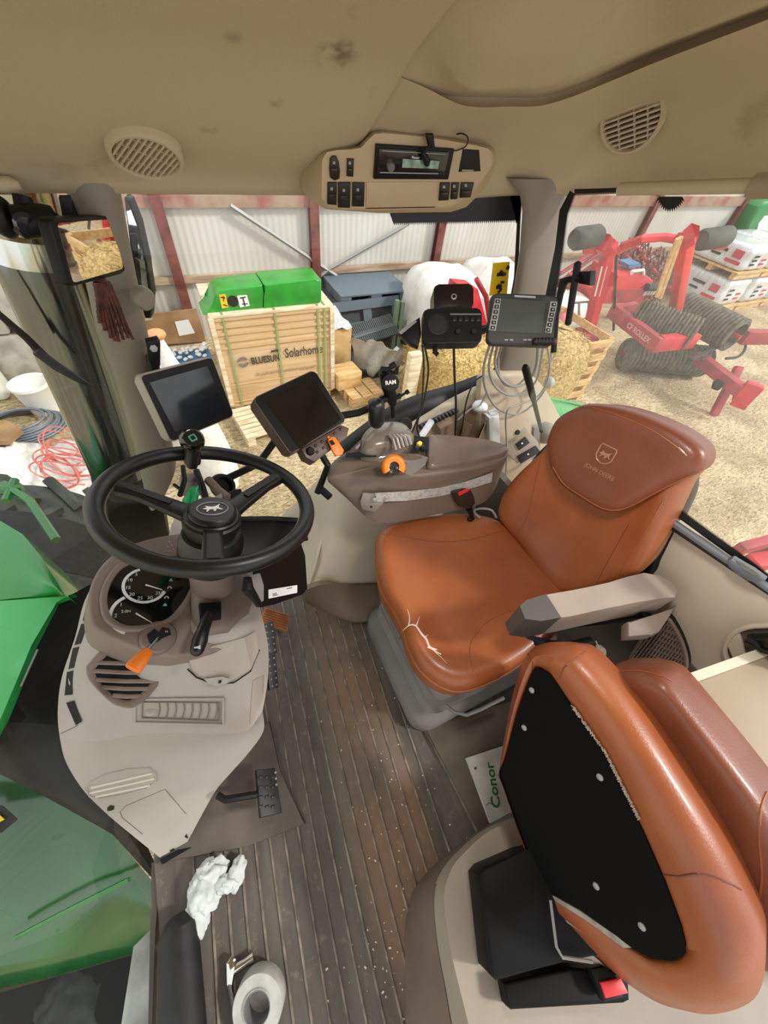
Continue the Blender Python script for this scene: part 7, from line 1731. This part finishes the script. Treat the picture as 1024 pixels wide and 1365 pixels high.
t2 = thing('camera_box', F(605, 396, -.03), 'dark camera box with a small round lens on top of the two-way radio', 'camera')
mb = MB(); slab(mb, F(605, 395, .0), R, .106, .063, .07, .012, -.07, .004); bx = mb.build('case', mat('box_redblack', '1c1214', .3), t2)
mb = MB(); mb.lathe([(.0075, 0), (.0075, .004), (.005, .005), (.0042, .002), (.0001, .002)], F(605, 396, .0), R, 18); ln = mb.build('lens_ring', M_galv, bx)
mb = MB(); mb.lathe([(.0055, .0), (.0055, .0035), (.0001, .0035)], F(605, 396, .0), R, 14); mb.build('lens', M_screen, ln)
t2 = thing('flip_screen', F(548, 440, -.03), 'small black device tilted on the left end of the two-way radio', 'device')
mb = MB(); mb.prism([F(*q, -.02) for q in ((531, 443), (552, 428), (560, 422), (562, 445), (558, 462), (548, 458))], -n * .03, r=.004); mb.build('case', M_black, t2)
mb = MB(); mb.prism([F(*q, -.018) for q in ((531, 443), (553, 427), (556, 429), (535, 446))], n * .002); mb.build('edge', M_galv, t2)
# isobus terminal
t, R, c, n, F, b, e4 = monitor('control_terminal', 'charcoal terminal screen with two columns of keys, in front of the rear pillar', [(655, 390), (746, 395), (737, 460), (649, 459)], .175, .125, .025, [(668, 398), (728, 402), (721, 445), (662, 442)], mat('terminal_grey', '2c2c2c', .5), mat('terminal_bezel', '353535', .5), .98, cat='terminal', mscr=mat('matt_screen', '4d5150', .25))
print('QUAD', e1, e2, e3, e4)
for side in range(2):
    cols = [((663.5, 402), (657, 437)), ((738.5, 406), (731, 440))][side]
    q = lerp(cols[0], cols[1], .5); mb = MB()
    ax_ = F(*cols[1], .003) - F(*cols[0], .003)
    mb.prism([F(x, y, .0027) for x, y in (((660, 398), (669, 398.5), (661, 441), (651.5, 440)) if side == 0 else ((734, 402), (743, 402.5), (735, 444), (726.5, 443)))], n * .001); st = mb.build('key_strip', mat('key_strip', '9a9b98', .5), t, smooth=0)
    for k in range(6):
        p = F(*lerp(cols[0], cols[1], k / 5), .004); mb = MB(); mb.box(p, (.0112, .0092, .003), R, r=.002); kk = mb.build('key', M_btn, st)
        mb = MB(); mb.box(p + n * .0018, (.003, .003, .0004), R); mb.build('key_mark', M_lit, kk)
mb = MB(); mb.prism([F(*q, .003) for q in ((686, 393.5), (714, 395), (714, 397.5), (686, 396))], n * .0008); nb = mb.build('name_badge', mat('badge_silver', 'b4b4b0', .4), t, smooth=0)
for x in (675, 682, 700, 706): mb = MB(); mb.box(F(x, 453, .003), (.009, .004, .0006), R); mb.build('status_mark', mat('mark_grey', '8a8a86', .5), t)
mb = MB(); a, b_ = F(711, 455, .012), F(739, 455, .012); mb.tube([a, b_], .0085, 12); hb = mb.build('side_grip', M_blackr, t)
for k in range(6): mb = MB(); p = lerp(a, b_, (k + .5) / 6); mb.tube([p - (b_ - a) * .03, p + (b_ - a) * .03], .0098, 12); mb.build('grip_rib', M_blackr, hb)
mb = MB(); mb.tube([b_, b_ + (b_ - a) * .06], .007, 10); mb.build('red_end', M_redd, hb)
mb = MB(); mb.tube([c - n * .03, Py(706, 430, .93)], .02, 8); mb.build('mount_arm', M_black, t)
# tablet holder seen edge-on
t = thing('tablet_holder', Px(768, 390, .9), 'thin black tablet held edge-on in a clamp between the rear pillar and the rear window', 'holder')
def TH(x, y, d=0.0): return Px(x, y, .9 + d)
a, b_ = TH(771, 348), TH(757, 434)
mb = MB(); mb.tube([a, lerp(a, b_, .03), lerp(a, b_, .97), b_], [.003, .009, .008, .003], 8); mb.build('tablet', M_black, t)
mb = MB(); mb.prism([TH(*q) for q in ((772, 362), (787, 361), (786, 381), (771, 378))], (.02, 0, 0), r=.002); mb.build('clamp', M_black, t)
mb = MB(); mb.tube([TH(775, 372), TH(760, 372), TH(752, 375), TH(747, 392), TH(742, 420), TH(738, 470)], [.008, .008, .012, .009, .007, .008], 8); mb.build('arm', M_black, t)
mb = MB(); c = Py(732, 510, .86); mb.ball(c, (.02, .02, .022), None, 14, 10); mb.lathe([(.006, 0), (.008, .008), (.0001, .01)], c + nrm(EYE - c) * .018, frame(EYE - c), 12); o = mb.build('plug_socket', mat('pale_socket', 'a9b3ab', .4)); tag(o, 'pale round plug socket beside the hand lever at the rear pillar', 'socket')

# ---- cables
def cable(pts, r, label, m, fn=None, n=6):
    t_ = MB(); t_.tube(spline(pts, n), r, 6); o = t_.build('cable', m); return tag(o, label, 'cable')
M_cgrey = mat('cable_grey', '8a8880', .5); M_cblk = mat('cable_black', '1c1c1c', .5)
yy = lambda y: (lambda q: Py(q[0], q[1], y))
mk = lambda L, y0, y1: [Py(q[0], q[1], y0 + (y1 - y0) * i / (len(L) - 1)) for i, q in enumerate(L)]
cable(mk([(653, 460), (645, 490), (648, 520), (664, 545), (690, 552), (712, 538), (728, 515), (735, 470)], .82, .85), .0042, 'grey cable in the lowest big loop under the terminal', M_cgrey)
cable(mk([(658, 460), (652, 490), (660, 515), (680, 527), (700, 522), (716, 505), (724, 462)], .84, .85), .0042, 'grey cable in the middle loop under the terminal', M_cgrey)
cable(mk([(663, 460), (660, 485), (668, 505), (684, 515), (703, 510), (714, 490), (717, 462)], .85, .86), .0042, 'grey cable in the small upper loop under the terminal', M_cgrey)
cable(mk([(669, 460), (664, 480), (666, 500), (674, 513), (690, 513), (704, 500)], .86, .87), .0042, 'grey cable hugging the rear pillar under the terminal', M_cgrey)
cable(mk([(730, 462), (733, 490), (728, 512), (715, 530), (690, 540), (675, 552), (676, 600), (674, 640)], .84, .78), .0035, 'pale cable dropping past the switch cluster', M_cgrey)
cable(mk([(563, 460), (565, 490), (562, 540), (556, 570), (563, 590)], .84, .8), .003, 'black cable hanging straight below the small tilted device', M_cblk)
cable(mk([(566, 460), (571, 490), (568, 520), (562, 545), (550, 575), (545, 588)], .84, .82), .003, 'thin black cable curving beside the straight one below the tilted device', M_cblk)
cable(mk([(605, 461), (606, 500), (608, 540), (607, 580)], .86, .84), .004, 'black cable hanging from the middle of the two-way radio', M_cblk)
cable(mk([(645, 500), (632, 510), (622, 535), (616, 570), (612, 585)], .86, .85), .0028, 'thin black cable running from the rear pillar into the cup holder', M_cblk)
cable(mk([(650, 520), (640, 540), (628, 545), (610, 560)], .87, .86), .003, 'thin grey cable draped over the window sill by the cup holder', M_cgrey)

# ================================================================== MIRROR, FRONT PILLAR ITEMS
Rm, cm, em = quadpose([(66, 292), (153, 289), (167, 362), (92, 381)], .11, .1, 1.0)
t = thing('inside_mirror', cm, 'square black-framed mirror in front of the right front pillar, reflecting the straw', 'mirror')
nm_ = nrm((.87, -.5, -.05))
def MF(x, y, o=0.0): return Pp(x, y, cm + nm_ * o, nm_)
def rpoly(P, r, n=4):
    out = []; m = len(P)
    for i in range(m):
        a, b, c_ = (np.array(P[k % m], float) for k in (i - 1, i, i + 1)); d0, d1 = a - b, c_ - b
        p0, p1 = b + d0 / np.linalg.norm(d0) * r, b + d1 / np.linalg.norm(d1) * r
        for k in range(n + 1): s_ = k / n; out.append((1 - s_) ** 2 * p0 + 2 * s_ * (1 - s_) * b + s_ * s_ * p1)
    return out
mb = MB(); mb.prism([MF(*q) for q in rpoly([(64, 292), (154, 288), (169, 363), (91, 383)], 8)], -nm_ * .02, r=.003); mb.build('mirror_frame', M_black, t, smooth=45)
mb = MB(); mb.prism([MF(*q, .0005) for q in rpoly([(75, 297), (150, 292), (164, 358), (97, 377)], 5)], nm_ * .001); mb.build('mirror_glass', MATS['mirror_silver'], t, smooth=0)
mb = MB(); mb.tube([cm - nm_ * .018, Py(100, 300, 1.0), Py(90, 268, 1.02)], .012, 8); mb.build('mirror_arm', M_black, t)
t = thing('cab_camera', Py(50, 292, .93), 'black cylindrical camera on a stalk, left of the inside mirror', 'camera')
mb = MB(); mb.tube([Py(20, 294, .93), Py(24, 296, .93), Py(62, 293, .93), Py(75, 292, .93)], [.016, .023, .022, .018], 16); mb.build('camera_body', M_black, t)
mb = MB(); mb.lathe([(.0001, .003), (.013, .002), (.017, -.004)], Py(36, 300, .91), frame((.2, -.9, -.2)), 16); mb.build('lens', mat('lens_blue', '111a2c', .15, coat=.6), t)
mb = MB(); mb.tube([Py(34, 284, .94), Py(30, 262, .95)], .013, 10); mb.tube([Py(38, 278, .94), Py(52, 280, .94)], .006, 8); mb.build('stalk', M_black, t)
mb = MB(); mb.tube(spline([Py(*q, .94) for q in ((58, 284), (66, 282), (76, 286), (82, 292))], 4), .002, 5); mb.build('lead', M_black, t)
mb = MB(); mb.ball(Py(2, 288, .95), (.022, .03, .03), None, 14, 10); o = mb.build('black_fitting', M_black); tag(o, 'round black fitting at the left edge under the headliner', 'fitting')
mb = MB(); mb.prism([Py(*q, .97) for q in ((78, 264), (94, 264), (98, 290), (84, 292))], (0, .02, 0)); struct(mb.build('trim_4', M_seal))
# tassel
t = thing('hanging_tassel', Py(140, 380, .93), 'dark red beaded tassel hanging below the inside mirror', 'tassel')
M_tas = mat('dark_red_beads', '35130e', .6, c2='57291a', nscale=60)
for k, (x0, x1, y1) in enumerate(((127, 134, 430), (130, 140, 440), (133, 147, 450), (135, 152, 454), (137, 158, 455), (139, 165, 452), (141, 172, 450), (143, 178, 452))):
    mb = MB(); P = [Py(*lerp((x0, 376), (x1, y1), s) + np.array((math.sin(s * 5 + k) * 1.0, 0)), .92 + .004 * k) for s in np.linspace(0, 1, 16)]
    mb.tube(P, [.0045 + .0012 * (i % 2) - .0015 * (i / 15) for i in range(16)], 6); mb.build('strand', M_tas, t)
mb = MB(); mb.tube([Py(127, 376, .93), Py(142, 374, .93)], .006, 6); mb.build('tassel_head', M_tas, t)
# ================================================================== LIGHT
w = bpy.data.worlds.new('barn_daylight'); SC.world = w; w.use_nodes = True
bg = w.node_tree.nodes['Background']; bg.inputs[0].default_value = (*lin('fdfcff'), 1); bg.inputs[1].default_value = 1.25
def sun(name, to, e, ang, c):
    l = bpy.data.lights.new(name, 'SUN'); l.energy = e; l.angle = math.radians(ang); l.color = c
    o = bpy.data.objects.new(name, l); COL.objects.link(o); o.rotation_euler = Vector(to).to_track_quat('Z', 'Y').to_euler(); return o
def area(name, loc, to, e, sx, sy, c):
    l = bpy.data.lights.new(name, 'AREA'); l.shape = 'RECTANGLE'; l.size = sx; l.size_y = sy; l.energy = e; l.color = c
    o = bpy.data.objects.new(name, l); COL.objects.link(o); o.location = loc; o.rotation_euler = (Vector(loc) - Vector(to)).to_track_quat('Z', 'Y').to_euler(); return o
sun('low_sun', (.8, -.55, .8), 2.2, 7, (1.0, .96, .9))
area('cab_fill', (.45, .2, 1.5), (.45, .2, 0), 3.5, .2, .12, (1, .96, .9))  # added fill to brighten the cab; no lamp is known there
SC.view_settings.exposure = 0.25
